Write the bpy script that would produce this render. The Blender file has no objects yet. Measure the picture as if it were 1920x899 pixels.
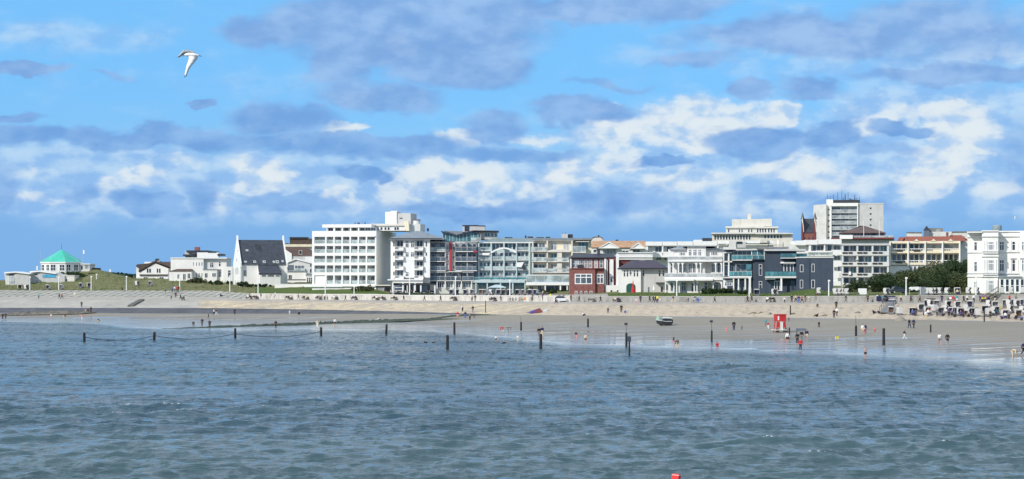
import bpy, bmesh, math, random
import numpy as np
from mathutils import Vector, Matrix
random.seed(7); np.random.seed(7)
SC = bpy.context.scene
COL = SC.collection
R = math.radians
# ---------------------------------------------------------------- camera
H = 9.5; F = 4000.0; HY = 533.0; CX = 960.0      # eye height over the water, focal length and horizon row of the 1920 px photo
cd = bpy.data.cameras.new('camera'); cam = bpy.data.objects.new('camera', cd); COL.objects.link(cam)
cam.location = (0, 0, H); cam.rotation_euler = (R(90), 0, 0)
cd.sensor_width = 36; cd.lens = 36 * F / 1920; cd.shift_y = (HY - 449.5) / 1920
cd.clip_start = 1; cd.clip_end = 60000
SC.camera = cam
# ---------------------------------------------------------------- sun, sky, exposure
TOSUN = Vector((-0.74, -0.80, 0.64)).normalized()
sl = bpy.data.lights.new('sun', 'SUN'); sl.energy = 3.8; sl.angle = R(0.5); sl.color = (1, 0.94, 0.86)
so = bpy.data.objects.new('sun', sl); COL.objects.link(so)
so.rotation_euler = TOSUN.to_track_quat('Z', 'Y').to_euler()
SC.view_settings.view_transform = 'Standard'; SC.view_settings.look = 'None'
SC.view_settings.exposure = 0.0; SC.view_settings.gamma = 1; SC.view_settings.use_curve_mapping = False
W = bpy.data.worlds.new('World'); SC.world = W; W.use_nodes = True
try:
    W.cycles.sampling_method = 'MANUAL'; W.cycles.sample_map_resolution = 512
except Exception: pass

class NT:
    def __init__(s, nt): s.nt = nt; s.nt.nodes.clear()
    def n(s, t, **k):
        nd = s.nt.nodes.new(t)
        ins = k.pop('ins', {})
        for a, b in k.items(): setattr(nd, a, b)
        for a, b in ins.items(): s.put(nd.inputs[a], b)
        return nd
    def put(s, sock, v):
        if isinstance(v, bpy.types.NodeSocket): s.nt.links.new(v, sock)
        else:
            if sock.type == 'RGBA' and len(v) == 3: v = (*v, 1)
            sock.default_value = v
    def m(s, op, a, b=0.0, c=0.0, clamp=False):
        nd = s.n('ShaderNodeMath', operation=op, use_clamp=clamp)
        s.put(nd.inputs[0], a); s.put(nd.inputs[1], b); s.put(nd.inputs[2], c)
        return nd.outputs[0]
    def vm(s, op, a, b=None, out=0):
        nd = s.n('ShaderNodeVectorMath', operation=op); s.put(nd.inputs[0], a)
        if b is not None: s.put(nd.inputs[1], b)
        return nd.outputs[out]
    def mix(s, f, a, b, blend='MIX'):
        nd = s.n('ShaderNodeMix', data_type='RGBA', blend_type=blend)
        s.put(nd.inputs[0], f); s.put(nd.inputs[6], a); s.put(nd.inputs[7], b)
        return nd.outputs[2]
    def step(s, x, lo, hi, a=0.0, b=1.0):
        nd = s.n('ShaderNodeMapRange', interpolation_type='SMOOTHSTEP')
        s.put(nd.inputs[0], x); nd.inputs[1].default_value = lo; nd.inputs[2].default_value = hi
        nd.inputs[3].default_value = a; nd.inputs[4].default_value = b
        return nd.outputs[0]
    def noise(s, vec, scale, detail=4, rough=0.55, dist=0.0, col=False):
        nd = s.n('ShaderNodeTexNoise', ins={'Vector': vec, 'Scale': scale, 'Detail': detail, 'Roughness': rough, 'Distortion': dist})
        return nd.outputs[1 if col else 0]

def build_sky():
    t = NT(W.node_tree)
    sky = t.n('ShaderNodeTexSky', sky_type='NISHITA')
    sky.sun_disc = False; sky.sun_elevation = math.asin(TOSUN.z); sky.sun_rotation = math.atan2(TOSUN.x, TOSUN.y)
    sky.air_density = 1.0; sky.dust_density = 0.3; sky.ozone_density = 3.0; sky.altitude = 0
    g = t.n('ShaderNodeTexCoord').outputs['Generated']
    sp = t.n('ShaderNodeSeparateXYZ', ins={0: g})
    az = t.m('ARCTAN2', sp.outputs[0], sp.outputs[1])
    el = t.m('ARCSINE', sp.outputs[2])
    # azimuth and elevation in units of 0.025 rad (u to the right of straight ahead, v upward from the horizon)
    u = t.m('MULTIPLY', az, 40.0); v = t.m('MULTIPLY', el, 40.0)
    uv = t.n('ShaderNodeCombineXYZ', ins={0: u, 1: v}).outputs[0]
    # turbulent warp of the cloud outlines
    def warped(sx, sy, scale, amp, seed):
        p = t.vm('MULTIPLY', uv, (sx, sy, 1)); p = t.vm('ADD', p, (seed, seed * 1.7, 0))
        c = t.noise(p, scale, 4, 0.6, 0, True)
        c = t.vm('SUBTRACT', c, (0.5, 0.5, 0.5))
        return t.vm('ADD', uv, t.vm('MULTIPLY', c, (amp * 1.3, amp, 0)))
    w1 = warped(0.6, 1.1, 0.9, 1.1, 3.1)
    w2 = warped(0.8, 1.2, 1.4, .8, 9.4)
    def blobs(w, L):
        acc = None
        for (px, py, rx, ry, a) in L:
            d = t.vm('SUBTRACT', w, ((px - 960) / 100, (533 - py) / 100, 0))
            d = t.vm('MULTIPLY', d, (100 / rx, 100 / ry, 0))
            l = t.vm('LENGTH', d, out=1)
            k = t.step(l, 1.25, 0.25, 0.0, a)
            acc = k if acc is None else t.m('MAXIMUM', acc, k)
        return acc
    pn = t.vm('MULTIPLY', uv, (0.75, 1.5, 1))
    n1 = t.noise(t.vm('ADD', pn, (11, 5, 0)), 0.9, 5, 0.5)
    n2 = t.noise(t.vm('ADD', pn, (41, 25, 0)), 1.9, 5, 0.52)
    # cauliflower relief: billowed cells compared with the same cells a little towards the sun
    def puff(dx, dy):
        q = t.vm('ADD', t.vm('MULTIPLY', t.vm('ADD', w2, (dx, dy, 0)), (1.0, 1.35, 1)), (17, 3, 0))
        vo = t.n('ShaderNodeTexVoronoi', feature='F1', normalize=True, ins={'Vector': q, 'Scale': 1.5, 'Detail': 1.5, 'Roughness': .5})
        return vo.outputs['Distance']
    pf = puff(0, 0); pf2 = puff(-.16, .16)
    relief = t.m('MULTIPLY', t.m('SUBTRACT', pf2, pf), 3.2)
    n2s = t.noise(t.vm('ADD', pn, (40.80, 25.35, 0)), 1.9, 5, 0.52)
    relief2 = t.m('MULTIPLY', t.m('SUBTRACT', n2, n2s), 3.0)
    rel = t.m('ADD', relief, relief2)
    n3 = t.noise(t.vm('ADD', t.vm('MULTIPLY', uv, (0.4, 1.6, 1)), (7, 2, 0)), 0.8, 6, 0.55)
    white = blobs(w2, [(560, 345, 90, 40, .3), (950, 375, 110, 30, .6), (1180, 385, 120, 24, .5), (1150, 300, 120, 26, .5), (1560, 340, 130, 50, .5), (330, 300, 110, 22, .45), (1620, 240, 90, 40, .5), (1310, 235, 150, 62, 1), (1160, 255, 130, 36, .85), (1450, 218, 60, 30, .9), (1790, 262, 80, 78, 1),
        (1740, 330, 100, 56, .95), (1480, 328, 110, 38, .8), (1280, 345, 110, 38, .6), (1400, 385, 150, 30, .42), (1860, 365, 70, 30, .5),
        (490, 335, 85, 46, .72), (420, 385, 50, 40, .5), (285, 335, 65, 34, .62), (220, 360, 45, 32, .5), (95, 378, 70, 24, .6), (60, 330, 60, 16, .35), (650, 246, 62, 17, .9),
        (640, 370, 60, 34, .65), (850, 335, 150, 52, .75), (750, 365, 60, 36, .8), (1065, 322, 70, 40, .8), (1010, 355, 70, 34, .6),
        (870, 252, 55, 22, .75), (1000, 258, 80, 18, .55), (1130, 210, 60, 16, .5), (1640, 225, 150, 40, .5), (1760, 215, 60, 30, .8),
        (745, 95, 45, 30, .5), (720, 112, 40, 14, .4), (665, 180, 70, 30, .42), (540, 255, 50, 25, .35), (1850, 110, 110, 36, .35)])
    haze = blobs(w1, [(700, 400, 900, 50, .6), (1500, 400, 700, 60, .6), (240, 352, 460, 92, 1.0), (560, 360, 300, 80, .9), (960, 350, 560, 92, 1.0), (1500, 335, 600, 125, 1.1), (1780, 230, 330, 84, .8), (1300, 250, 300, 60, .6), (1700, 100, 420, 110, .55), (150, 90, 260, 40, .35), (150,395,300,36,.6)])
    dark = blobs(w1, [(760, 60, 330, 95, .95), (880, 125, 150, 50, .9), (520, 60, 120, 42, .85), (640, 120, 90, 60, .8), (720, 180, 150, 42, .75), (1090, 18, 260, 40, .8), (1250, 10, 180, 40, .7),
        (540, 225, 120, 46, .85), (300, 262, 260, 30, .85), (90, 265, 170, 30, .8), (650, 275, 330, 30, .8), (930, 245, 75, 34, .75), (980, 285, 180, 18, .6),
        (60, 152, 95, 15, .9), (372, 204, 36, 12, .9), (210, 160, 70, 9, .4), (25, 228, 100, 15, .8), (1095, 205, 130, 30, 1), (1400, 180, 52, 20, .9), (1525, 180, 90, 24, .8),
        (1690, 248, 72, 14, .95), (1420, 272, 120, 38, 1), (1555, 262, 75, 34, .95), (1235, 322, 66, 13, .9), (1640, 285, 110, 22, .5), (680, 326, 65, 20, .9), (1500, 75, 280, 50, .8), (1780, 145, 230, 28, .85), (1750, 60, 300, 80, .55), (1120, 150, 120, 12, .5), (1300, 118, 110, 18, .55),
        (1480, 365, 90, 22, .6), (1820, 330, 30, 60, .2), (280, 385, 95, 26, .85), (390, 365, 50, 40, .6), (165, 370, 40, 26, .5), (30, 370, 40, 60, .5), (560, 392, 120, 22, .7), (900, 392, 260, 22, .7), (1150, 385, 120, 30, .6), (1590, 385, 130, 30, .55), (1900, 300, 60, 90, .45)])
    off = t.m('MULTIPLY', t.m('SUBTRACT', n1, 0.5), 1.5)
    off2 = t.m('ADD', t.m('MULTIPLY', t.m('SUBTRACT', n2, 0.5), .62), t.m('MULTIPLY', t.m('SUBTRACT', .42, pf), .50))
    # elsewhere in the sky the same broken cloud goes on (seen in reflections and from other positions)
    far = t.m('MAXIMUM', t.step(t.m('ABSOLUTE', u), 10.5, 14), t.step(v, 5.6, 7.5))
    gen = t.m('MULTIPLY', far, t.step(n3, 0.45, 0.62))
    wa = t.m('ADD', white, off2); wm = t.m('ADD', t.m('MULTIPLY', t.step(wa, .32, .62), .5), t.m('MULTIPLY', t.step(wa, .05, .95), .5))
    hm = t.step(t.m('ADD', haze, off), -0.05, 0.75)
    hm = t.m('MAXIMUM', hm, gen)
    dm = t.step(t.m('ADD', dark, t.m('ADD', t.m('MULTIPLY', off, .45), t.m('MULTIPLY', off2, .30))), 0.12, 0.66)
    dm = t.m('MAXIMUM', dm, t.m('MULTIPLY', gen, t.step(n1, .42, .6, 0, .8)))
    K = 10.0
    def c(r, gg, b): return (r * K, gg * K, b * K, 1)
    elv = t.step(v, 0.0, 6.0)
    clear = t.mix(1.0, sky.outputs[0], SKYTINT, 'MULTIPLY')
    clear = t.mix(t.step(v, 3.6, 1.2, 0.0, 1.0), clear, c(0.215, 0.45, 0.80))
    clear = t.mix(t.step(v, .6, 4.0, .0, .85), clear, c(0.19, 0.55, 1.0))
    pale = t.mix(t.step(t.m('ADD', t.m('MULTIPLY', rel, .22), t.m('ADD', t.m('MULTIPLY', n1, .5), t.m('MULTIPLY', n2, .5))), .30, .72), c(0.29, 0.51, 0.86), c(0.52, 0.71, 0.92))
    s = t.mix(t.m('MULTIPLY', hm, t.step(v, .75, 1.5, .0, .8)), clear, pale)
    wcol = t.mix(t.step(t.m('ADD', rel, t.m('MULTIPLY', t.m('SUBTRACT', v, 2.0), .05)), -.85, .32), c(0.44, 0.63, 0.88), c(0.78, 0.85, 0.89))
    s = t.mix(t.m('MULTIPLY', wm, t.step(v, .8, 2.0, .0, .9)), s, wcol)
    s = t.mix(t.m('MULTIPLY', t.step(v, 5.6, 9), t.step(n1, .2, .55, .5, .95)), s, c(.66, .78, .92))  # pale veil above the view, added to brighten the sea's reflections
    dk = t.step(t.m('ADD', t.m('ADD', t.m('MULTIPLY', n1, .75), t.m('MULTIPLY', n2, .25)), t.m('MULTIPLY', rel, .10)), .32, .72); dcol = t.mix(dk, c(0.165, 0.36, 0.73), c(0.27, 0.49, 0.84))
    dcol = t.mix(t.step(v, 2.2, 4.6, 0, .6), dcol, t.mix(dk, c(.235, .41, .75), c(.385, .57, .87)))
    s = t.mix(t.m('MULTIPLY', dm, t.step(v, .6, 1.3, .2, .92)), s, dcol)
    bg = t.n('ShaderNodeBackground', ins={0: s, 1: 0.1})
    out = t.n('ShaderNodeOutputWorld', ins={0: bg.outputs[0]})
SKYTINT = (0.75, 1.0, 1.3, 1)
build_sky()

# ---------------------------------------------------------------- materials
MATS = {}
def mat(name, col, rough=0.8, var=0.12, vs=0.6, metal=0.0, bump=0.0, bs=4.0, spec=0.5, emit=None):
    if name in MATS: return MATS[name]
    m = bpy.data.materials.new(name); m.use_nodes = True; t = NT(m.node_tree)
    co = t.n('ShaderNodeTexCoord').outputs['Object']
    n = t.noise(co, vs, 5, 0.6); n_b = t.noise(t.vm('MULTIPLY', co, (1, 1, .25)), vs * 4, 3, 0.6)
    f = t.m('ADD', t.m('MULTIPLY', n, .6), t.m('MULTIPLY', n_b, .4))
    lo = tuple(x * (1 - var * 1.6) for x in col); hi = tuple(min(1, x * (1 + var * .8)) for x in col)
    c = t.mix(t.step(f, .32, .62), lo, hi)
    p = t.n('ShaderNodeBsdfPrincipled', ins={'Base Color': c, 'Roughness': rough, 'Metallic': metal, 'Specular IOR Level': spec})
    if bump:
        b = t.n('ShaderNodeBump', ins={'Strength': bump, 'Distance': 0.1, 'Height': t.noise(co, bs, 5, .6)})
        t.put(p.inputs['Normal'], b.outputs[0])
    t.n('ShaderNodeOutputMaterial', ins={0: p.outputs[0]})
    MATS[name] = m; return m
# ---------------------------------------------------------------- terrain lines (photo column, row, distance in metres)
def line(pts):
    X = [p[0] for p in pts]; Y = [p[1] for p in pts]; D = [p[2] for p in pts]
    zz = [H - (y - HY) * d / F for y, d in zip(Y, D)]
    def f(px):
        d = float(np.interp(px, X, D)); z = float(np.interp(px, X, zz))
        return d, z
    return f
def sh(px):
    y = float(np.interp(px, [-800, 0, 160, 270, 400, 600, 760, 850, 920, 1000, 1100, 1300, 1500, 1700, 1920, 2700],
                            [597, 601, 605, 614, 617, 617, 618, 622, 629, 638, 645, 651, 657, 665, 681, 725]))
    y += 0.8 * math.sin(px * .031) + .6 * math.sin(px * .083 + 1)
    return F * H / (y - HY), 0.0
LS = sh
LM = line([(-800, 594, 590), (0, 597, 578), (160, 598, 572), (400, 600, 549), (600, 602, 530), (760, 605, 505), (1000, 607, 465), (1150, 610, 436), (1400, 612, 412), (1700, 625, 356), (1920, 640, 310), (2700, 665, 270)])
LT = line([(-800, 586, 605), (0, 587, 595), (400, 588.5, 580), (600, 589, 560), (760, 589, 535), (1000, 591, 495), (1150, 592.5, 468), (1400, 595, 440), (1700, 599.5, 400), (1920, 604, 385), (2700, 612, 365)])
LC = line([(-800, 576.5, 612), (0, 577.5, 603), (400, 578, 588), (600, 581, 566), (760, 584.5, 540), (930, 590, 509), (931, 589.6, 509), (1000, 590.6, 496), (1150, 592, 469), (1400, 594.5, 441), (1700, 599, 401), (1920, 603.5, 386), (2700, 611.5, 366)])
LD = line([(-800, 561, 627), (0, 562, 618), (400, 564, 603), (600, 566.5, 580), (760, 569, 553), (1000, 570, 520), (1150, 571.5, 495), (1400, 571, 465), (1700, 570.5, 440), (1920, 570.5, 432), (2700, 571, 420)])
LE = line([(-800, 556, 640), (0, 557, 630), (400, 557, 618), (470, 561.5, 608), (600, 562.5, 594), (760, 563.5, 568), (1000, 566, 535), (1150, 567, 510), (1400, 567, 480), (1700, 567, 455), (1920, 567, 447), (2700, 567, 436)])
LF = line([(-800, 543, 656), (0, 544.5, 645), (400, 545.5, 632), (462, 550, 620), (470, 551, 608.3), (600, 552, 594.3), (700, 552, 578), (760, 554, 568.3), (1000, 555, 535.3), (1150, 556, 510.3), (1400, 556.5, 480.3), (1700, 555, 455.3), (1920, 553, 447.3), (2700, 553, 436.3)])
LG = line([(-800, 537, 680), (0, 537.5, 668), (140, 536, 668), (190, 532, 668), (300, 534, 660), (400, 537, 655), (470, 540, 640), (590, 539, 622), (700, 541, 612), (730, 552.5, 594), (1000, 552.5, 585), (1120, 552, 545), (1180, 549, 530), (1250, 550, 525), (1400, 551, 500), (1470, 550.5, 498), (1500, 545, 494), (1525, 542.5, 490), (1555, 548, 487), (1600, 551, 480), (1700, 551, 475), (1920, 551, 464), (2700, 551, 455)])
LH = line([(-800, 525, 710), (0, 526.5, 695), (50, 517, 695), (80, 511.5, 698), (165, 503.5, 705), (185, 506, 700), (200, 510, 700), (225, 516.5, 695), (255, 521, 690), (310, 523, 685), (420, 527, 685), (590, 529, 680), (760, 535, 650), (1000, 535, 650), (1400, 541, 600), (1700, 541, 560), (1920, 541, 560), (2700, 541, 560)])
def world(px, d, z): return ((px - CX) * d / F, d, z)
RAW = [LS, LM, LT, LC, LD, LE, LF, LG, LH]
def hit(px, py):
    """ground point seen at photo position (px, py)"""
    k = (py - HY) / F; dS = LS(px)[0]
    if k * dS > H: return ((px - CX) * (H / k) / F, H / k, 0.0)
    P = [f(px) for f in RAW]
    for (d0, z0), (d1, z1) in zip(P, P[1:]):
        if d1 - d0 < 1e-6: continue
        m = (z1 - z0) / (d1 - d0); den = k + m
        if abs(den) < 1e-9: continue
        d = (H - z0 + m * d0) / den
        if d0 - .01 <= d <= d1 + .01: return ((px - CX) * d / F, d, z0 + m * (d - d0))
    d = 600; return ((px - CX) * d / F, d, H - (py - HY) * d / F)
def zat(px, d):
    P = [(LS(px)[0] - 40, -1.)] + [f(px) for f in RAW] + [(20000, 7.5)]
    return float(np.interp(d, [p[0] for p in P], [p[1] for p in P]))
def mesh_obj(name, V, Fc, m, parent=None, smooth=False, uv=None):
    me = bpy.data.meshes.new(name); me.from_pydata(V, [], Fc); me.update()
    if m: me.materials.append(m)
    if smooth:
        for p in me.polygons: p.use_smooth = True
    if uv is not None:
        l = me.uv_layers.new(name='UVMap')
        for lp in me.loops: l.data[lp.index].uv = uv[lp.vertex_index]
    o = bpy.data.objects.new(name, me); COL.objects.link(o)
    if parent: o.parent = parent
    return o
def strip(name, fa, fb, px0, px1, rows, m, kind='structure', step=8, amp=0.0, dz=0.0):
    n = int((px1 - px0) / step) + 1
    V = []; UV = []; Fc = []
    for i in range(n):
        px = px0 + (px1 - px0) * i / (n - 1)
        (da, za), (db, zb) = fa(px), fb(px)
        for j in range(rows + 1):
            t = j / rows; d = da + (db - da) * t; z = za + (zb - za) * t + dz
            if amp and 0 < j < rows: z += amp * (math.sin(px * .21 + j * 1.7) * math.sin(px * .083 - j * 2.3) + random.uniform(-.5, .5))
            V.append(world(px, d, z)); UV.append((V[-1][0], d))
    for i in range(n - 1):
        for j in range(rows):
            a = i * (rows + 1) + j; b = a + rows + 1
            Fc.append((a, b, b + 1, a + 1))
    o = mesh_obj(name, V, Fc, m, smooth=True, uv=UV)
    if kind: o['kind'] = kind
    return o
# sand: wet and mirror-like low down, drier and paler up the beach
def sand_mat(name, dry, wet, wetz, foot=0.0, patches=None):
    m = bpy.data.materials.new(name); m.use_nodes = True; t = NT(m.node_tree)
    g = t.n('ShaderNodeNewGeometry'); pos = g.outputs['Position']
    z = t.n('ShaderNodeSeparateXYZ', ins={0: pos}).outputs[2]
    n = t.noise(t.vm('MULTIPLY', pos, (.05, .05, 0)), 1.0, 6, .6)
    st = t.noise(t.vm('MULTIPLY', pos, (.016, .12, 0)), 1.0, 6, .6)
    fine = t.noise(pos, 1.3, 5, .7)
    c = t.mix(t.step(n, .35, .65), tuple(x * .86 for x in dry), dry)
    if patches: c = t.mix(t.step(t.noise(t.vm('MULTIPLY', pos, (.12, .3, .5)), 1., 5, .65), .42, .6), c, patches)
    c = t.mix(t.step(fine, .3, .62, .0, .75), c, tuple(x * .82 for x in dry))
    wz = t.m('ADD', z, t.m('MULTIPLY', t.m('SUBTRACT', st, .5), 1.7))
    wetf = t.step(wz, wetz, wetz * .25 - .05)
    c = t.mix(t.m('MULTIPLY', t.step(wz, wetz * 2.2, wetz * .6), .9), c, wet) if wetz > 0 else c
    pool = t.m('MULTIPLY', t.step(st, .62, .52), t.step(z, wetz * 3.0, wetz * 1.0))
    pool = t.m('MAXIMUM', t.m('MULTIPLY', pool, t.step(t.noise(t.vm('MULTIPLY', pos, (.03, .35, 0)), 1., 4, .6), .5, .56)), t.m('MULTIPLY', wetf, .85))
    pool = t.m('MAXIMUM', pool, t.step(t.m('ADD', z, t.m('MULTIPLY', t.m('SUBTRACT', st, .5), .9)), .50, .12, 0, .72))
    if wetz < 0: pool = t.m('MULTIPLY', pool, 0.0)
    r = t.m('SUBTRACT', .85, t.m('MULTIPLY', pool, .77))
    c = t.mix(t.m('MULTIPLY', pool, .5), c, (.26, .32, .37))  # pale blue sky sheen of the wet film, mixed into the colour
    p = t.n('ShaderNodeBsdfPrincipled', ins={'Base Color': c, 'Roughness': r, 'Specular IOR Level': t.m('ADD', .12, t.m('MULTIPLY', pool, .5)), 'IOR': 1.4})
    bs = t.m('MULTIPLY', t.m('SUBTRACT', 1.0, pool), 0.5)
    hgt = t.noise(pos, 1.6, 4, .6)
    if foot:
        vo = t.n('ShaderNodeTexVoronoi', ins={'Vector': t.vm('MULTIPLY', t.vm('ADD', pos, t.vm('MULTIPLY', t.noise(pos, .8, 3, .5, 0, True), (2, 2, 2))), (.42, .42, .42)), 'Scale': 1.0})
        hgt = t.m('ADD', t.m('MULTIPLY', t.step(vo.outputs[0], .1, .5), 2.4), hgt)
        bs = foot
    b = t.n('ShaderNodeBump', ins={'Strength': bs, 'Distance': 0.16, 'Height': hgt})
    t.put(p.inputs['Normal'], b.outputs[0])
    t.n('ShaderNodeOutputMaterial', ins={0: p.outputs[0]})
    return m
beach_m = sand_mat('sand_wet', (.315, .285, .24), (.22, .205, .185), .55)
slope_m = sand_mat('sand_pale', (.56, .47, .36), (.5, .45, .37), -5, .8)
slopeY_m = sand_mat('sand_yellow', (.50, .43, .34), (.5, .45, .37), -5, .6, patches=(.74, .60, .38))
def LU(px): d, z = LS(px); return d - 45, -1.1
n_ = 8
def lerp(fa, fb, t): return lambda px: tuple(a + (b - a) * t for a, b in zip(fa(px), fb(px)))
def beach():
    # one continuous sheet from under the water up to the toe of the slope
    V = []; UV = []; Fc = []; prof = []
    pxs = np.arange(-800, 2701, 6.0)
    for px in pxs:
        P = [LU(px), LS(px), LM(px), LT(px)]
        ds = [p[0] for p in P]; zs = [p[1] for p in P]
        row = []
        for k in range(3):
            m_ = (3, 14, 14)[k]
            for j in range(m_ + (k == 2)):
                t = j / m_; d = ds[k] + (ds[k + 1] - ds[k]) * t; z = zs[k] + (zs[k + 1] - zs[k]) * t
                if k > 0 : z += .05 * math.sin(d * .16 + px * .004) * math.sin(px * .013 + d * .03) * (1 if 0 < j else .0)
                V.append(world(px, d, z))
        prof.append(len(V))
    r = prof[0]
    for i in range(len(pxs) - 1):
        for j in range(r - 1):
            a = i * r + j; Fc.append((a, a + r, a + r + 1, a + 1))
    o = mesh_obj('beach', V, Fc, beach_m, smooth=True); o['kind'] = 'structure'
beach()
tar = mat('tar_asphalt', (.085, .088, .10), .75, .25, .25, bump=.3, bs=.8)
conc = mat('pale_concrete', (.40, .375, .33), .85, .12, .12, bump=.3, bs=.9)
prom_m = mat('promenade_paving', (.40, .36, .31), .85, .10, .3, bump=.1)
strip('asphalt_apron', LT, LC, -800, 940, 3, tar)
strip('concrete_slope', LC, LD, -800, 372, 4, conc)
LC2 = lambda px: LC(px) if px < 925 else LT(px)
strip('sand_slope', LC2, LD, 370, 1010, 6, slopeY_m, amp=.10, step=5)
strip('sand_bank', LT, LD, 1008, 2700, 10, slope_m, amp=.13, step=4)
strip('promenade', LD, LE, -800, 2700, 2, prom_m)
def block_mat():
    m = bpy.data.materials.new('stone_blocks'); m.use_nodes = True; t = NT(m.node_tree)
    uv = t.n('ShaderNodeTexCoord').outputs['UV']
    s = t.n('ShaderNodeSeparateXYZ', ins={0: uv})
    v = t.n('ShaderNodeCombineXYZ', ins={0: t.m('ADD', s.outputs[0], t.m('MULTIPLY', s.outputs[1], -.55)), 1: s.outputs[1]}).outputs[0]
    br = t.n('ShaderNodeTexBrick', ins={'Vector': v, 'Color1': (.50, .48, .42), 'Color2': (.40, .385, .34), 'Mortar': (.10, .095, .08), 'Scale': 1.0, 'Mortar Size': .30, 'Mortar Smooth': .3, 'Brick Width': 2.5, 'Row Height': 3.8})
    br.offset = .5
    n = t.noise(t.n('ShaderNodeTexCoord').outputs['Object'], .3, 6, .65)
    c = t.mix(t.step(n, .35, .7, 0, .6), br.outputs[0], (.30, .30, .25))
    b = t.n('ShaderNodeBump', ins={'Strength': .8, 'Distance': .3, 'Height': t.m('SUBTRACT', 1.0, br.outputs[1])})
    p = t.n('ShaderNodeBsdfPrincipled', ins={'Base Color': c, 'Roughness': .9, 'Normal': b.outputs[0]})
    t.n('ShaderNodeOutputMaterial', ins={0: p.outputs[0]})
    return m
strip('block_revetment', LE, LF, -800, 474, 4, block_mat())
def grass_mat(name, a, b_, c_, s=.25):
    m = bpy.data.materials.new(name); m.use_nodes = True; t = NT(m.node_tree)
    pos = t.n('ShaderNodeNewGeometry').outputs['Position']
    n1 = t.noise(t.vm('MULTIPLY', pos, (s * .4, s, s)), 1., 6, .65); n2 = t.noise(pos, 1.5, 5, .7)
    c = t.mix(t.step(n1, .38, .6), a, b_); c = t.mix(t.step(n2, .45, .7, 0, .8), c, c_)
    bp = t.n('ShaderNodeBump', ins={'Strength': .9, 'Distance': .4, 'Height': n2})
    p = t.n('ShaderNodeBsdfPrincipled', ins={'Base Color': c, 'Roughness': .95, 'Specular IOR Level': .1, 'Normal': bp.outputs[0]})
    t.n('ShaderNodeOutputMaterial', ins={0: p.outputs[0]})
    MATS[name] = m; return m
dune_g = grass_mat('dune_grass_ground', (.11, .14, .045), (.19, .19, .09), (.36, .32, .21), .12)
lawn_g = grass_mat('lawn_ground', (.075, .13, .03), (.11, .15, .045), (.13, .15, .06), .15)
strip('dune_ground', LF, LG, -800, 480, 5, dune_g, amp=.12)
strip('lawn', LF, LG, 478, 745, 5, lawn_g, amp=.05)
strip('terrace_paving', LF, LG, 744, 1140, 3, mat('terrace_paving', (.36, .33, .29), .85, .1, .3))
strip('grass_terrace', LF, LG, 1138, 2700, 4, lawn_g, amp=.03)
strip('dunes', LG, LH, -800, 700, 8, dune_g, amp=.25)
strip('back_ground', LG, LH, 698, 2700, 2, dune_g)
def LI(px): return 22000., 6.5
strip('far_ground', LH, LI, -6000, 8000, 6, dune_g, step=200)
# retaining wall (a wall is a thing): a slab with a coping, in three stretches
def wall_stretch(name, label, px0, px1, m, cm):
    n = max(2, int((px1 - px0) / 8)); V = []; Fc = []; V2 = []
    e = bpy.data.objects.new(name, None); COL.objects.link(e)
    (d0, z0) = LE((px0 + px1) / 2); e.location = world((px0 + px1) / 2, d0, z0); o3 = Vector(e.location)
    for i in range(n + 1):
        px = px0 + (px1 - px0) * i / n; de, ze = LE(px); df, zf = LF(px)
        for (d, z) in ((de - .02, ze - .3), (de - .02, zf - .12), (de + .28, zf - .12), (de + .28, ze - .3)): V.append(Vector(world(px, d, z)) - o3)
        for (d, z) in ((de - .10, zf - .118), (de - .10, zf + .06), (de + .42, zf + .06), (de + .42, zf - .118)): V2.append(Vector(world(px, d, z)) - o3)
    for i in range(n):
        a = i * 4; b = a + 4
        for j in range(4): k = (j + 1) % 4; Fc.append((a + j, b + j, b + k, a + k))
    Fc += [(0, 1, 2, 3), (n * 4 + 3, n * 4 + 2, n * 4 + 1, n * 4)]
    mesh_obj('wall_body', V, Fc, m, e); mesh_obj('coping', V2, Fc, cm, e)
    e['label'] = label; e['category'] = 'wall'
wm1 = mat('wall_render_white', (.50, .48, .44), .85, .2, .35); wm2 = mat('wall_concrete_grey', (.30, .29, .27), .85, .18, .4)
wall_stretch('retaining_wall', 'low white stained wall behind the promenade below the hotels and cafes', 470, 1070, wm1, mat('coping_white', (.7, .69, .66), .8))
wall_stretch('retaining_wall', 'low grey concrete wall behind the promenade on the right side of the photo', 1072, 2700, wm2, mat('coping_grey', (.40, .39, .36), .8))
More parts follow.
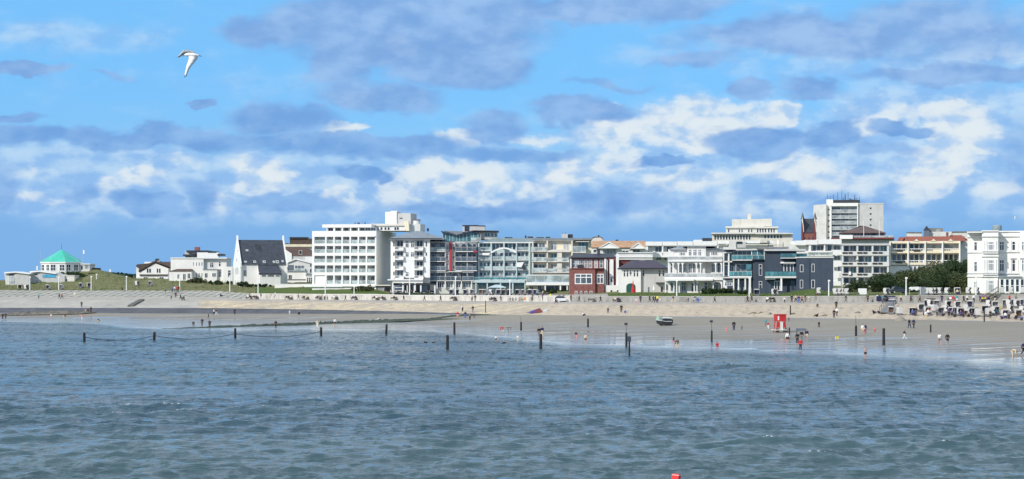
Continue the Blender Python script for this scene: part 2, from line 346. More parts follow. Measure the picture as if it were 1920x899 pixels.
# ---------------------------------------------------------------- sea
def sea():
    cols = 1000
    pxs = np.linspace(-350, 2270, cols)
    # rows: fraction from near edge to just past the waterline
    rows = 760
    d_near = 62.0
    dS = np.array([LS(p)[0] for p in pxs]) + 9
    s = np.linspace(0, 1, rows)
    inv = 1 / d_near + (1 / dS[None, :] - 1 / d_near) * (s[:, None] ** 1.12)     # finer nearby, like the view needs
    d = 1 / inv
    X = (pxs[None, :] - CX) * d / F; Y = d
    Z = np.zeros_like(X)
    shore = np.clip((dS[None, :] - 9 - d) / 70, 0, 1)
    rng = np.random.RandomState(3)
    DX = np.zeros_like(X); DY = np.zeros_like(X)
    gust = .75 + .25 * np.sin(X * .021 + Y * .013 + 1) * np.sin(Y * .047 - X * .011) + .2 * np.sin(Y * .11 + X * .03) * np.sin(X * .05)
    for i in range(110):
        lam = 0.7 * (12.0 / 0.7) ** rng.rand() ** 1.5
        ang = math.radians(rng.normal(-78, 34)); k = 2 * math.pi / lam
        a = 0.0135 * lam ** 0.45 * rng.uniform(.6, 1.3)
        fade = np.clip(1.5 - d / (150 * lam ** .5), 0.0, 1)
        ph = k * (X * math.cos(ang) + Y * math.sin(ang)) + rng.rand() * 6.28
        Z += a * np.sin(ph) * fade
        DX += a * .8 * math.cos(ang) * np.cos(ph) * fade; DY += a * .8 * math.sin(ang) * np.cos(ph) * fade
    amp = (shore ** .9) * gust
    Z = Z * amp; X = X + DX * amp; Y = Y + DY * amp
    me = bpy.data.meshes.new('sea')
    nv = rows * cols
    co = np.stack([X, Y, Z], -1).reshape(-1, 3)
    idx = np.arange(nv).reshape(rows, cols)
    q = np.stack([idx[:-1, :-1], idx[:-1, 1:], idx[1:, 1:], idx[1:, :-1]], -1).reshape(-1, 4)
    # surrounding flat water, a little below the troughs
    B = 20000
    ring = np.array([(-B, -B, -.42), (B, -B, -.42), (B, 560, -.42), (-B, 560, -.42)], float)
    co = np.concatenate([co, ring]); q = np.concatenate([q, [[nv, nv + 1, nv + 2, nv + 3]]])
    me.vertices.add(len(co)); me.vertices.foreach_set('co', co.ravel())
    me.loops.add(q.size); me.loops.foreach_set('vertex_index', q.ravel().astype(np.int32))
    me.polygons.add(len(q)); me.polygons.foreach_set('loop_start', np.arange(0, q.size, 4, dtype=np.int32))
    me.polygons.foreach_set('loop_total', np.full(len(q), 4, np.int32))
    me.update(); me.validate()
    me.polygons.foreach_set('use_smooth', np.ones(len(me.polygons), bool))
    at = me.attributes.new('shore', 'FLOAT', 'POINT')
    at.data.foreach_set('value', np.concatenate([shore.ravel(), np.ones(4)]).astype(np.float32))
    m = bpy.data.materials.new('sea_water'); m.use_nodes = True; t = NT(m.node_tree)
    pos = t.n('ShaderNodeNewGeometry').outputs['Position']
    shv = t.n('ShaderNodeAttribute', attribute_name='shore').outputs['Fac']
    big = t.noise(t.vm('MULTIPLY', pos, (.008, .03, 0)), 1., 5, .6)
    c = t.mix(t.step(big, .4, .62), (.028, .066, .096), (.038, .082, .106))
    y = t.n('ShaderNodeSeparateXYZ', ins={0: pos}).outputs[1]
    c = t.mix(t.step(y, 165, 105, 0, .6), c, (.050, .088, .088))
    c = t.mix(t.step(shv, .35, 0.0, 0, .9), c, (.26, .32, .34))  # shallows: the mirrored pale sky is put into the base colour
    # foam: thin broken lines where the water runs out, and a few crests
    fo = t.noise(t.vm('MULTIPLY', pos, (.10, .45, 0)), 1., 6, .65)
    foam = t.m('MULTIPLY', t.step(fo, .50, .60), t.step(shv, .24, .03, 0, .8))
    zz = t.n('ShaderNodeSeparateXYZ', ins={0: pos}).outputs[2]
    foam = t.m('MAXIMUM', foam, t.m('MULTIPLY', t.step(zz, .33, .40), t.step(t.noise(pos, 3., 4, .7), .52, .6, 0, .7)))
    c = t.mix(foam, c, (.62, .66, .68))
    h1 = t.noise(t.vm('MULTIPLY', pos, (1.0, 1.9, 1)), 1.6, 5, .6, .4)
    h2 = t.noise(t.vm('MULTIPLY', pos, (.30, .62, 1)), 1.3, 4, .6, .5)
    h3 = t.noise(t.vm('MULTIPLY', pos, (.10, .24, 1)), 1.3, 3, .55, .5)
    gust = t.step(t.noise(t.vm('MULTIPLY', pos, (.012, .045, 0)), 1., 4, .6), .35, .62, .55, 1.25)
    hh = t.m('ADD', t.m('MULTIPLY', h1, t.step(y, 240, 110, .30, .38)), t.m('ADD', t.m('MULTIPLY', h2, t.step(y, 110, 200, .9, 2.0)), t.m('MULTIPLY', h3, t.step(y, 110, 260, 1.2, 2.4))))
    hh = t.m('MULTIPLY', hh, gust)
    b = t.n('ShaderNodeBump', ins={'Strength': t.step(shv, 0.05, .55, .06, 1.0), 'Distance': .22, 'Height': hh})
    # seaward faces of the small chop: tilt the normal in patches a metre or so wide
    q1 = t.noise(t.vm('MULTIPLY', pos, (.95, .27, 0)), 1., 4, .62, .3)
    q2 = t.noise(t.vm('MULTIPLY', t.vm('ADD', pos, (50, 20, 0)), (.42, .16, 0)), 1., 3, .55, .3)
    q3 = t.noise(t.vm('MULTIPLY', pos, (1.3, .12, 0)), 1., 3, .6)
    tl = t.m('ADD', t.m('MULTIPLY', t.step(q1, .46, .72), t.step(y, 130, 260, .70, .85)), t.m('MULTIPLY', t.step(q2, .50, .74), .40))
    tl = t.m('ADD', tl, t.m('MULTIPLY', t.step(q3, .5, .75), t.step(y, 170, 300, .0, .5)))
    tl = t.m('MULTIPLY', t.m('MULTIPLY', tl, t.step(shv, .08, .5)), t.m('MULTIPLY', gust, .62))
    nrm = t.vm('NORMALIZE', t.vm('ADD', b.outputs[0], t.n('ShaderNodeCombineXYZ', ins={0: t.m('MULTIPLY', t.m('SUBTRACT', q2, .5), .3), 1: t.m('MULTIPLY', tl, -1.0)}).outputs[0]))
    rr = t.m('ADD', t.step(y, 120, 340, .05, .13), t.m('MULTIPLY', foam, .5))
    p = t.n('ShaderNodeBsdfPrincipled', ins={'Base Color': c, 'Roughness': rr, 'IOR': 1.33, 'Normal': nrm})
    t.n('ShaderNodeOutputMaterial', ins={0: p.outputs[0]})
    me.materials.append(m)
    o = bpy.data.objects.new('sea', me); COL.objects.link(o); o['kind'] = 'structure'
sea()
# ---------------------------------------------------------------- building kit
WH = mat('white_render', (.75, .74, .71), .8, .06, .25); WH2 = mat('white_paint', (.78, .78, .76), .6, .03, .5)
CREAM = mat('cream_render', (.74, .66, .50), .85, .06, .3); GREYC = mat('grey_cream_render', (.62, .60, .54), .85, .06, .3); OFFW = mat('offwhite_render', (.66, .63, .57), .85, .08, .3)
GREYW = mat('grey_render', (.50, .50, .49), .85, .07, .3); LGREY = mat('light_grey_render', (.60, .60, .58), .85, .07, .3)
SLATE = mat('slate_blue_render', (.040, .058, .090), .75, .10, .3); SLATE2 = mat('grey_blue_render', (.12, .15, .19), .75, .1, .3)
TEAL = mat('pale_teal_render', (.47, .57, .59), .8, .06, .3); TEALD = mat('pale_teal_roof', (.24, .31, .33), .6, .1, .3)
BRICK = mat('red_brick', (.215, .085, .075), .85, .18, 1.5, bump=.2); BRICKD = mat('dark_red_render', (.17, .045, .045), .85, .12, .5)
RROOF = mat('red_tile_roof', (.30, .085, .05), .8, .22, .8, bump=.5, bs=3); OROOF = mat('orange_tile_roof', (.45, .27, .16), .8, .2, .9, bump=.5, bs=3)
DROOF = mat('dark_slate_roof', (.045, .052, .07), .6, .22, .8, bump=.4, bs=3); PROOF = mat('purple_slate_roof', (.06, .05, .075), .65, .2, .8, bump=.4, bs=3)
BROOF = mat('brown_tile_roof', (.13, .085, .075), .75, .2, .8, bump=.4, bs=3); GROOF = mat('grey_metal_roof', (.22, .25, .28), .5, .12, .4)
FROOF = mat('flat_roof_felt', (.20, .20, .20), .9, .2, .4); DMET = mat('dark_metal', (.03, .033, .04), .5, .2, 1.); REDM = mat('red_panel', (.35, .035, .05), .6, .08, 1.)
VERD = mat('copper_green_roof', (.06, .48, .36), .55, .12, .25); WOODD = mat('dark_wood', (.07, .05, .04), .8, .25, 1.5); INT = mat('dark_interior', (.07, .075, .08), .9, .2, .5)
LOG = mat('loggia_render', (.68, .69, .66), .85, .08, .3); DGREEN = mat('green_door_paint', (.01, .09, .07), .5, .1, .5)
def glass(name, col, rough, spec=.8):
    if name in MATS: return MATS[name]
    m = bpy.data.materials.new(name); m.use_nodes = True; t = NT(m.node_tree)
    co = t.n('ShaderNodeTexCoord').outputs['Object']
    c = t.mix(t.step(t.noise(co, .35, 3, .6), .42, .58), tuple(x * .55 for x in col), col)
    p = t.n('ShaderNodeBsdfPrincipled', ins={'Base Color': c, 'Roughness': rough, 'Specular IOR Level': spec})
    t.n('ShaderNodeOutputMaterial', ins={0: p.outputs[0]}); MATS[name] = m; return m
GD = glass('window_glass_dark', (.035, .045, .06), .08); GM = glass('window_glass_grey', (.13, .16, .19), .12); GC = glass('window_glass_curtained', (.42, .45, .46), .2)
GT = glass('window_glass_teal', (.08, .22, .25), .08); GBAL = glass('balcony_glass', (.46, .54, .53), .15); GBALT = glass('balcony_glass_teal', (.10, .30, .33), .1)
PANES = [GD, GD, GD, GM, GM, GC]
def tagit(o, label=None, cat=None, group=None, kind=None):
    if label: o['label'] = label
    if cat: o['category'] = cat
    if group: o['group'] = group
    if kind: o['kind'] = kind
    return o
def empty(name, loc, rz=0, **k):
    e = bpy.data.objects.new(name, None); COL.objects.link(e); e.location = loc; e.rotation_euler.z = rz; e.empty_display_size = .3
    return tagit(e, **k)
BOXF = [(0, 1, 5, 4), (1, 3, 7, 5), (3, 2, 6, 7), (2, 0, 4, 6), (4, 5, 7, 6), (0, 2, 3, 1)]
def box_vf(V, Fc, x0, y0, z0, x1, y1, z1):
    n = len(V)
    V += [(x0, y0, z0), (x1, y0, z0), (x0, y1, z0), (x1, y1, z0), (x0, y0, z1), (x1, y0, z1), (x0, y1, z1), (x1, y1, z1)]
    Fc += [tuple(n + i for i in f) for f in BOXF]
class MB:
    """collects boxes, tubes, prisms in metres and links them as one mesh object"""
    def __init__(s): s.V = []; s.F = []
    def box(s, x0, y0, z0, x1, y1, z1): box_vf(s.V, s.F, min(x0, x1), min(y0, y1), min(z0, z1), max(x0, x1), max(y0, y1), max(z0, z1)); return s
    def tube(s, a, b, r0, r1=None, n=8, cap=True):
        r1 = r0 if r1 is None else r1; a = Vector(a); b = Vector(b); d = (b - a).normalized()
        q = d.orthogonal().normalized(); w = d.cross(q); k = len(s.V)
        for p, r in ((a, r0), (b, r1)):
            for i in range(n):
                an = 2 * math.pi * i / n; s.V.append(tuple(p + q * (r * math.cos(an)) + w * (r * math.sin(an))))
        for i in range(n): j = (i + 1) % n; s.F.append((k + i, k + j, k + n + j, k + n + i))
        if cap: s.F.append(tuple(k + i for i in reversed(range(n)))); s.F.append(tuple(k + n + i for i in range(n)))
        return s
    def path(s, pts, r, n=6):
        for a, b in zip(pts, pts[1:]): s.tube(a, b, r, r, n)
        return s
    def prism(s, pts, y0, y1):
        """polygon of (x, z) swept from y0 to y1"""
        k = len(s.V); n = len(pts)
        s.V += [(x, y0, z) for x, z in pts] + [(x, y1, z) for x, z in pts]
        s.F.append(tuple(range(k, k + n))); s.F.append(tuple(reversed(range(k + n, k + 2 * n))))
        for i in range(n): j = (i + 1) % n; s.F.append((k + i, k + n + i, k + n + j, k + j))
        return s
    def lathe(s, prof, n=12, c=(0, 0)):
        k = len(s.V)
        for r, z in prof:
            for i in range(n): an = 2 * math.pi * i / n; s.V.append((c[0] + r * math.cos(an), c[1] + r * math.sin(an), z))
        for j in range(len(prof) - 1):
            for i in range(n): i2 = (i + 1) % n; s.F.append((k + j * n + i, k + j * n + i2, k + (j + 1) * n + i2, k + (j + 1) * n + i))
        s.F.append(tuple(k + i for i in reversed(range(n)))); s.F.append(tuple(k + (len(prof) - 1) * n + i for i in range(n)))
        return s
    def hip(s, x0, y0, x1, y1, z0, z1, ins, th=.12):
        """hipped roof with its ridge along x (ins = how far the ridge ends stand in)"""
        k = len(s.V); ym = (y0 + y1) / 2
        s.V += [(x0, y0, z0), (x1, y0, z0), (x1, y1, z0), (x0, y1, z0), (x0 + ins, ym, z1), (x1 - ins, ym, z1), (x0, y0, z0 - th), (x1, y0, z0 - th), (x1, y1, z0 - th), (x0, y1, z0 - th)]
        s.F += [tuple(k + i for i in f) for f in ((0, 1, 5, 4), (1, 2, 5), (2, 3, 4, 5), (3, 0, 4), (6, 7, 1, 0), (7, 8, 2, 1), (8, 9, 3, 2), (9, 6, 0, 3), (9, 8, 7, 6))]
        return s
    def build(s, name, m, parent=None, smooth=False):
        o = mesh_obj(name, s.V, s.F, m, parent, smooth); return o
class Bld:
    """a building whose facade is described in the measurements of an enlarged crop (T = x0, y0, scale), turned by yaw"""
    def __init__(s, name, label, d, T, u0, zb=6.5, yaw=0, cat='building', group=None):
        s.T = T; s.d = d; s.yaw = R(yaw); s.px0 = T[0] + u0 * T[2]; s.Xp = (s.px0 - CX) * d / F; s.zb = zb
        s.e = empty(name, (s.Xp, d, zb), s.yaw, label=label, cat=cat, group=group)
    def x(s, u, y=0):
        t = (s.T[0] + u * s.T[2] - CX) / F; c, sn = math.cos(s.yaw), math.sin(s.yaw)
        return (t * (s.d + y * c) - s.Xp + y * sn) / (c - t * sn)
    def z(s, v, y=0, u=None):
        Yw = s.d + y * math.cos(s.yaw) + (s.x(u, y) * math.sin(s.yaw) if u is not None else 0)
        return H - (s.T[1] + v * s.T[2] - HY) * Yw / F - s.zb
    def box(s, name, rects, y0, y1, m, parent=None, mb=None):
        if len(rects) > 1 and not mb and name not in ('railing', 'left_frame', 'window_bar', 'corner_bar', 'wall', 'frame_beam'):
            for r in rects: o = s.box(name, [r], y0, y1, m, parent)
            return o
        b = mb or MB()
        for r in rects:
            u0, v0, u1, v1 = r[:4]; ya, yb = (r[4], r[5]) if len(r) > 4 else (y0, y1)
            b.box(s.x(u0, ya), ya, s.z(v1, ya) if v1 is not None else 0, s.x(u1, ya), yb, s.z(v0, ya))
        if mb: return b
        return b.build(name, m, parent or s.e)
    def poly(s, name, pts, y0, y1, m, parent=None):
        b = MB(); b.prism([(s.x(u, y0), s.z(v, y0)) for u, v in pts], y0, y1); return b.build(name, m, parent or s.e)
    def win(s, u0, v0, u1, v1, nx=2, ny=1, y=0, fm=None, pm=None, parent=None, fr=.09, name='window'):
        x0, x1, z0, z1 = s.x(u0, y), s.x(u1, y), s.z(v1, y), s.z(v0, y); f = min(fr, (x1 - x0) * .12)
        b = MB(); yo = y - .06
        b.box(x0, yo, z0, x0 + f, y, z1).box(x1 - f, yo, z0, x1, y, z1).box(x0 + f, yo, z1 - f, x1 - f, y, z1).box(x0 + f, yo, z0, x1 - f, y, z0 + f)
        for i in range(1, nx): xc = x0 + (x1 - x0) * i / nx; b.box(xc - f / 2, yo, z0 + f, xc + f / 2, y, z1 - f)
        if ny > 1: zc = z0 + (z1 - z0) * (.66 if ny == 2 else .5); b.box(x0 + f, yo + .01, zc - f / 2, x1 - f, y, zc + f / 2)
        o = b.build(name, fm or WH2, parent or s.e)
        MB().box(x0 + f * .5, y - .035, z0 + f * .5, x1 - f * .5, y + .01, z1 - f * .5).build('pane', pm or random.choice(PANES), o)
        return o
    def wins(s, L, **k):
        for r in L: s.win(*r[:4], *(r[4:]), **k)
    def rail(s, u0, v0, u1, v1, y, m=None, g=None, solid=False, parent=None, depth=0, step=1.0, slab=None):
        """balcony: slab, posts and glass, bars or a solid parapet; depth = how far it stands out in front of y"""
        x0, x1, z0, z1 = s.x(u0, y - depth), s.x(u1, y - depth), s.z(v1, y - depth), s.z(v0, y - depth)
        yf = y - depth; m = m or WH2
        b = MB(); b.box(x0, yf - .02, z0 - .18, x1, y + .02 + (0 if depth else 1.2), z0)
        o = b.build('balcony', slab or m, parent or s.e)
        if solid: MB().box(x0, yf - .022, z0 + .002, x1, yf + .1, z1).build('parapet', m, o)
        else:
            r = MB(); r.box(x0, yf, z1 - .07, x1, yf + .07, z1)
            n = max(1, int((x1 - x0) / step))
            for i in range(n + 1): xc = x0 + (x1 - x0 - .05) * i / n; r.box(xc, yf + .005, z0, xc + .05, yf + .055, z1 - .07)
            r.build('railing', m, o)
            if g: MB().box(x0 + .06, yf + .015, z0 + .1, x1 - .06, yf + .04, z1 - .09).build('glass_panel', g, o)
            if depth > .5:
                MB().box(x0, yf + .08, z0 + .05, x0 + .05, y, z1 - .02).build('side_panel', g or m, o); MB().box(x1 - .05, yf + .08, z0 + .05, x1, y, z1 - .02).build('side_panel', g or m, o)
        return o
Z1 = (0, 440, .2225); Z2 = (240, 400, .267); Z3 = (570, 380, .2); Z4 = (720, 400, .189); Z5 = (960, 420, .1669)
Z6 = (1200, 420, .1669); Z7 = (1310, 350, .2447); Z8 = (1480, 360, .2225); Z9 = (1620, 400, .1892)

# ---- pavilion with the green tent roof on the dune
def pavilion():
    T = Z1; b = Bld('pavilion', 'white octagonal pavilion with pointed green roof on the grassy dune', 700, T, 517, 12.0, cat='pavilion')
    xl, xr = b.x(348), b.x(690); zr = b.z(130); ze = b.z(236); zf = b.z(315); r = (xr - xl) / 2; xc = (xl + xr) / 2
    n = 8; a0 = math.pi / 8
    ring = lambda rr, z: [(xc + rr * math.cos(a0 + 2 * math.pi * i / n), rr * math.sin(a0 + 2 * math.pi * i / n), z) for i in range(n)]
    def frust(name, r0, z0, r1, z1, m):
        V = ring(r0, z0) + ring(r1, z1); Fc = [(i, (i + 1) % n, n + (i + 1) % n, n + i) for i in range(n)] + [tuple(reversed(range(n))), tuple(range(n, 2 * n))]
        return mesh_obj(name, V, Fc, m, b.e)
    frust('wall', r * 1.0, zf - 2.5, r * 1.0, ze - .05, WH); frust('fascia', r * 1.05, ze - .25, r * 1.05, ze + .12, WH2)
    frust('roof', r * 1.04, ze + .122, .25, zr, VERD)
    rb = MB()
    for i in range(n):
        p = ring(r * 1.04, ze + .16)[i]; rb.tube(p, (xc, 0, zr), .09, .06, 5)
    rb.build('roof_ridge', mat('pale_copper', (.22, .55, .46), .6), b.e)
    MB().tube((xc, 0, zr - .1), (xc, 0, zr + 2.2), .06, .03).build('finial', DMET, b.e)
    for i in range(n):      # windows on the sides that face the sea
        a = a0 + 2 * math.pi * (i + .5) / n
        if math.sin(a) > .3: continue
        ap = r * math.cos(math.pi / 8); c = Vector((xc + ap * math.cos(a), ap * math.sin(a), 0)); t = Vector((-math.sin(a), math.cos(a), 0)); nn = Vector((math.cos(a), math.sin(a), 0))
        for s in (-1, 1):
            f = MB(); g = MB(); w = 1.75; z0, z1 = zf + .45, ze - .8
            def q(mb, u0, u1, za, zb, o0, o1):
                P = [c + t * (s * 1.45 + u) + nn * o for o in (o0, o1) for u in (u0, u1)]
                k = len(mb.V); mb.V += [(p.x, p.y, z) for z in (za, zb) for p in P]; mb.F += [tuple(k + i for i in ff) for ff in BOXF]
            q(f, -w / 2, -w / 2 + .14, z0, z1, -.02, .08); q(f, w / 2 - .14, w / 2, z0, z1, -.02, .08); q(f, -.06, .06, z0, z1, -.02, .08); q(f, -w / 2, w / 2, z1, z1 + .12, -.02, .09); q(f, -w / 2, w / 2, z0 - .12, z0, -.02, .12); q(f, -w / 2, w / 2, z0 + .8, z0 + .9, -.02, .085)
            q(g, -w / 2 + .1, w / 2 - .1, z0, z1, -.01, .04)
            o = f.build('window', WH2, b.e); g.build('pane', GD, o)
    b.box('side_wing', [(668, 252, 755, 318)], -2, 7, LGREY); b.box('wing_roof', [(660, 246, 760, 253)], -2.4, 7.2, WH2)
    b.win(680, 262, 700, 300, 1, 1, y=-2, pm=GD); b.win(714, 258, 745, 290, 1, 1, y=-2, fm=GREYW, pm=GC)
    b.box('kitchen_hut', [(758, 282, 830, 310)], 2, 6, WOODD)
pavilion()
def low_pavilions():
    b = Bld('beach_pavilion', 'grey beach pavilion with slanted front and tall white window, leftmost', 672, Z1, 35, 7.6, cat='pavilion', group='low grey pavilions behind the sea wall')
    b.poly('side_wall', [(128, 312), (135, 440), (245, 440), (245, 345), (238, 328)], 0, 9, GREYW)
    b.poly('wall', [(36, 330), (50, 440), (134.6, 440), (130, 330)], .2, 8, LGREY); b.poly('roof', [(36, 330), (34, 318), (128, 312), (250, 330), (250, 336), (130, 322)], -.6, 9.3, WH2)
    b.win(75, 352, 130, 420, 4, 3, y=.2, pm=GC); b.win(72, 332, 120, 350, 1, 1, y=.2, fm=GREYW, pm=GD)
    b = Bld('beach_pavilion', 'grey beach pavilion with slanted front, blue banner and low flat annex', 676, Z1, 250, 7.6, cat='pavilion', group='low grey pavilions behind the sea wall')
    b.poly('side_wall', [(330, 305), (350, 430), (545, 430), (545, 346), (470, 330)], 0, 9, GREYW)
    b.poly('wall', [(252, 322), (275, 430), (349, 430), (332, 322)], .2, 8, LGREY); b.poly('roof', [(252, 322), (250, 311), (330, 304), (470, 326), (470, 334), (332, 315)], -.6, 9.3, WH2)
    b.win(290, 350, 328, 415, 3, 3, y=.2, pm=GC); b.win(288, 328, 320, 346, 1, 1, y=.2, fm=GREYW, pm=GD)
    b.box('banner', [(358, 338, 470, 364)], -.1, -.03, mat('blue_banner', (.05, .33, .55), .6, .25, 1.2))
    b.box('annex', [(540, 346, 627, 414)], .6, 8, OFFW); b.box('annex_roof', [(536, 343, 630, 347)], .4, 8.2, WH2)
    b.win(552, 372, 568, 412, 1, 1, y=.6, pm=GD, name='door')
low_pavilions()
# ---- white cottage
b = Bld('white_cottage', 'white cottage with dark gabled roof and chimneys left of the long white building', 686, Z2, 57, 8.6, cat='house')
b.poly('wall', [(78, 505), (78, 418), (190, 352), (282, 388), (282, 505)], 0, 9, WH); b.box('side_wall', [(57, 380, 80, 505)], 1.2, 8, WH)
b.poly('roof', [(72, 412), (190, 344), (298, 382), (298, 374), (190, 334), (150, 352), (62, 360), (55, 378), (84, 376)], -.5, 9.4, WOODD)
b.box('roof_band', [(80, 430, 282, 438)], -.5, -.01, WOODD)
b.box('chimney', [(193, 335, 218, 356)], 3, 4.5, WH2); b.box('chimney_cap', [(191, 320, 214, 335)], 3, 4.5, DMET); b.box('dormer', [(115, 342, 165, 368)], 2, 4, WH2)
b.wins([(130, 388, 146, 420, 1), (147, 388, 163, 420, 1), (200, 388, 214, 420, 1), (216, 388, 230, 420, 1), (108, 448, 140, 478, 2), (220, 448, 250, 475, 2), (173, 455, 195, 480, 1)], pm=GD)
b.box('rear_wing', [(225, 342, 300, 420)], 9.5, 16, BROOF)
# ---- long white building
b = Bld('guest_house', 'long white flat roofed building with bay windows between the cottage and the slate roofed house', 680, Z2, 290, 8.3, cat='building')
b.box('wall', [(300, 318, 530, 500)], 0, 12, WH); b.box('right_wing', [(528, 318, 692, 500)], 1.2, 12, LGREY); b.box('roof_edge', [(298, 312, 694, 319)], -.3, 12.2, WH2)
b.box('porch', [(289, 405, 446, 500)], -3.2, -.01, WH); b.poly('porch_roof', [(285, 408), (345, 392), (440, 392), (450, 408)], -3.5, -.02, BROOF)
b.wins([(456, 345, 462, 370, 1), (477, 345, 484, 370, 1), (496, 345, 504, 370, 1), (515, 345, 523, 370, 1), (477, 420, 484, 450, 1), (496, 420, 504, 450, 1), (515, 420, 523, 450, 1)], pm=GM)
b.wins([(575, 345, 601, 382, 2, 2), (636, 343, 652, 375, 1, 2)], y=1.2, pm=GD)
b.wins([(345, 428, 362, 462), (385, 425, 406, 470), (417, 422, 438, 460)], y=-3.2, pm=GD)
b.box('bay_window', [(527, 398, 624, 500)], -2.2, 1.18, WH); b.box('bay_roof', [(524, 393, 628, 399)], -2.4, 1.18, GROOF); b.wins([(590, 420, 618, 448, 3), (538, 420, 560, 455, 2)], y=-2.2, pm=GD)
b.box('corner_bay', [(624, 385, 670, 500)], -1.2, 1.18, WH); b.wins([(634, 392, 656, 450, 2, 2)], y=-1.2, pm=GM)
b.box('low_annex', [(668, 376, 735, 500)], -2.6, 1.1, WH); b.wins([(700, 400, 722, 450, 1, 2)], y=-2.6, pm=GM)
b = Bld('terrace_building', 'dark stepped roof terraces showing behind the long white building', 705, Z2, 385, 8, cat='building')
b.box('wall', [(400, 262, 560, 320)], 2, 12, GREYW); b.box('roof', [(408, 262, 560, 272)], .5, 12, DMET); b.box('terrace_edge', [(385, 290, 470, 300)], -.6, 12, DMET); b.box('terrace_edge', [(448, 274, 560, 288)], 0, 12, DROOF)
b.box('white_block', [(485, 276, 636, 315)], -1, 1.9, WH2); b.box('roof_slab', [(560, 268, 618, 277)], -1.2, 6, DMET); b.box('roof_slab', [(628, 286, 664, 299)], -1.2, 6, DMET); b.box('chimney', [(467, 238, 500, 263)], 4, 6, BRICK)
# ---- big gabled house with slate roof (turned)
def gabled():
    th = R(17); d = 650; px = Z2[0] + 786 * Z2[2]; X = (px - CX) * d / F
    e = empty('gabled_house', (X, d, 8.0), th, label='large white house with steep dark slate roof and stepped end gables', cat='house')
    s = d / F * Z2[2]; zz = lambda v: H - (Z2[1] + v * Z2[2] - HY) * d / F - 8.0
    L = (1108 - 786) * s / math.cos(th); D = 11.5
    ze, zr = zz(357), zz(208) + 1.0
    MB().box(0.35, 0, -1, L - .35, D, ze).build('wall', WH, e)
    MB().prism([(x, z) for x, z in ((0, 0), (1, 0))] and [(0, 0)] * 0 or [(0, ze), (L, ze), (L, ze), (0, ze)], 0, .001) if False else None
    # roof: a prism along x
    V = [(.36, -.35, ze - .2), (L - .36, -.35, ze - .2), (L - .36, D / 2, zr), (.36, D / 2, zr), (.36, D + .35, ze - .2), (L - .36, D + .35, ze - .2)]
    mesh_obj('roof', V, [(0, 1, 2, 3), (3, 2, 5, 4), (0, 4, 5, 1), (0, 3, 4), (1, 5, 2)], DROOF, e)
    for x0 in (0, L - .35):
        pts = [(-.5, -1), (-.5, ze - 1.2), (-1.0, ze - 1.0), (-1.0, ze + .4), (-.3, ze + .9), (D / 2 - 1.0, zr - .3), (D / 2 - .7, zr + .6), (D / 2 - .35, zr + 1.4), (D / 2 + .35, zr + 1.4), (D / 2 + .7, zr + .6), (D / 2 + 1, zr - .3), (D + .3, ze + .9), (D + 1, ze + .4), (D + 1, ze - 1), (D + .5, ze - 1.2), (D + .5, -1)]
        k = len(pts); V = [(x0, y, z) for y, z in pts] + [(x0 + .35, y, z) for y, z in pts]
        mesh_obj('gable', V, [tuple(reversed(range(k))), tuple(range(k, 2 * k))] + [(i, (i + 1) % k, k + (i + 1) % k, k + i) for i in range(k)], WH2, e)
    for y, z0, z1 in ((3, 4.4, 6.4), (4.6, 4.4, 6.8), (6.4, 4.4, 6.8), (8.2, 4.4, 6.4), (5.5, 8.3, 9.6), (3.2, .8, 2.8), (8, .8, 2.8)):
        o = MB().box(-.05, y - .45, z0, .0, y + .45, z1).build('window', WH2, e); MB().box(-.07, y - .3, z0 + .15, -.05, y + .3, z1 - .15).build('pane', GM, o)
    sx = lambda u: (u - 786) * s / math.cos(th)
    for u0, u1, v0, v1 in ((808, 832, 398, 445), (1052, 1070, 398, 445)):
        o = MB().box(sx(u0), -.06, zz(v1), sx(u1), 0, zz(v0)).build('window', WH2, e)
        MB().box(sx(u0) + .12, -.09, zz(v1) + .12, (sx(u0) + sx(u1)) / 2 - .06, -.03, zz(v0) - .12).box((sx(u0) + sx(u1)) / 2 + .06, -.09, zz(v1) + .12, sx(u1) - .12, -.03, zz(v0) - .12).build('pane', GD, o)
    # skylights lie in the roof slope
    sl_ = (D / 2 + .35) / (zr - ze + .2)
    for u, v, w, h in ((785, 262, 16, 10), (846, 260, 16, 10), (825, 341, 16, 10), (888, 341, 18, 14), (952, 341, 18, 16), (1018, 341, 14, 14), (1042, 341, 20, 18), (925, 234, 38, 34), (1078, 336, 12, 14)):
        z0, z1 = zz(v + h / 2), zz(v - h / 2); y = lambda z: -.35 + (z - (ze - .2)) * sl_ - .08
        x0, x1 = sx(u - w / 2), sx(u + w / 2); m = WH2 if w < 30 else DMET
        V = [(x0, y(z0), z0), (x1, y(z0), z0), (x1, y(z1), z1), (x0, y(z1), z1)]; V += [(a, b_ + .12, c) for a, b_, c in V]
        o = mesh_obj('skylight', V, [(0, 1, 2, 3), (7, 6, 5, 4), (0, 4, 5, 1), (1, 5, 6, 2), (2, 6, 7, 3), (3, 7, 4, 0)], m, e)
        g = .12; V = [(x0 + g, y(z0 + g) - .03, z0 + g), (x1 - g, y(z0 + g) - .03, z0 + g), (x1 - g, y(z1 - g) - .03, z1 - g), (x0 + g, y(z1 - g) - .03, z1 - g)]
        if w < 30: mesh_obj('pane', V, [(0, 1, 2, 3)], GM, o)
    a0, a1 = sx(905), sx(1045)
    an = MB().box(a0, -4, -1, a1, -.02, zz(428)).build('annex', WH, e)
    V = [(a0 - .3, -4.3, zz(424) - .05), (a1 + .3, -4.3, zz(424) - .05), (a1 + .1, -.1, zz(364)), (a0 + .1, -.1, zz(364)), (a0 - .3, -4.1, zz(430) - .1), (a1 + .3, -4.1, zz(430) - .1), (a1 + .1, -.1, zz(372)), (a0 + .1, -.1, zz(372))]
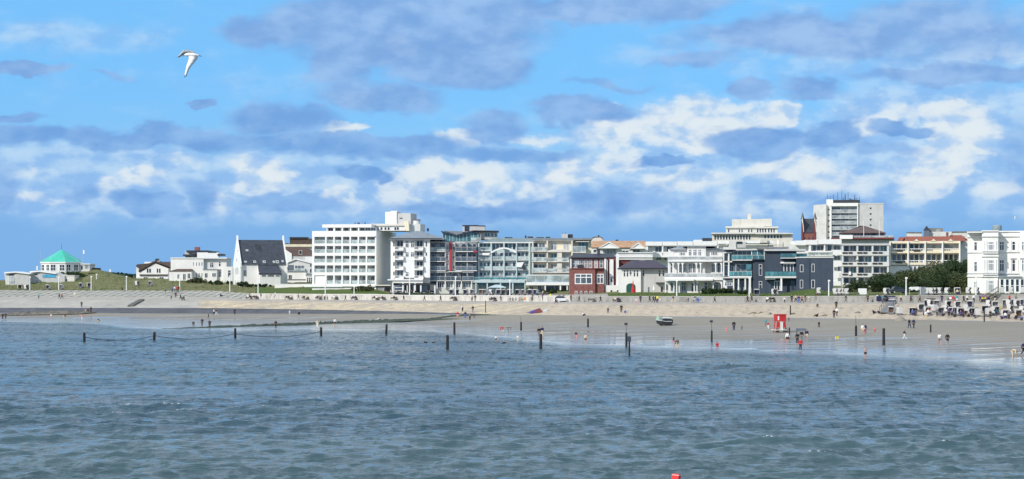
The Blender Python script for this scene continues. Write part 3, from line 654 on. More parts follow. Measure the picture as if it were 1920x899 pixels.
    mesh_obj('annex_roof', V, [(0, 1, 2, 3), (7, 6, 5, 4), (0, 4, 5, 1), (1, 5, 6, 2), (3, 7, 4, 0)], DROOF, e)
    V = [(a0 - .05, -4, zz(430) - .5), (a0 - .05, -.02, zz(430) - .5), (a0 - .05, -.02, zz(364) + .1)]
    mesh_obj('annex_cheek', V + [(x + .2, y_, z) for x, y_, z in V], [(0, 1, 2), (5, 4, 3), (0, 3, 4, 1), (1, 4, 5, 2), (2, 5, 3, 0)], WH2, e)
    for u0, u1 in ((915, 948), (955, 1003), (1010, 1040)):
        o = MB().box(sx(u0), -4.06, zz(448), sx(u1), -4, zz(426) - .25).build('window', WH2, e); MB().box(sx(u0) + .1, -4.09, zz(448) + .1, sx(u1) - .1, -4.02, zz(426) - .35).build('pane', GM, o)
gabled()
# ---- jumble between the gabled house and the hotel
b = Bld('flat_block', 'brown topped flat block rising behind the roofs left of the balcony hotel', 735, Z2, 1080, 8, cat='building')
b.box('wall', [(1078, 236, 1292, 420)], 1, 10, OFFW); b.box('roof_edge', [(1078, 219, 1292, 236)], 0, 10, CREAM); b.box('penthouse', [(1136, 178, 1290, 219)], 2, 9, WOODD); b.box('penthouse_roof', [(1134, 168, 1256, 179)], 1.5, 9.4, DMET)
b.box('ledge', [(1085, 212, 1120, 220)], .5, 6, WOODD)
b = Bld('white_gable_house', 'narrow white gable with dark roof squeezed behind the grey house', 705, Z2, 1085, 8, cat='house')
b.poly('wall', [(1088, 420), (1088, 245), (1150, 284), (1150, 420)], 0, 8, WH); b.poly('roof', [(1088, 240), (1240, 240), (1290, 262), (1290, 300), (1155, 300), (1150, 280)], .3, 8, BROOF)
b.box('lower_wall', [(1150, 300, 1292, 420)], .5, 8, GREYW); b.wins([(1200, 262, 1222, 290, 1), (1255, 305, 1275, 330, 1)], y=.3, pm=GD); b.box('chimney', [(1245, 258, 1262, 282)], 1, 2, WH2)
b.box('white_bay', [(1244, 308, 1293, 345)], -.5, .45, WH2)
b = Bld('grey_gable_house', 'small light grey gabled house with a balcony beside the balcony hotel', 680, Z2, 1105, 8, cat='house')
b.poly('wall', [(1112, 505), (1112, 345), (1178, 326), (1290, 352), (1290, 505)], 0, 9, LGREY); b.poly('roof', [(1104, 346), (1178, 318), (1296, 350), (1296, 356), (1178, 326), (1104, 354)], -.6, 9.2, WH2)
b.win(1170, 366, 1238, 402, 3, 1, pm=GM); b.rail(1165, 388, 1242, 406, 0, depth=.8, g=GBAL); b.wins([(1120, 365, 1164, 402, 1, 1)], pm=GM, fm=DMET)
b.box('low_front', [(1110, 410, 1250, 505)], -4, -.9, WH); b.box('low_roof', [(1106, 405, 1252, 412)], -4.3, -.85, GROOF); b.win(1126, 433, 1152, 466, 2, 1, y=-4, pm=GD); b.box('plinth_band', [(1112, 465, 1250, 471)], -4.1, -4, DMET)
b.box('veranda', [(1250, 440, 1296, 505)], -5.5, -4.02, WH); b.wins([(1256, 452, 1267, 497, 1, 2), (1270, 452, 1281, 497, 1, 2), (1283, 452, 1294, 497, 1, 2)], y=-5.5, pm=GD); b.rail(1246, 425, 1297, 440, -4.02, depth=1.6); b.wins([(1276, 358, 1290, 378, 1), (1276, 390, 1290, 420, 1)], pm=GD)
b = Bld('garden_wall', 'long low white wall at the top of the lawn before the balcony hotel', 630, Z2, 1030, 7.5, cat='wall')
b.box('wall_body', [(1030, 500, 1300, 530)], 0, .35, WH); b.box('coping', [(1029, 497, 1300, 500)], -.05, .4, WH2)
# ---- hotel with the white balcony grid (turned so its right side shows)
b = Bld('balcony_hotel', 'white six storey hotel with a regular grid of square balconies and a blank side greyed as shade', 612, Z3, 78, 7.6, yaw=-9, cat='hotel')
UE = [97, 205, 281, 357, 433, 509, 585, 667]; VE = [(322, 385), (408, 473), (500, 563), (590, 655), (684, 765)]
g = MB(); X = b.x
xl, xr = X(76), X(677)
zt = b.z(272); zb_ = b.z(795)
ys = [b.z(v) for r in VE for v in r]
prev = zt
for (v0, v1) in VE:
    g.box(xl, 0, b.z(v0), xr, 1.9, prev) ; prev = b.z(v1)
g.box(xl, 0, zb_ - 1.5, xr, 1.9, prev)
for i, u in enumerate(UE):
    xa = X(u); w = .42
    if i == 0: a_, c_ = xl, X(97)
    elif i == 7: a_, c_ = X(665), xr
    else: a_, c_ = xa - w / 2, xa + w / 2
    for (v0, v1) in VE: g.box(a_, 0, b.z(v1) - .001, c_, 1.9, b.z(v0) + .001)
g.build('facade_grid', WH2, b.e)
b.box('wall', [(80, 276, 676, 795)], 1.9, 2.2, LOG)
sd = MB(); sd.box(xl + .02, 2.2, zb_ - 1.5, xr + .012, 27, zt - .02); sd.build('block', mat('shaded_side_render', (.62, .61, .59), .85, .05, .2), b.e)  # shade of the white side wall is put into this greyer colour
MB().box(xl - .02, -.02, zt + .002, xr + .03, 27.1, zt + .12).build('roof_edge', WH2, b.e)
for r, (v0, v1) in enumerate(VE):
    for c in range(7):
        if r == 4 and c == 0: b.box('infill_panel', [(104, 688, 200, 762)], .3, .5, WH2); continue
        u0 = UE[c] + (0 if c == 0 else 6); u1 = UE[c + 1] - 6 if c < 6 else 664
        mid = u0 + (u1 - u0) * random.choice([.45, .5, .55])
        b.win(u0 + 2 + (u1 - u0) * .5, v0 + 8, u1 - 3, v1 - 2, 2, 1, y=1.9, pm=random.choice([GD, GM, GC, GC]), name='balcony_door')
        x0, x1, z0, z1 = X(u0, .2), X(u1, .2), b.z(v1), b.z(v1) + 1.0
        o = MB().box(x0, .2, z1 - .06, x1, .26, z1).build('railing', WH2, b.e); MB().box(x0 + .02, .22, z0 + .05, x1 - .02, .25, z1 - .062).build('glass_panel', GBAL, o)
b.box('awning', [(600, 312, 662, 322)], -.5, .6, WH2)
b.box('base_band', [(0, 770, 360, 792), (360, 776, 668, 788)], -.6, -.01, WH2)
t5 = b.box('top_floor', [(215, 236, 672, 272)], 3.5, 20, LOG); b.box('top_slab', [(170, 206, 632, 236)], 1.0, 21, WH); b.box('top_pier', [(275, 234, 288, 271), (352, 234, 364, 271), (430, 234, 440, 271), (506, 234, 516, 271), (212, 234, 219, 271)], 1.3, 3.4, WH2)
for u in (225, 292, 368, 444, 520, 575, 625): b.win(u, 238, u + 48, 270, 2, 1, y=3.5, pm=random.choice([GD, GM]))
b.box('rear_wing', [(632, 222, 950, 268)], 6, 22, WH); b.box('wing_roof', [(628, 202, 945, 222)], 5.5, 22.3, OFFW)
b.wins([(u, 232, u + 24, 264, 1) for u in (680, 714, 752, 782, 845, 868)], y=6, pm=GD)
b.box('lift_tower', [(762, 92, 868, 205)], 9, 10.0, WH2); b.box('tower_block', [(766, 96, 868, 205)], 10.01, 19, LGREY)
b.box('tower_block', [(868, 105, 1000, 215)], 9.4, 18, GREYW); b.box('tower_top', [(812, 83, 870, 95)], 9, 14, WH2); b.box('vent_box', [(895, 148, 922, 156)], 9.3, 9.4, DMET)  # lift tower's lit front and shaded side are put into the wall colours
b.poly('stair_fin', [(930, 180), (980, 180), (985, 270), (955, 270)], 4, 5.5, CREAM); b.box('stair_block', [(980, 205, 1090, 290)], 6, 13, LGREY)
MB().lathe([(1.0, b.z(210, 9)), (1.0, b.z(172, 9)), (.8, b.z(168, 9))], 16, (b.x(1057, 9), 9)).build('water_tank', LGREY, b.e); MB().lathe([(1.15, b.z(172, 9)), (1.15, b.z(166, 9))], 16, (b.x(1057, 9), 9)).build('tank_cap', BRICKD, b.e)
b.box('aerial', [(475, 188, 480, 206), (500, 190, 520, 204), (568, 186, 574, 206)], 8, 8.4, DMET)
b.box('entrance', [(680, 775, 830, 860)], 0, 3, DMET); b.box('entrance_band', [(678, 772, 832, 782)], -.4, 3.1, OFFW); b.box('shop_window', [(690, 800, 752, 862)], -.2, -.01, GC); b.box('door', [(760, 795, 800, 864)], -.15, -.01, GD)
# ---- white house with hipped grey roof and stacked balconies
b = Bld('balcony_house', 'white four storey house with grey hipped roof and curved stacked balconies', 592, Z4, 60, 6.7, cat='hotel')
b.box('wall', [(66, 258, 455, 700)], 1.2, 22, WH); b.box('bay', [(84, 262, 108, 640), (192, 262, 302, 640), (398, 262, 456, 640)], 0, 1.19, WH2)
rb = MB(); rb.hip(b.x(50), -1.2, b.x(600), 24, b.z(250), b.z(176, 11), 7, .35); rb.build('roof', GROOF, b.e); b.box('gutter', [(50, 248, 575, 254)], -1.3, -1.1, DMET)
MB().box(b.x(425, 6), 6, b.z(180, 6), b.x(445, 6), 7, b.z(150, 6)).build('chimney', DMET, b.e)
for i, (v0, v1) in enumerate(((272, 352), (382, 445), (476, 545), (570, 640))):
    for (u0, u1) in ((106, 192), (300, 388)):
        b.win(u0 + 22, v0, u1 - 2, v1 - 10, 2, 1, y=1.2, pm=random.choice([GD, GD, GM]), name='balcony_door'); o = b.rail(u0, v1 - 22, u1 + 2, v1 + 12, 1.2, depth=1.9, step=.35)
        b.box('curved_front', [(u0 + 2, v1 + 6, u1, v1 + 20)], -.9, 1.1, WH2)
    for (u0, u1) in ((211, 246), (264, 300)): 
        if i != 2 and not (i == 3 and u0 > 250): b.win(u0, v0 + 4 if i < 3 else v0 + 12, u1, v1 - 10, 2, 2, pm=GM)
    for u0 in (90, 411): 
        if not (u0 == 411 and i > 1): b.win(u0, v0 + 8, u0 + 16, v1 - 20, 1, 1, pm=GD)
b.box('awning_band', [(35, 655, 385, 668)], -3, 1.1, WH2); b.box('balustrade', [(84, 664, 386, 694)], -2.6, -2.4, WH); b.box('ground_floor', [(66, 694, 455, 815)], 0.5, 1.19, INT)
b.box('ground_pier', [(78, 694, 92, 815), (180, 694, 194, 815), (300, 694, 314, 815)], -2.6, .49, WH2); b.wins([(104, 715, 170, 790, 2, 2)], y=.5, pm=GD); b.win(205, 705, 290, 805, 3, 1, y=.5, pm=GD)
# ---- apartments with the red stripe and the glass penthouse
b = Bld('stripe_apartments', 'grey apartment building with a tall red stripe and glazed butterfly roof penthouse', 594, Z4, 455, 6.7, cat='building')
b.box('wall', [(457, 280, 935, 700)], 2.0, 20, SLATE2)
FL = [(296, 378), (398, 476), (496, 568), (590, 668)]
for i, (v0, v1) in enumerate(FL):
    secs = [(462, 610), (708, 822), (826, 922)] if i < 3 else [(455, 602), (612, 765), (776, 890)]
    for k, (u0, u1) in enumerate(secs):
        n = 3 if u1 - u0 > 120 else 2
        for j in range(n):
            a = u0 + (u1 - u0) * j / n + 4; c = u0 + (u1 - u0) * (j + 1) / n - 6
            b.win(a, v0 + 6, c, v1 - 4, 1, 1, y=2.0, pm=random.choice([GD, GD, GM, GC]), name='balcony_door')
        b.rail(u0, v1 - 42, u1, v1, 2, depth=2.0, m=LGREY, g=GBAL if (i == 0 and k == 0) else GM, step=1.2, slab=WH2)
    b.box('divider', [(604, v0 - 12, 612, v1 + 6), (822, v0 - 12, 828, v1 + 6)], .3, 1.99, LGREY)
b.box('frame_beam', [(457, 284, 640, 292), (700, 284, 930, 290), (414, 582, 890, 588)], -.1, .2, LGREY); b.box('frame_post', [(457, 292, 462, 580), (916, 290, 922, 582)], 0, .3, DMET)
b.box('stair_wall', [(612, 292, 648, 570), (676, 292, 706, 570)], 1.0, 1.99, LGREY); b.box('red_stripe', [(650, 290, 674, 572)], .2, 1.98, REDM); b.box('red_panel', [(886, 372, 922, 390)], -.06, -.01, REDM)
for v in (310, 400, 500): b.win(614, v, 645, v + 55, 1, 2, y=1.0, pm=GC); b.win(682, v + 20, 704, v + 55, 1, 1, y=1.0, pm=GM)
b.box('parasol_green', [(588, 330, 622, 372)], 1.2, 1.9, mat('dark_green_cloth', (.02, .09, .07), .8))
b.box('gable_wall', [(455, 240, 575, 282)], 3.5, 16, SLATE2); b.win(505, 246, 556, 280, 3, 1, y=3.5, pm=GM)
b.box('penthouse_glass', [(578, 218, 960, 278)], 2.5, 14, GT); b.box('penthouse_core', [(880, 190, 1125, 262)], 3.5, 15, GREYW)
fr = MB()
for u in (578, 610, 650, 682, 720, 748, 782, 820, 862, 884, 930, 958): fr.box(b.x(u, 2.4), 2.4, b.z(278, 2.4), b.x(u, 2.4) + .12, 2.52, b.z(205, 2.4))
fr.build('mullion', LGREY, b.e)
b.poly('penthouse_gable', [(578, 220), (578, 182), (720, 220)], 2.5, 13, GT); b.poly('penthouse_gable', [(720, 220), (880, 178), (880, 220)], 2.5, 13, GT)
b.poly('roof', [(565, 176), (722, 213), (885, 170), (1138, 174), (1138, 182), (885, 179), (722, 222), (565, 184)], 1.4, 15, DROOF)
b.poly('rear_roof', [(590, 174), (780, 180), (780, 206), (722, 214)], 6, 15, GROOF)
b.wins([(890, 190, 948, 236, 2), (1000, 192, 1052, 236, 2), (1062, 195, 1084, 240, 1), (1100, 195, 1122, 240, 1)], y=3.5, pm=GT); b.rail(862, 243, 962, 274, 2.5, depth=1, g=GBAL, m=LGREY)
b.box('roof_core', [(780, 124, 1000, 186)], 5, 14, GREYW); b.box('roof_core_cap', [(776, 118, 938, 126), (938, 122, 1003, 128)], 4.8, 14.2, DMET); b.box('roof_opening', [(800, 128, 846, 180)], 4.9, 5.0, GD)
for u0, u1 in ((524, 600), (615, 688), (700, 765), (776, 868)): b.win(u0 + 6, 686, u1 - 6, 738, 3, 1, y=1.2, pm=random.choice([GD, GM]), fm=WH2)
b.box('ground_wall', [(457, 700, 935, 800)], 1.2, 1.98, LGREY); b.box('ground_pier', [(602, 672, 612, 748), (765, 672, 773, 748), (522, 680, 530, 748), (690, 672, 697, 748), (866, 672, 874, 748)], 0, 1.1, WH2)
b.box('awning', [(712, 286, 800, 292), (636, 578, 770, 584)], -.8, .6, WH2)
# ---- cafe pavilion on the terrace before them
b = Bld('cafe_pavilion', 'glazed seafront cafe with flat dark awning on white posts before the stacked balcony house', 576, Z4, 90, 6.6, cat='cafe')
b.box('roof', [(150, 700, 512, 712)], 0, 8, DMET); b.box('post', [(180, 712, 190, 815), (226, 712, 234, 815), (296, 712, 304, 815), (358, 712, 372, 815), (498, 712, 510, 815)], .2, .6, WH2)
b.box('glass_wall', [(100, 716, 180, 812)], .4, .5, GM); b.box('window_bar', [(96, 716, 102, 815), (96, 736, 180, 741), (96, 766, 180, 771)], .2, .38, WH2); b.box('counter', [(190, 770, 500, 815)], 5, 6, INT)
b.box('windbreak', [(376, 716, 430, 812)], .3, .36, GD); b.box('hedge_row', [(100, 786, 500, 815)], -1.0, -.3, mat('planter_green', (.05, .08, .04), .9, .5, 2., bump=.8))
# ---- teal building
b = Bld('teal_building', 'pale teal five storey building with arched centre bays and a teal metal roof', 596, Z4, 930, 6.7, cat='building')
b.box('wall', [(930, 290, 1468, 700)], 1.5, 20, TEAL)
V = MB(); V.prism([(b.x(925), b.z(296)), (b.x(965), b.z(290)), (b.x(1080), b.z(248)), (b.x(1480), b.z(248)), (b.x(1478), b.z(296))], 0.3, 20); V.build('roof', TEALD, b.e)
b.box('eaves_fascia', [(940, 289, 1478, 297)], .0, .29, WH2)
PI_ = [(935, 946), (1056, 1070), (1184, 1196), (1310, 1320), (1434, 1450)]
b.box('pier', [(u0, 297, u1, 660) for u0, u1 in PI_], 0, 1.49, TEAL)
for i, (v0, v1) in enumerate(((296, 370), (385, 462), (482, 560), (582, 655))):
    for k, (u0, u1) in enumerate(((946, 1056), (1070, 1184), (1196, 1310), (1320, 1434))):
        n = 3
        for j in range(n):
            a = u0 + (u1 - u0) * j / n + 3; c = u0 + (u1 - u0) * (j + 1) / n - 3
            b.win(a, v0 + 4, c, v1 - 6, 1, 1, y=1.5, fm=WH2, pm=random.choice([GM, GM, GT, GC, GD]), name='balcony_door')
        if not (i == 0 and k in (1, 2)): b.rail(u0, v1 - 34, u1, v1, 1.5, depth=1.2, m=TEAL, g=GBAL, step=1.3, slab=WH2)
ar = MB()
for u0, u1 in ((1066, 1188), (1192, 1314)):
    x0, x1 = b.x(u0), b.x(u1); z0 = b.z(382); hh = b.z(340) - z0; pts = []; N = 8
    left = u0 < 1100
    for i in range(N + 1): tt = i / N; pts.append((x0 + (x1 - x0) * tt, z0 + hh * math.sin(math.pi / 2 * (tt if left else 1 - tt))))
    for (xa, za), (xb, zb2) in zip(pts, pts[1:]): ar.prism([(xa, za - .45), (xb, zb2 - .45), (xb, zb2), (xa, za)], -.35, .0)
ar.build('arch', WH2, b.e)
b.poly('awning', [(940, 396), (1052, 394), (1040, 418), (942, 418)], -.4, .3, WH2); b.poly('awning', [(1320, 490), (1390, 486), (1362, 536), (1316, 534)], -.5, .4, WH2); b.poly('parasol', [(1376, 520), (1392, 490), (1408, 560), (1376, 560)], -.3, .3, DMET)
b.rail(890, 634, 1470, 662, 1.5, depth=3.2, m=TEAL, g=GBALT, step=1.4, slab=TEAL); b.box('terrace_base', [(880, 664, 1400, 690)], -1.8, 1.4, TEAL)
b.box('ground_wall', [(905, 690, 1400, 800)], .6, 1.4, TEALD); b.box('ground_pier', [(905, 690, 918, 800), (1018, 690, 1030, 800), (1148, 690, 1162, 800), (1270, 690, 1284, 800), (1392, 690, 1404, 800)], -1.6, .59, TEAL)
for u0, u1 in ((924, 1008), (1046, 1144), (1170, 1262), (1290, 1384)): b.win(u0, 686, u1, 724, 2, 1, y=.6, pm=GT, fm=TEAL)
MB().box(b.x(1398, 5), 5, b.z(250, 5), b.x(1414, 5), 6, b.z(222, 5)).build('chimney', DMET, b.e); b.box('roof_dormer', [(1200, 238, 1275, 249), (1425, 232, 1480, 249)], 4, 9, DROOF)
# ---- cream building
b = Bld('cream_building', 'cream and white four storey building with glass balconies beside the teal one', 592, Z5, 212, 6.7, cat='building')
b.box('wall', [(240, 190, 690, 600)], 2, 20, CREAM); b.box('roof', [(236, 160, 905, 182)], .6, 20, GROOF); b.box('roof_band', [(236, 182, 690, 192)], .8, 20, LGREY)
for i, (v0, v1) in enumerate(((205, 305), (328, 420), (448, 540))):
    b.win(300, v0 + 10, 372, v1 - 4, 2, 1, y=2, pm=random.choice([GM, GC]), name='balcony_door'); b.win(244, v0 + 6, 292, v1 - 4, 1, 1, y=2, pm=GD, name='balcony_door')
    b.rail(214 if i == 0 else 222, v1 - 44, 388, v1, 2, depth=2.0, g=GBAL, slab=WH2)
    b.win(436, v0 + 4, 502, v1 - 8, 2, 1, y=2, pm=random.choice([GM, GC, GT])); b.win(574, v0 + 2, 642, v1 - 8, 2, 1, y=2, pm=random.choice([GM, GC]))
    if i: b.rail(404, v1 - 36, 652, v1 + 2, 2, depth=1.6, g=GBAL, slab=WH2, step=1.8)
b.box('pier', [(388, 192, 404, 560), (666, 190, 682, 560), (226, 200, 240, 560), (508, 325, 560, 420), (508, 445, 560, 540)], .4, 1.99, OFFW)
b.poly('curved_slab', [(395, 306), (450, 290), (600, 286), (660, 300), (660, 318), (395, 318)], .2, 1.99, OFFW)
b.box('corner_block', [(684, 180, 890, 600)], 2.6, 20, CREAM); b.win(744, 200, 856, 292, 3, 1, y=2.6, pm=GT, name='balcony_door'); b.rail(680, 252, 830, 318, 2.6, depth=2.2, g=GBAL, slab=WH2); b.box('awning', [(716, 196, 866, 204)], .6, 2.5, OFFW)
b.box('roof_box', [(560, 112, 628, 160)], 4, 8, GREYW); b.box('roof_box', [(630, 118, 684, 160)], 4.5, 8.5, DMET); b.box('roof_mast', [(570, 100, 574, 112), (600, 98, 605, 112)], 5, 5.3, DMET); b.box('dormer', [(275, 150, 360, 162), (380, 146, 430, 162)], 3, 8, DROOF)
b.box('terrace_block', [(158, 655, 660, 690)], -3, 1.9, WH2); b.rail(160, 578, 664, 655, 1.99, depth=4.6, g=GBAL, slab=WH2, step=2.2); b.box('terrace_beam', [(168, 572, 664, 580)], -2.6, -2.4, WH2)
b.box('terrace_awning', [(470, 590, 640, 650)], -.5, 0.3, WH2); b.wins([(180, 590, 240, 650, 2), (350, 590, 440, 650, 2)], y=1.99, pm=GD)
b.box('ground_wall', [(190, 690, 660, 815)], .5, 1.9, OFFW)
b.wins([(190, 700, 240, 800, 2, 2), (288, 694, 332, 760, 2), (384, 694, 470, 740, 3), (486, 690, 520, 750, 1), (566, 690, 604, 740, 1)], y=.5, pm=GD)
b.box('ground_pier', [(366, 690, 380, 750), (536, 690, 552, 745), (614, 690, 626, 745), (640, 690, 652, 815)], -2.8, .4, WH2); b.box('planting', [(330, 738, 640, 800)], -1.2, -.4, mat('planter_green', (.05, .08, .04)))
# ---- white house with brown curved gable and orange roofs
b = Bld('orange_roof_hotel', 'white hotel with weathered orange tile roofs and small white gables behind the brick house', 640, Z5, 890, 7, cat='hotel')
b.box('wall', [(888, 262, 1500, 420)], 1, 14, WH)
V = MB(); V.V += [(b.x(885), -.2, b.z(266)), (b.x(1500), -.2, b.z(266)), (b.x(1500, 5), 5, b.z(192, 5)), (b.x(905, 5), 5, b.z(192, 5)), (b.x(885), 10, b.z(266)), (b.x(1500), 10, b.z(266))]; V.F += [(0, 1, 2, 3), (3, 2, 5, 4), (0, 3, 4), (1, 5, 2), (0, 4, 5, 1)]; V.build('roof', OROOF, b.e)
for pts in ([(980, 268), (1092, 202), (1204, 268)], [(1334, 275), (1420, 212), (1500, 275)]):
    (a, v1), (m_, v0), (c, _) = pts
    b.poly('gable', [(a + 8, v1), (m_, v0 + 6), (c - 8, v1)], -1.4, 4, WH); b.poly('gable_trim', [(a - 6, v1 + 2), (m_, v0 - 4), (c + 6, v1 + 2), (c + 6, v1 + 10), (m_, v0 + 10), (a - 6, v1 + 10)], -1.7, -1.41, WH2)
b.box('gable_beam', [(985, 266, 1200, 276), (1338, 272, 1500, 280)], -1.6, 1, WH2); b.win(1020, 282, 1170, 345, 4, 1, y=1, pm=GC); b.win(1352, 286, 1438, 330, 2, 1, y=1, pm=GM); b.box('parapet', [(1225, 288, 1322, 298), (905, 280, 950, 290)], -1.0, -.7, WH2)
b.box('chimney', [(1165, 178, 1195, 192)], 5, 6, DMET); b.wins([(912, 290, 950, 325, 1), (1240, 300, 1310, 325, 2)], y=1, pm=GM)
b = Bld('curved_gable_house', 'dull brown rounded gable rising behind the cream building', 650, Z5, 900, 7, cat='house')
pts = [(1030, 400), (900, 400), (900, 158)] + [(905 + 60 * (1 - math.cos(t * math.pi / 6)) , 158 - 14 * math.sin(t * math.pi / 6)) for t in range(1, 4)] + [(985, 146), (1015, 160), (1030, 185)]
b.poly('wall', pts, 0, 8, OFFW); b.poly('verge', [(898, 158), (920, 146), (985, 142), (1018, 156), (1032, 185), (1028, 188), (1012, 164), (985, 148), (920, 152), (900, 164)], -.2, 8.1, BROOF); b.box('chimney', [(966, 128, 982, 144)], 3, 4, DMET)
# ---- brick house
b = Bld('brick_house', 'red brick building with large white bay windows and dark flat roof by the promenade', 556, Z5, 652, 6.7, cat='house')
b.box('wall', [(655, 382, 1050, 810)], 2.5, 14, BRICK); b.box('roof', [(648, 374, 1060, 384)], 1.5, 14.3, DROOF)
V = MB(); V.hip(b.x(655, 3), 3, b.x(1180, 3), 13, b.z(376, 3), b.z(335, 8), 1.2); V.build('roof_top', DROOF, b.e)
b.box('bay', [(668, 508, 935, 810)], -.5, 2.49, BRICK); b.box('bay_right', [(938, 504, 1036, 810)], .2, 2.49, BRICKD if False else BRICK); b.box('bay_coping', [(664, 500, 936, 509), (936, 498, 1040, 505)], -.7, 2.48, BRICKD)
b.win(705, 562, 900, 678, 3, 2, y=-.5, pm=GM, fr=.22); b.win(952, 562, 1030, 674, 2, 2, y=.2, pm=GM, fr=.2)
for u0 in (672, 715, 762, 812, 862, 925, 985): b.win(u0, 404, u0 + 38, 496, 1, 3, y=2.5, pm=random.choice([GC, GM]), fr=.2)
b.box('corner_pier', [(655, 384, 668, 500), (1036, 382, 1060, 810)], 1.9, 2.48, WH2)
b.box('balcony_box', [(735, 462, 802, 498)], .5, 1.6, DMET)
for u0, u1 in ((706, 736), (764, 788), (816, 846), (872, 904)): b.win(u0, 756, u1, 798, 2, 1, y=-.5, pm=GD, fr=.12)
b.box('stair_block', [(1062, 380, 1170, 700)], 3.2, 14, BRICKD); b.box('white_surround', [(1095, 400, 1140, 700), (1170, 340, 1200, 700)], 2.6, 3.19, WH2); b.win(1104, 596, 1134, 660, 1, 2, y=2.6, pm=GD)
b.box('side_block', [(1190, 325, 1580, 405)], 9, 16, LGREY); b.box('side_coping', [(1186, 320, 1584, 328), (1190, 362, 1580, 378)], 8.7, 9, WH2); b.box('dark_wall', [(1205, 404, 1430, 500)], 9.5, 15, BRICKD)
b.box('porch_wall', [(1048, 690, 1232, 810)], .8, 2.58, WH); b.wins([(1102, 742, 1130, 795, 1), (1176, 740, 1226, 790, 2)], y=.8, pm=GD); b.box('chimney', [(958, 280, 990, 352)], 6, 7.2, DROOF)
b.box('flagpole', [(1070, 402, 1076, 700)], 2.2, 2.3, WH2)
# ---- white garage house with purple hipped roof
b = Bld('garage_house', 'white and grey house with purple hipped roof and dark green arched garage door', 536, Z5, 1218, 6.7, cat='house')
b.box('front_block', [(1222, 500, 1448, 800)], 0, 12, WH); b.box('grey_wing', [(1450, 502, 1760, 800)], .8, 12, GREYW)
V = MB(); V.hip(b.x(1212), -.8, b.x(1765), 13, b.z(498), b.z(410, 6), 3.2, .2); V.build('roof', PROOF, b.e); b.box('gutter', [(1210, 495, 1768, 502)], -.95, -.75, DMET)
b.wins([(u, 522, u + 20, 594, 1, 2) for u in (1252, 1286, 1364, 1398)], pm=GD, fr=.1); b.wins([(1463, 520, 1492, 592, 1, 2), (1642, 520, 1672, 594, 1, 2), (1686, 520, 1716, 594, 1, 2)], y=.8, pm=GD)
V = MB(); x0, x1 = b.x(1284), b.x(1386); z0, z1 = b.z(770), b.z(668); r_ = (x1 - x0) / 2; pts = [(x0, z0), (x1, z0)] + [(x0 + r_ + r_ * math.cos(a * math.pi / 8), z1 - .8 + .8 * math.sin(a * math.pi / 8)) for a in range(9)]
V.prism(pts, -.08, -.005); V.build('garage_door', DGREEN, b.e)
V = MB(); xc = b.x(1331); V.box(xc - .07, -.1, b.z(582), xc + .07, -.01, b.z(528)).box(xc - .35, -.1, b.z(556), xc + .35, -.01, b.z(549)); V.build('wall_ornament', DMET, b.e)
b.box('canopy', [(1620, 658, 1722, 668)], -1.4, .79, DMET); b.win(1664, 700, 1700, 770, 1, 1, y=.8, pm=GD, name='door'); b.win(1524, 708, 1546, 772, 1, 1, y=.8, pm=GM, fm=GREYW, name='door')
# ---- long white hotel behind
b = Bld('terrace_hotel', 'long white flat roofed hotel stretching behind the veranda villa and the dark blue house', 650, Z6, 50, 7.5, cat='hotel')
b.box('wall', [(60, 240, 1500, 470)], 2, 14, LOG); b.box('roof_band', [(52, 200, 248, 246), (262, 200, 414, 246), (430, 198, 592, 244), (608, 196, 866, 240), (882, 190, 1002, 226), (1198, 190, 1500, 220)], 0, 14, WH2)
b.box('pier', [(66, 246, 90, 330), (248, 200, 262, 330), (414, 200, 430, 330), (592, 200, 608, 330), (866, 196, 882, 330)], .3, 1.99, WH2)
for u in (168, 300, 470, 640, 760): b.win(u, 256, u + 76, 328, 2, 1, y=2, pm=random.choice([GM, GC, GD]), name='balcony_door')
b.box('balcony_front', [(136, 318, 246, 372), (262, 314, 400, 366), (430, 310, 590, 360)], -.3, 0, WH2); b.box('lower_slab', [(60, 366, 1300, 376)], -.4, 1.9, WH2)
b.wins([(180, 378, 240, 410, 2), (270, 378, 330, 410, 2)], y=2, pm=GM)
b.box('roof_unit', [(704, 160, 810, 192)], 2, 5, DMET); b.box('roof_unit', [(612, 180, 700, 200)], 2, 6, LGREY)
b.box('stair_head', [(1002, 196, 1078, 262)], -1, 3, LGREY); b.box('stair_head', [(1078, 200, 1190, 268)], -.5, 4, GREYW); b.box('hatch', [(1090, 200, 1150, 226)], -.6, -.51, GD); b.box('roof_unit', [(1350, 168, 1430, 212)], -1, 3, OFFW)
T = Z7
b = Bld('terrace_hotel', 'white hotel wing with angled balconies right of the dark blue house', 612, T, 820, 7.2, cat='hotel')
b.box('wall', [(700, 440, 1095, 760)], 2, 12, LOG); b.box('roof_band', [(745, 415, 820, 450), (820, 410, 912, 446), (915, 406, 1026, 442), (1026, 404, 1095, 444)], 0, 12, WH2)
b.wins([(870, 448, 902, 495, 1), (905, 450, 960, 492, 2), (985, 448, 1020, 495, 1), (1034, 452, 1085, 490, 2)], y=2, pm=GM, name='balcony_door'); b.box('pier', [(845, 448, 860, 495), (962, 446, 970, 495)], .3, 1.99, WH2)
b.box('balcony_front', [(800, 494, 1030, 506), (1028, 486, 1095, 525), (1030, 568, 1095, 612), (1030, 650, 1095, 700)], -.3, .2, WH2); b.rail(840, 505, 1028, 530, 2, depth=2.0, m=WH2, g=GBAL); b.box('lower_front', [(1030, 726, 1090, 760)], 0, 2, WH2)
b.wins([(1036, 530, 1085, 565, 2), (1036, 616, 1085, 648, 2)], y=2, pm=GM)
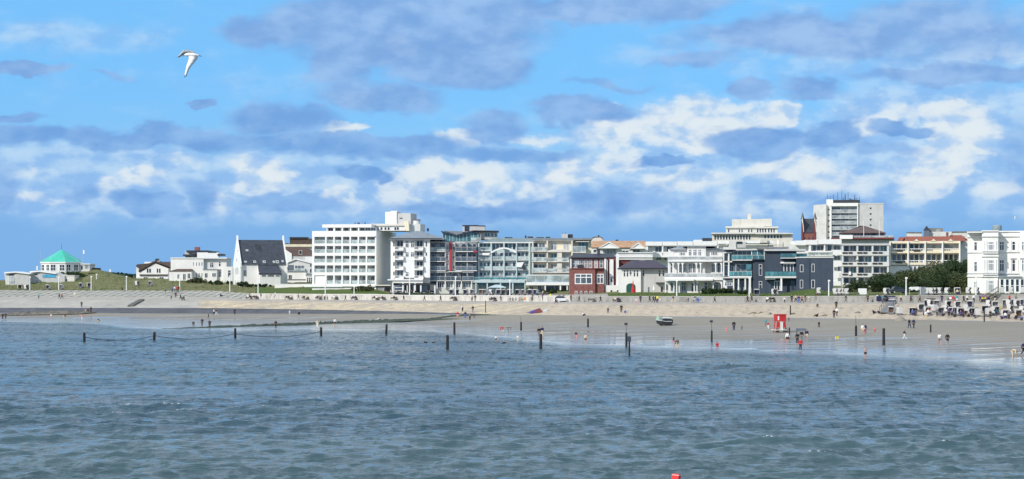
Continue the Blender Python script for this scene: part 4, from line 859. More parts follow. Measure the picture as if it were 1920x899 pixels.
# ---- veranda villa
b = Bld('veranda_villa', 'white three storey villa with arched wooden verandas and balustrades on every floor', 522, Z6, 275, 6.7, yaw=-4, cat='villa')
b.box('wall', [(318, 285, 930, 780)], 2.6, 14, WH); b.box('centre_bay', [(530, 252, 740, 780)], 1.4, 14, WH); V = MB()
V.hip(b.x(330, 2), 2, b.x(925, 2), 15, b.z(286, 2), b.z(246, 8), 3); V.build('roof', GROOF, b.e); b.box('bay_roof', [(485, 240, 860, 252)], .6, 12, GREYW); b.box('side_eaves', [(345, 280, 525, 288), (742, 278, 930, 286)], 1.6, 6, GREYW)
b.wins([(440, 318, 512, 362, 4), (796, 312, 872, 360, 4)], y=2.6, pm=GD, fr=.14); b.wins([(544, 286, 580, 360, 2, 2), (594, 286, 640, 360, 2, 2), (652, 286, 688, 360, 2, 2)], y=1.4, pm=GM, fr=.14)
def arcade(v0, v1, posts, L, z_y):
    """posts with curved brackets under a beam"""
    mb = MB(); yo = z_y
    for u in posts: x0 = b.x(u, yo); mb.box(x0 - .13, yo, b.z(v1, yo), x0 + .13, yo + .26, b.z(v0, yo))
    for ua, ub in L:
        xa, xb = b.x(ua, yo), b.x(ub, yo); zt = b.z(v0, yo); n = 6; r_ = .9
        for sgn, x in ((1, xa + .13), (-1, xb - .13)):
            for i in range(n):
                a0, a1 = i / n * math.pi / 2, (i + 1) / n * math.pi / 2
                p0 = (x + sgn * r_ * (1 - math.cos(a0)), zt - r_ + r_ * math.sin(a0)); p1 = (x + sgn * r_ * (1 - math.cos(a1)), zt - r_ + r_ * math.sin(a1))
                q0 = (p0[0], zt - .02); q1 = (p1[0], zt - .02)
                mb.prism([p0, p1, q1, q0] if sgn > 0 else [p1, p0, q0, q1], yo + .06, yo + .2)
    mb.box(b.x(posts[0], yo), yo + .03, b.z(v0, yo) - .05, b.x(posts[-1], yo), yo + .23, b.z(v0, yo) + .12)
    return mb
for (vt, vb, rv0, rv1, us, bm) in ((418, 558, 366, 405, [320, 372, 432, 478, 632, 680, 850, 915], (312, 408, 925, 432)), (640, 775, 556, 600, [285, 330, 380, 440, 608, 640, 822, 918], (276, 600, 930, 640))):
    pr = list(zip(us, us[1:])); yo = -.4
    arcade(vt + 12, vb, us, [p for p in pr if p[1] - p[0] > 40], yo).build('arcade', WH2, b.e)
    b.box('floor_beam', [(bm[0], bm[1], bm[2], bm[3] - 6)], -.8, 2.58, WH2)
    b.rail(bm[0], rv0, bm[2], rv1 + 4, 2.58, depth=3.2, step=.28, slab=WH2, m=WH2, g=GC)
b.wins([(440, 450, 472, 552, 2, 2), (482, 450, 516, 552, 2, 2), (800, 452, 842, 552, 2, 2), (868, 440, 900, 552, 1, 2), (340, 440, 366, 552, 1, 2)], y=2.6, pm=GM, fr=.14, name='balcony_door'); b.wins([(545, 448, 584, 552, 2, 2), (590, 448, 628, 552, 2, 2), (652, 450, 690, 552, 2, 2)], y=1.4, pm=GD, fr=.14, name='balcony_door')
b.wins([(462, 654, 518, 760, 2, 2), (826, 650, 880, 750, 2, 2), (340, 656, 376, 760, 1, 2)], y=2.6, pm=GM, fr=.14); b.wins([(575, 655, 606, 765, 1, 2), (720, 655, 760, 765, 1, 2), (620, 655, 660, 765, 1, 2)], y=1.4, pm=GD, fr=.12)
b.box('awning', [(280, 618, 608, 640), (632, 616, 820, 638)], -2.0, -.82, WH2)
# ---- glass fronted block
b = Bld('glass_front_house', 'grey modern block with teal glass balconies, white columns and tall windows right of the villa', 508, Z6, 932, 6.7, yaw=-6, cat='house')
b.box('wall', [(932, 290, 1272, 790)], 2.2, 14, SLATE2); b.box('right_wall', [(1268, 402, 1400, 790)], 0, 14, SLATE); b.box('roof', [(1075, 284, 1400, 298), (935, 262, 1080, 290)], -.4, 14, LGREY)
b.box('left_frame', [(934, 420, 1036, 432), (934, 326, 946, 590), (990, 326, 1004, 590), (934, 318, 1036, 328)], 1.0, 2.1, WH2)
b.wins([(944, 330, 992, 415, 1), (944, 465, 992, 588, 1), (1002, 465, 1030, 588, 1), (1004, 335, 1030, 415, 1)], y=2.2, pm=GM)
b.win(1045, 302, 1250, 396, 4, 1, y=2.2, pm=GM, name='sliding_door'); b.box('glass_corner', [(1250, 298, 1392, 400)], .2, 8, GT); b.box('corner_bar', [(1250, 298, 1258, 400), (1316, 298, 1322, 400), (1384, 298, 1392, 400)], .05, .19, WH2)
b.rail(1032, 350, 1260, 404, 2.2, depth=3.0, g=GBALT, slab=WH2, m=LGREY); b.rail(1264, 352, 1396, 398, .18, depth=.9, g=GT, slab=SLATE, m=LGREY)
b.win(1075, 452, 1250, 586, 3, 1, y=2.2, pm=GM, name='sliding_door'); b.box('glass_screen', [(1195, 455, 1252, 586)], .3, .36, GT); b.rail(1000, 534, 1256, 590, 2.2, depth=2.4, g=GBALT, slab=WH2, m=LGREY)
b.box('column', [(1044, 606, 1058, 792), (1100, 606, 1114, 792), (1174, 606, 1190, 792), (1228, 600, 1246, 800)], -.6, -.2, WH2); b.box('canopy', [(930, 596, 1250, 612)], -.8, 2.1, LGREY)
b.wins([(1062, 640, 1098, 780, 1), (1130, 640, 1170, 780, 1), (1194, 640, 1226, 780, 1)], y=2.2, pm=GM, name='door'); b.box('white_porch', [(934, 630, 1040, 790)], .6, 2.19, WH2); b.win(950, 650, 1030, 696, 3, 2, y=.6, pm=GM); b.box('gate', [(978, 696, 1044, 778)], .3, .59, SLATE)
b.wins([(1336, 455, 1372, 582, 1, 2), (1336, 645, 1372, 760, 1, 2)], pm=GD, fr=.14)
# ---- slate blue house
T = Z7
b = Bld('slate_blue_house', 'large dark slate blue modern house with white framed windows and a glass balcony', 500, T, 505, 6.7, yaw=-7, cat='house')
b.box('wall', [(505, 492, 750, 820)], 2.4, 15, SLATE); b.box('right_block', [(748, 546, 1032, 820)], 0, 14, SLATE); b.box('roof_edge', [(500, 480, 820, 494)], 1.4, 15.1, GREYW); b.box('block_edge', [(740, 540, 1034, 548)], -.15, 14.1, LGREY)
b.rail(626, 512, 752, 546, 2.4, depth=2.5, g=GT, slab=LGREY, m=DMET); b.rail(750, 514, 830, 546, 4, depth=1, g=GT, slab=SLATE, m=DMET)
b.box('awning', [(626, 578, 740, 590)], 1.2, 2.39, WH2); b.win(650, 594, 728, 682, 3, 1, y=2.4, pm=GD, fr=.16, name='sliding_door'); b.rail(508, 650, 748, 690, 2.4, depth=2.4, g=GBALT, slab=LGREY, m=DMET)
b.box('balcony_edge', [(508, 688, 748, 702)], -.2, 2.38, LGREY); b.box('column', [(626, 704, 640, 800)], -.1, .3, WH2); b.box('awning', [(512, 704, 588, 714)], .4, 2.3, WH2)
b.win(578, 722, 624, 800, 2, 1, y=2.4, pm=GD, fr=.16, name='door'); b.wins([(545, 725, 570, 800, 1), (706, 720, 738, 800, 1)], y=2.4, pm=GD, fm=SLATE2)
b.wins([(776, 600, 802, 656, 1), (866, 594, 888, 656, 1), (776, 716, 800, 780, 1), (864, 716, 890, 780, 1)], pm=GD, fr=.14)
b.box('downpipe', [(848, 550, 852, 780)], -.12, -.02, DMET); b.box('low_wall', [(420, 780, 505, 835)], .5, .8, SLATE)
b.box('roof_plant', [(440, 462, 690, 476)], 5, 9, FROOF); b.box('roof_rail', [(530, 430, 535, 470), (645, 430, 650, 470), (530, 448, 650, 451)], 6, 6.2, DMET); b.box('roof_mast', [(603, 410, 612, 465)], 6, 6.3, WH2)
# ---- stepped cream tower
b = Bld('stepped_block', 'grey cream building with stepped set back top floors behind the long white hotel', 900, Z7, 100, 7.5, yaw=-5, cat='building')
b.box('lower_floor', [(104, 366, 430, 470), (430, 364, 720, 470)], 3, 22, OFFW); b.box('lower_roof', [(98, 354, 436, 364), (432, 358, 722, 366)], 1, 23, LGREY); b.box('upper_floor', [(212, 316, 425, 358), (425, 316, 606, 360)], 6, 20, GREYC); b.box('upper_roof', [(208, 306, 440, 318), (440, 308, 610, 320)], 5, 20.4, OFFW)
b.box('top_block', [(257, 252, 322, 308), (320, 250, 498, 310), (498, 248, 560, 306)], 8, 18, GREYC); b.box('top_small_block', [(375, 210, 402, 250)], 9, 12, OFFW)  # last part: narrow off-white box standing on the top block
for u in (118, 140, 162, 184, 206, 228, 250, 272, 294, 316, 338, 360, 382): b.win(u, 372, u + 17, 410, 1, 1, y=3, pm=GD, fr=.18)
for u in (500, 524, 548, 572, 596, 620): b.win(u, 372, u + 20, 400, 1, 1, y=3, pm=GD, fr=.18)
for u in (222, 305, 325, 376, 398): b.win(u, 326, u + 15, 354, 1, 1, y=6, pm=GM, fr=.15)
for u in (445, 465, 485, 505, 530, 550, 570): b.win(u, 322, u + 14, 356, 1, 1, y=6, pm=GD, fr=.15)
b.rail(600, 340, 690, 356, 6, m=LGREY)
# ---- church tower with two spirelets
b = Bld('church', 'dark roofed brick church end with two thin spires left of the tower block', 830, Z7, 785, 7.5, yaw=-9, cat='church')
b.box('wall', [(792, 352, 898, 470)], 0, 12, BRICK)
V = MB(); V.V += [(b.x(800), -.3, b.z(355)), (b.x(896), -.3, b.z(355)), (b.x(892, 5), 6, b.z(247, 6)), (b.x(804, 5), 6, b.z(247, 6)), (b.x(800), 12.3, b.z(355)), (b.x(896), 12.3, b.z(355))]; V.F += [(0, 1, 2, 3), (3, 2, 5, 4), (0, 3, 4), (1, 5, 2), (0, 4, 5, 1)]; V.build('roof', DROOF, b.e)
for u, s in ((794, 1), (890, 1)):
    b.poly('gable_end', [(u - 8, 410), (u - 8, 262), (u, 236), (u + 8, 262), (u + 8, 410)], -.5, 12.5, BRICKD)
    b.poly('gable_coping', [(u - 5, 262), (u + 1, 232), (u + 11, 310), (u + 13, 350), (u + 9, 350), (u + 3, 290)], -.8, -.51, OFFW)
    zt = b.z(195); MB().tube((b.x(u), 5, b.z(250)), (b.x(u), 5, zt), .8, .05, 6).build('spire', DMET, b.e)
b.box('dormer', [(844, 314, 855, 326)], 1.5, 4, DMET); b.wins([(806, 390, 818, 404, 1), (840, 390, 852, 404, 1), (870, 390, 882, 404, 1)], pm=GD, fm=BRICKD)
# ---- tower block
b = Bld('tower_block', 'tall white tower block with pale balconies and many roof aerials, the highest building', 1050, Z7, 880, 7.5, yaw=-8, cat='tower block')
b.poly('left_wing', [(880, 470), (880, 142), (978, 136), (978, 470)], 4, 24, LGREY); b.box('stair_slot', [(978, 137, 1010, 470)], 6, 24, LGREY); b.box('stair_top', [(980, 100, 1030, 140)], 7, 14, WH2)
b.box('wall', [(1004, 134, 1222, 470)], 2.5, 24, WH); b.box('right_wing', [(1222, 134, 1416, 470)], 1, 24, GREYW); b.box('wing_edge', [(1220, 130, 1419, 136)], .8, 24.2, LGREY); b.box('pier', [(1004, 134, 1018, 470), (1214, 134, 1222, 470)], 0, 2.48, WH2)  # right wing greyer: its shade is put into the wall colour
for i in range(6):
    v = 160 + 43 * i
    b.win(1020, v, 1088, v + 26, 5, 1, y=2.5, pm=random.choice([GM, GC])); b.win(1090, v, 1150, v + 26, 4, 1, y=2.5, pm=random.choice([GM, GC])); b.win(1152, v, 1212, v + 26, 4, 1, y=2.5, pm=GC)
    b.rail(1018, v + 18, 1214, v + 42, 2.5, depth=2, g=GC, slab=WH2, m=WH2, step=4); b.box('slot_window', [(992, v + 13, 1005, v + 22)], 5.8, 5.99, DMET)
    if i < 5: b.win(1311, v + 3, 1324, v + 16, 1, 1, y=1, pm=GD, fm=DMET)
b.box('roof_band', [(1004, 128, 1222, 152)], -.2, 2.48, WH2); b.box('plant_screen', [(1030, 105, 1234, 132)], 3, 16, DMET)
for i, (u, v, r_) in enumerate(((987, 62, .12), (1010, 75, .1), (1033, 62, .15), (1066, 42, .15), (1097, 28, .15), (1122, 60, .3), (1145, 45, .14), (1196, 66, .25), (1234, 78, .12), (1108, 85, .2), (1160, 90, .3))):
    o = MB().tube((b.x(u, 8), 8, b.z(132, 8)), (b.x(u, 8), 8, b.z(v, 8)), r_, r_ * .6, 6); o.build('aerial', DMET, b.e)
for u, v in ((1180, 100), (1165, 98), (1210, 92)):
    MB().lathe([(.05, 0), (.9, .35)], 12).build('dish', WH2, b.e).location = (b.x(u, 6), 6, b.z(v + 8, 6))
# ---- restaurant with the brown hipped roof
b = Bld('roof_restaurant', 'rooftop restaurant with brown hipped roof, glazed front and two flagpoles', 690, Z7, 1075, 7.5, yaw=-9, cat='restaurant')
b.box('wall', [(1095, 356, 1430, 394)], 2, 14, WH); V = MB(); V.hip(b.x(1075), -1, b.x(1434), 16, b.z(356), b.z(302, 8), 8.0); V.build('roof', BROOF, b.e)
for u in range(1110, 1420, 26): b.win(u, 360, u + 22, 382, 1, 1, y=2, pm=random.choice([GM, GT, GD]))
b.box('blue_poster', [(1330, 358, 1348, 382)], 1.7, 1.9, mat('blue_poster', (.02, .18, .5), .5))
b.box('terrace', [(1015, 392, 1500, 404)], -3, 1.99, BRICKD); b.rail(1180, 378, 1490, 404, 1.99, depth=4.4, m=WH2, g=GC, slab=DMET); b.box('lower_storey', [(1095, 404, 1500, 480)], -1, 10, LGREY)
b.box('white_front', [(1080, 372, 1180, 402)], -3.2, -2.9, WH2)
for u in (1265, 1384): MB().tube((b.x(u, -2), -2, b.z(395, -2)), (b.x(u, -2), -2, b.z(262, -2)), .11, .07).build('flagpole', WH2, b.e)
# ---- grey balcony apartments
b = Bld('grey_apartments', 'grey four storey apartment block with deep balconies and dark planters', 566, Z8, 440, 7.0, yaw=-9, cat='building')
b.box('wall', [(442, 446, 840, 800)], 2.6, 16, LOG); b.box('roof_band', [(438, 436, 842, 452)], 0, 16, GREYW)
for u in (442, 566, 694, 824): b.box('pier', [(u, 452, u + 14, 800)], .2, 2.59, LGREY)
for i, (v0, v1) in enumerate(((452, 500), (542, 590), (632, 682), (722, 770))):
    for k, (u0, u1) in enumerate(((456, 566), (580, 694), (708, 824))):
        b.win(u0 + 4, v0 + 2, (u0 + u1) / 2 - 8, v1 + 4, 1, 1, y=2.6, pm=random.choice([GD, GM]), name='balcony_door'); b.win((u0 + u1) / 2, v0 + 2, u1 - 4, v1 + 4, 2, 1, y=2.6, pm=random.choice([GM, GC, GT]))
        if i < 3: b.box('planter', [(u0 - 8, v1 + 8, u0 + 34, v1 + 20), (u0 + 42, v1 + 8, u0 + 76, v1 + 20)], -.25, -.02, DMET)
    b.box('balcony', [(418 if i > 1 else 440, v1 + 2, 840, v1 + 38)] if i < 3 else [(440, 770, 840, 800)], 0, 2.5, LGREY)
MB().lathe([(.0, 0), (.5, .05), (.5, .12), (0, .16)], 5).build('star_ornament', WH2, b.e).location = (b.x(570, -.2), -.2, b.z(575))
b.box('parasol', [(500, 672, 520, 700)], -.6, -.3, WH2)
# ---- yellow balcony apartments
T = Z9
b = Bld('yellow_apartments', 'pale yellow apartment block with four balcony bays and small eyebrow gables', 572, T, 250, 7.5, yaw=-9, cat='building')
b.box('wall', [(262, 282, 955, 620)], 2.6, 16, CREAM); b.poly('side_wall', [(955, 278), (1030, 278), (1030, 620), (955, 620)], 3, 16, LGREY); b.box('roof_band', [(262, 278, 955, 300)], .2, 16, CREAM)
for u in (252, 430, 600, 772, 942): b.box('pier', [(u, 280, u + 13, 520)], -.4, 2.59, WH2)
for i, (v0, v1) in enumerate(((304, 398), (408, 514))):
    for k, (u0, u1) in enumerate(((270, 430), (444, 600), (614, 772), (786, 942))):
        if i == 0 and k > 1: b.win(u0 + 6, v0 + 4, u1 - 6, v1 - 38, 1, 1, y=2.6, pm=GC)
        else:
            for j in range(3): b.win(u0 + 8 + j * 48, v0, u0 + 50 + j * 48, v1 - 20, 1, 1, y=2.6, pm=random.choice([GD, GM, GD]))
        o = b.box('balcony', [(u0, v1 - 24, u1, v1)], 0, 2.5, CREAM)
        b.box('railing', [(u0 + 2, v1 - 46, u1 - 2, v1 - 40)] + [(u0 + 6 + 22 * q, v1 - 40, u0 + 9 + 22 * q, v1 - 24) for q in range(7)], .05, .12, WH2, parent=o)
        if (i, k) in ((0, 0), (0, 1), (1, 0)): b.box('planter', [(u0 + 46, v1 - 36, u0 + 112, v1 - 20)], -.3, -.02, DMET, parent=o)
b.box('lower_wall', [(250, 520, 955, 790)], .4, 2.5, WH); b.wins([(444, 524, 484, 590, 1), (490, 524, 520, 590, 1), (530, 524, 595, 590, 2), (790, 514, 850, 545, 2), (870, 514, 930, 540, 2)], y=.4, pm=GM)
V = MB(); V.V += [(b.x(410), 1, b.z(278)), (b.x(1000), 1, b.z(278)), (b.x(1000, 7), 8, b.z(232, 8)), (b.x(415, 7), 8, b.z(232, 8)), (b.x(410), 15, b.z(278)), (b.x(1000), 15, b.z(278))]; V.F += [(0, 1, 2, 3), (3, 2, 5, 4), (0, 3, 4), (1, 5, 2), (0, 4, 5, 1)]; V.build('roof', RROOF, b.e)
for u in (520, 690, 858): b.poly('eyebrow_gable', [(u - 26, 278), (u, 256), (u + 26, 278)], .0, 1.4, CREAM)
b = Bld('rear_houses', 'red and brown tiled roof hip rising at the right end of the yellow apartments', 640, T, 860, 7.5, cat='house')
b.box('wall', [(865, 276, 1040, 420)], 0, 10, OFFW); V = MB(); V.hip(b.x(855), -.5, b.x(1045), 12, b.z(278), b.z(218, 5), 4.5); V.build('roof', RROOF, b.e)
b = Bld('turret_building', 'grey building with small pointed turret and flat dark top far behind the red roof', 760, T, 430, 7.5, yaw=-9, cat='building')
b.box('wall', [(428, 192, 575, 330), (648, 186, 870, 330), (875, 186, 1030, 330)], 2, 14, LGREY); b.box('roof_edge', [(426, 188, 572, 194), (872, 182, 1022, 190)], 1.6, 14.3, FROOF); b.box('top_block', [(640, 150, 784, 188)], 3, 12, FROOF)
x0, x1 = b.x(596), b.x(648); MB().box(x0, 0, b.z(330), x1, 4, b.z(168)).build('turret', SLATE2, b.e)
V = MB(); xc = (x0 + x1) / 2; V.V += [(x0 - .2, -.2, b.z(168)), (x1 + .2, -.2, b.z(168)), (x1 + .2, 4.2, b.z(168)), (x0 - .2, 4.2, b.z(168)), (xc, 2, b.z(124))]; V.F += [(0, 1, 4), (1, 2, 4), (2, 3, 4), (3, 0, 4), (3, 2, 1, 0)]; V.build('turret_roof', DMET, b.e)
b.box('chimney', [(815, 190, 838, 240)], -8, -6.5, BRICK); b.wins([(720, 166, 742, 182, 1)], y=3, pm=GM)
b = Bld('red_gable_house', 'small red gabled roof peeping out left of the yellow apartments', 600, T, 380, 7.5, cat='house')
b.poly('wall', [(384, 330), (384, 270), (400, 245), (416, 270), (416, 330)], 0, 8, BRICK); b.poly('roof', [(378, 278), (400, 234), (430, 262), (430, 278), (402, 246)], -.4, 8.2, RROOF)
# ---- big classical villa at the right edge
b = Bld('classical_hotel', 'large bright white classical building with pilasters and tall windows at the right edge', 470, T, 1025, 6.6, yaw=-12.5, cat='hotel')
b.box('wall', [(1026, 190, 1330, 830)], 0, 16, WH); b.box('wall', [(1330, 185, 2400, 830)], 1.2, 16, WH)
b.box('centre_bay', [(1170, 178, 1330, 830)], -2.2, -.01, WH); b.box('right_bay', [(1545, 182, 1760, 830)], -1.2, 1.18, WH)
b.box('cornice', [(1020, 184, 1172, 194), (1166, 172, 1336, 182)], -2.6, .5, WH2); b.box('cornice', [(1332, 178, 2400, 188), (1335, 222, 2400, 234), (1335, 380, 2400, 388), (1335, 592, 2400, 600)], .8, 1.18, WH2)
b.box('string_course', [(1022, 228, 1170, 240), (1022, 386, 1170, 392), (1022, 590, 1170, 598), (1018, 622, 1170, 632)], -.3, -.01, WH2); b.box('string_course', [(1166, 222, 1334, 234), (1160, 420, 1336, 432), (1166, 378, 1334, 384), (1166, 590, 1334, 598), (1166, 622, 1334, 632)], -2.55, -2.21, WH2)
b.box('pilaster', [(1178, 276, 1196, 376), (1200, 276, 1218, 376), (1294, 276, 1312, 376), (1178, 458, 1196, 588), (1200, 458, 1218, 588), (1294, 458, 1312, 588), (1180, 662, 1216, 800), (1288, 662, 1322, 800)], -2.4, -2.21, WH2)
for v0, v1 in ((286, 372), (480, 580), (676, 780)): b.win(1090, v0, 1122, v1, 1, 2, pm=GM, fr=.15)
for v0, v1 in ((280, 372), (460, 575), (664, 775)): b.win(1228, v0, 1290, v1, 3, 2, y=-2.2, pm=GM, fr=.16)
for v0, v1 in ((282, 372), (462, 578)): b.win(1342, v0, 1390, v1, 2, 2, y=1.2, pm=GD, fr=.14); b.win(1466, v0, 1500, v1, 1, 2, y=1.2, pm=GD, fr=.14); b.win(1560, v0, 1620, v1, 3, 2, y=-1.2, pm=GM, fr=.14); b.win(1650, v0, 1710, v1, 3, 2, y=-1.2, pm=GM, fr=.14)
b.box('pilaster', [(1440, 276, 1458, 376), (1510, 276, 1526, 376), (1530, 276, 1544, 376), (1442, 460, 1458, 590), (1512, 460, 1528, 590)], 1.0, 1.19, WH2)
for u in (1482, 1575): b.poly('pediment', [(u - 34, 450), (u - 20, 434), (u, 426), (u + 20, 434), (u + 34, 450)], (.7 if u < 1500 else -1.6), (1.19 if u < 1500 else -1.21), WH2)
b.box('conservatory', [(1338, 640, 1560, 830)], -3, 1.18, WH2); b.box('conservatory_roof', [(1334, 626, 1565, 640)], -3.4, 1.17, GROOF)
for u in (1350, 1402, 1452, 1502, 1550): b.win(u, 652, u + 36, 782, 1, 3, y=-3, pm=GD, fr=.12)
b.rail(1175, 374, 1330, 392, -2.21, depth=.5, step=.3); b.rail(1175, 588, 1330, 602, -2.21, depth=.5, step=.3)
MB().lathe([(1.05, b.z(172, 4)), (1.05, b.z(128, 4)), (.9, b.z(120, 4))], 14, (b.x(1317, 4), 4)).build('roof_tank', TEALD, b.e); b.box('roof', [(1030, 176, 2390, 184)], 2, 15, FROOF)
# ---------------------------------------------------------------- people
def skin_mesh(name, pts, edges, root=0, lev=1):
    me = bpy.data.meshes.new(name); me.from_pydata([p[0] for p in pts], edges, []); me.update()
    o = bpy.data.objects.new(name + '_tmp', me); COL.objects.link(o)
    o.modifiers.new('s', 'SKIN')
    if not me.skin_vertices: return me
    for i, p in enumerate(pts):
        r = p[1]; sv = me.skin_vertices[0].data[i]
        sv.radius = (r, r) if not isinstance(r, tuple) else r; sv.use_root = (i == root)
    if lev: m = o.modifiers.new('d', 'SUBSURF'); m.levels = lev; m.render_levels = lev
    dg = bpy.context.evaluated_depsgraph_get(); dg.update()
    nm = bpy.data.meshes.new_from_object(o.evaluated_get(dg)); nm.name = name
    bpy.data.objects.remove(o)
    for p in nm.polygons: p.use_smooth = True
    nm.materials.clear(); nm.materials.append(None)
    return nm
def pose(kind):
    J = dict(pel=(0, 0, .95), sp=(0, -.01, 1.15), ch=(0, -.01, 1.36), nk=(0, 0, 1.50), hb=(0, -.02, 1.58), ht=(0, -.02, 1.68))
    A = {}
    for s in (-1, 1):
        A[s] = dict(sh=(s * .17, 0, 1.42), el=(s * .235, .03, 1.14), wr=(s * .25, -.05, .90), ha=(s * .25, -.08, .82), hp=(s * .09, 0, .90), kn=(s * .10, -.02, .50), an=(s * .11, .02, .09), to=(s * .13, -.15, .04))
    if kind in ('walk', 'stride'):
        q = 1 if kind == 'walk' else -1
        for s in (-1, 1):
            f = s * q
            if f > 0: A[s].update(kn=(s * .10, -.22, .52), an=(s * .10, -.32, .10), to=(s * .11, -.48, .07), el=(s * .23, .14, 1.16), wr=(s * .24, .16, .92), ha=(s * .24, .15, .84))
            else: A[s].update(kn=(s * .10, .06, .50), an=(s * .10, .32, .16), to=(s * .11, .20, .04), el=(s * .23, -.10, 1.15), wr=(s * .23, -.28, .98), ha=(s * .23, -.34, .92))
    if kind == 'sit':
        dz = -.45
        for k in J: J[k] = (J[k][0], J[k][1] + (J[k][2] - .95) * .12, J[k][2] + dz)
        for s in (-1, 1): A[s].update(sh=(s * .17, .06, .97), el=(s * .24, -.02, .72), wr=(s * .16, -.28, .62), ha=(s * .12, -.35, .60), hp=(s * .10, 0, .48), kn=(s * .13, -.45, .50), an=(s * .13, -.48, .09), to=(s * .14, -.66, .04))
    if kind == 'ground':
        dz = -.83
        for k in J: J[k] = (J[k][0], J[k][1] + (J[k][2] - .95) * .35, J[k][2] * 1.0 + dz - (J[k][2] - .95) * .06)
        for s in (-1, 1): A[s].update(sh=(s * .17, .16, .56), el=(s * .25, -.02, .38), wr=(s * .16, -.28, .42), ha=(s * .12, -.34, .44), hp=(s * .10, 0, .12), kn=(s * .13, -.34, .44), an=(s * .13, -.58, .09), to=(s * .14, -.74, .05))
    if kind == 'bend':
        J.update(pel=(0, .12, .92), sp=(0, -.06, 1.02), ch=(0, -.27, 1.0), nk=(0, -.40, .93), hb=(0, -.48, .90), ht=(0, -.57, .88))
        for s in (-1, 1): A[s].update(sh=(s * .17, -.32, .98), el=(s * .20, -.38, .72), wr=(s * .14, -.42, .48), ha=(s * .13, -.43, .40), hp=(s * .09, .12, .88), kn=(s * .11, .0, .50), an=(s * .13, .04, .09), to=(s * .15, -.13, .04))
    if kind == 'crouch':
        J.update(pel=(0, .10, .34), sp=(0, .04, .52), ch=(0, -.06, .70), nk=(0, -.13, .82), hb=(0, -.17, .89), ht=(0, -.2, .98))
        for s in (-1, 1): A[s].update(sh=(s * .17, -.08, .76), el=(s * .25, -.28, .56), wr=(s * .14, -.46, .42), ha=(s * .12, -.52, .38), hp=(s * .10, .08, .32), kn=(s * .16, -.30, .48), an=(s * .14, -.04, .09), to=(s * .16, -.22, .04))
    if kind == 'ride':
        J.update(pel=(0, .22, 1.0), sp=(0, .12, 1.18), ch=(0, 0, 1.36), nk=(0, -.08, 1.48), hb=(0, -.12, 1.55), ht=(0, -.13, 1.65))
        for s in (-1, 1): A[s].update(sh=(s * .17, -.02, 1.40), el=(s * .25, -.26, 1.18), wr=(s * .24, -.46, 1.08), ha=(s * .24, -.53, 1.06), hp=(s * .09, .2, .95), kn=(s * .11, -.14 if s > 0 else -.06, .78 if s > 0 else .6), an=(s * .12, .06, .42 if s > 0 else .2), to=(s * .12, -.10, .40 if s > 0 else .17))
    return J, A
PR = {}
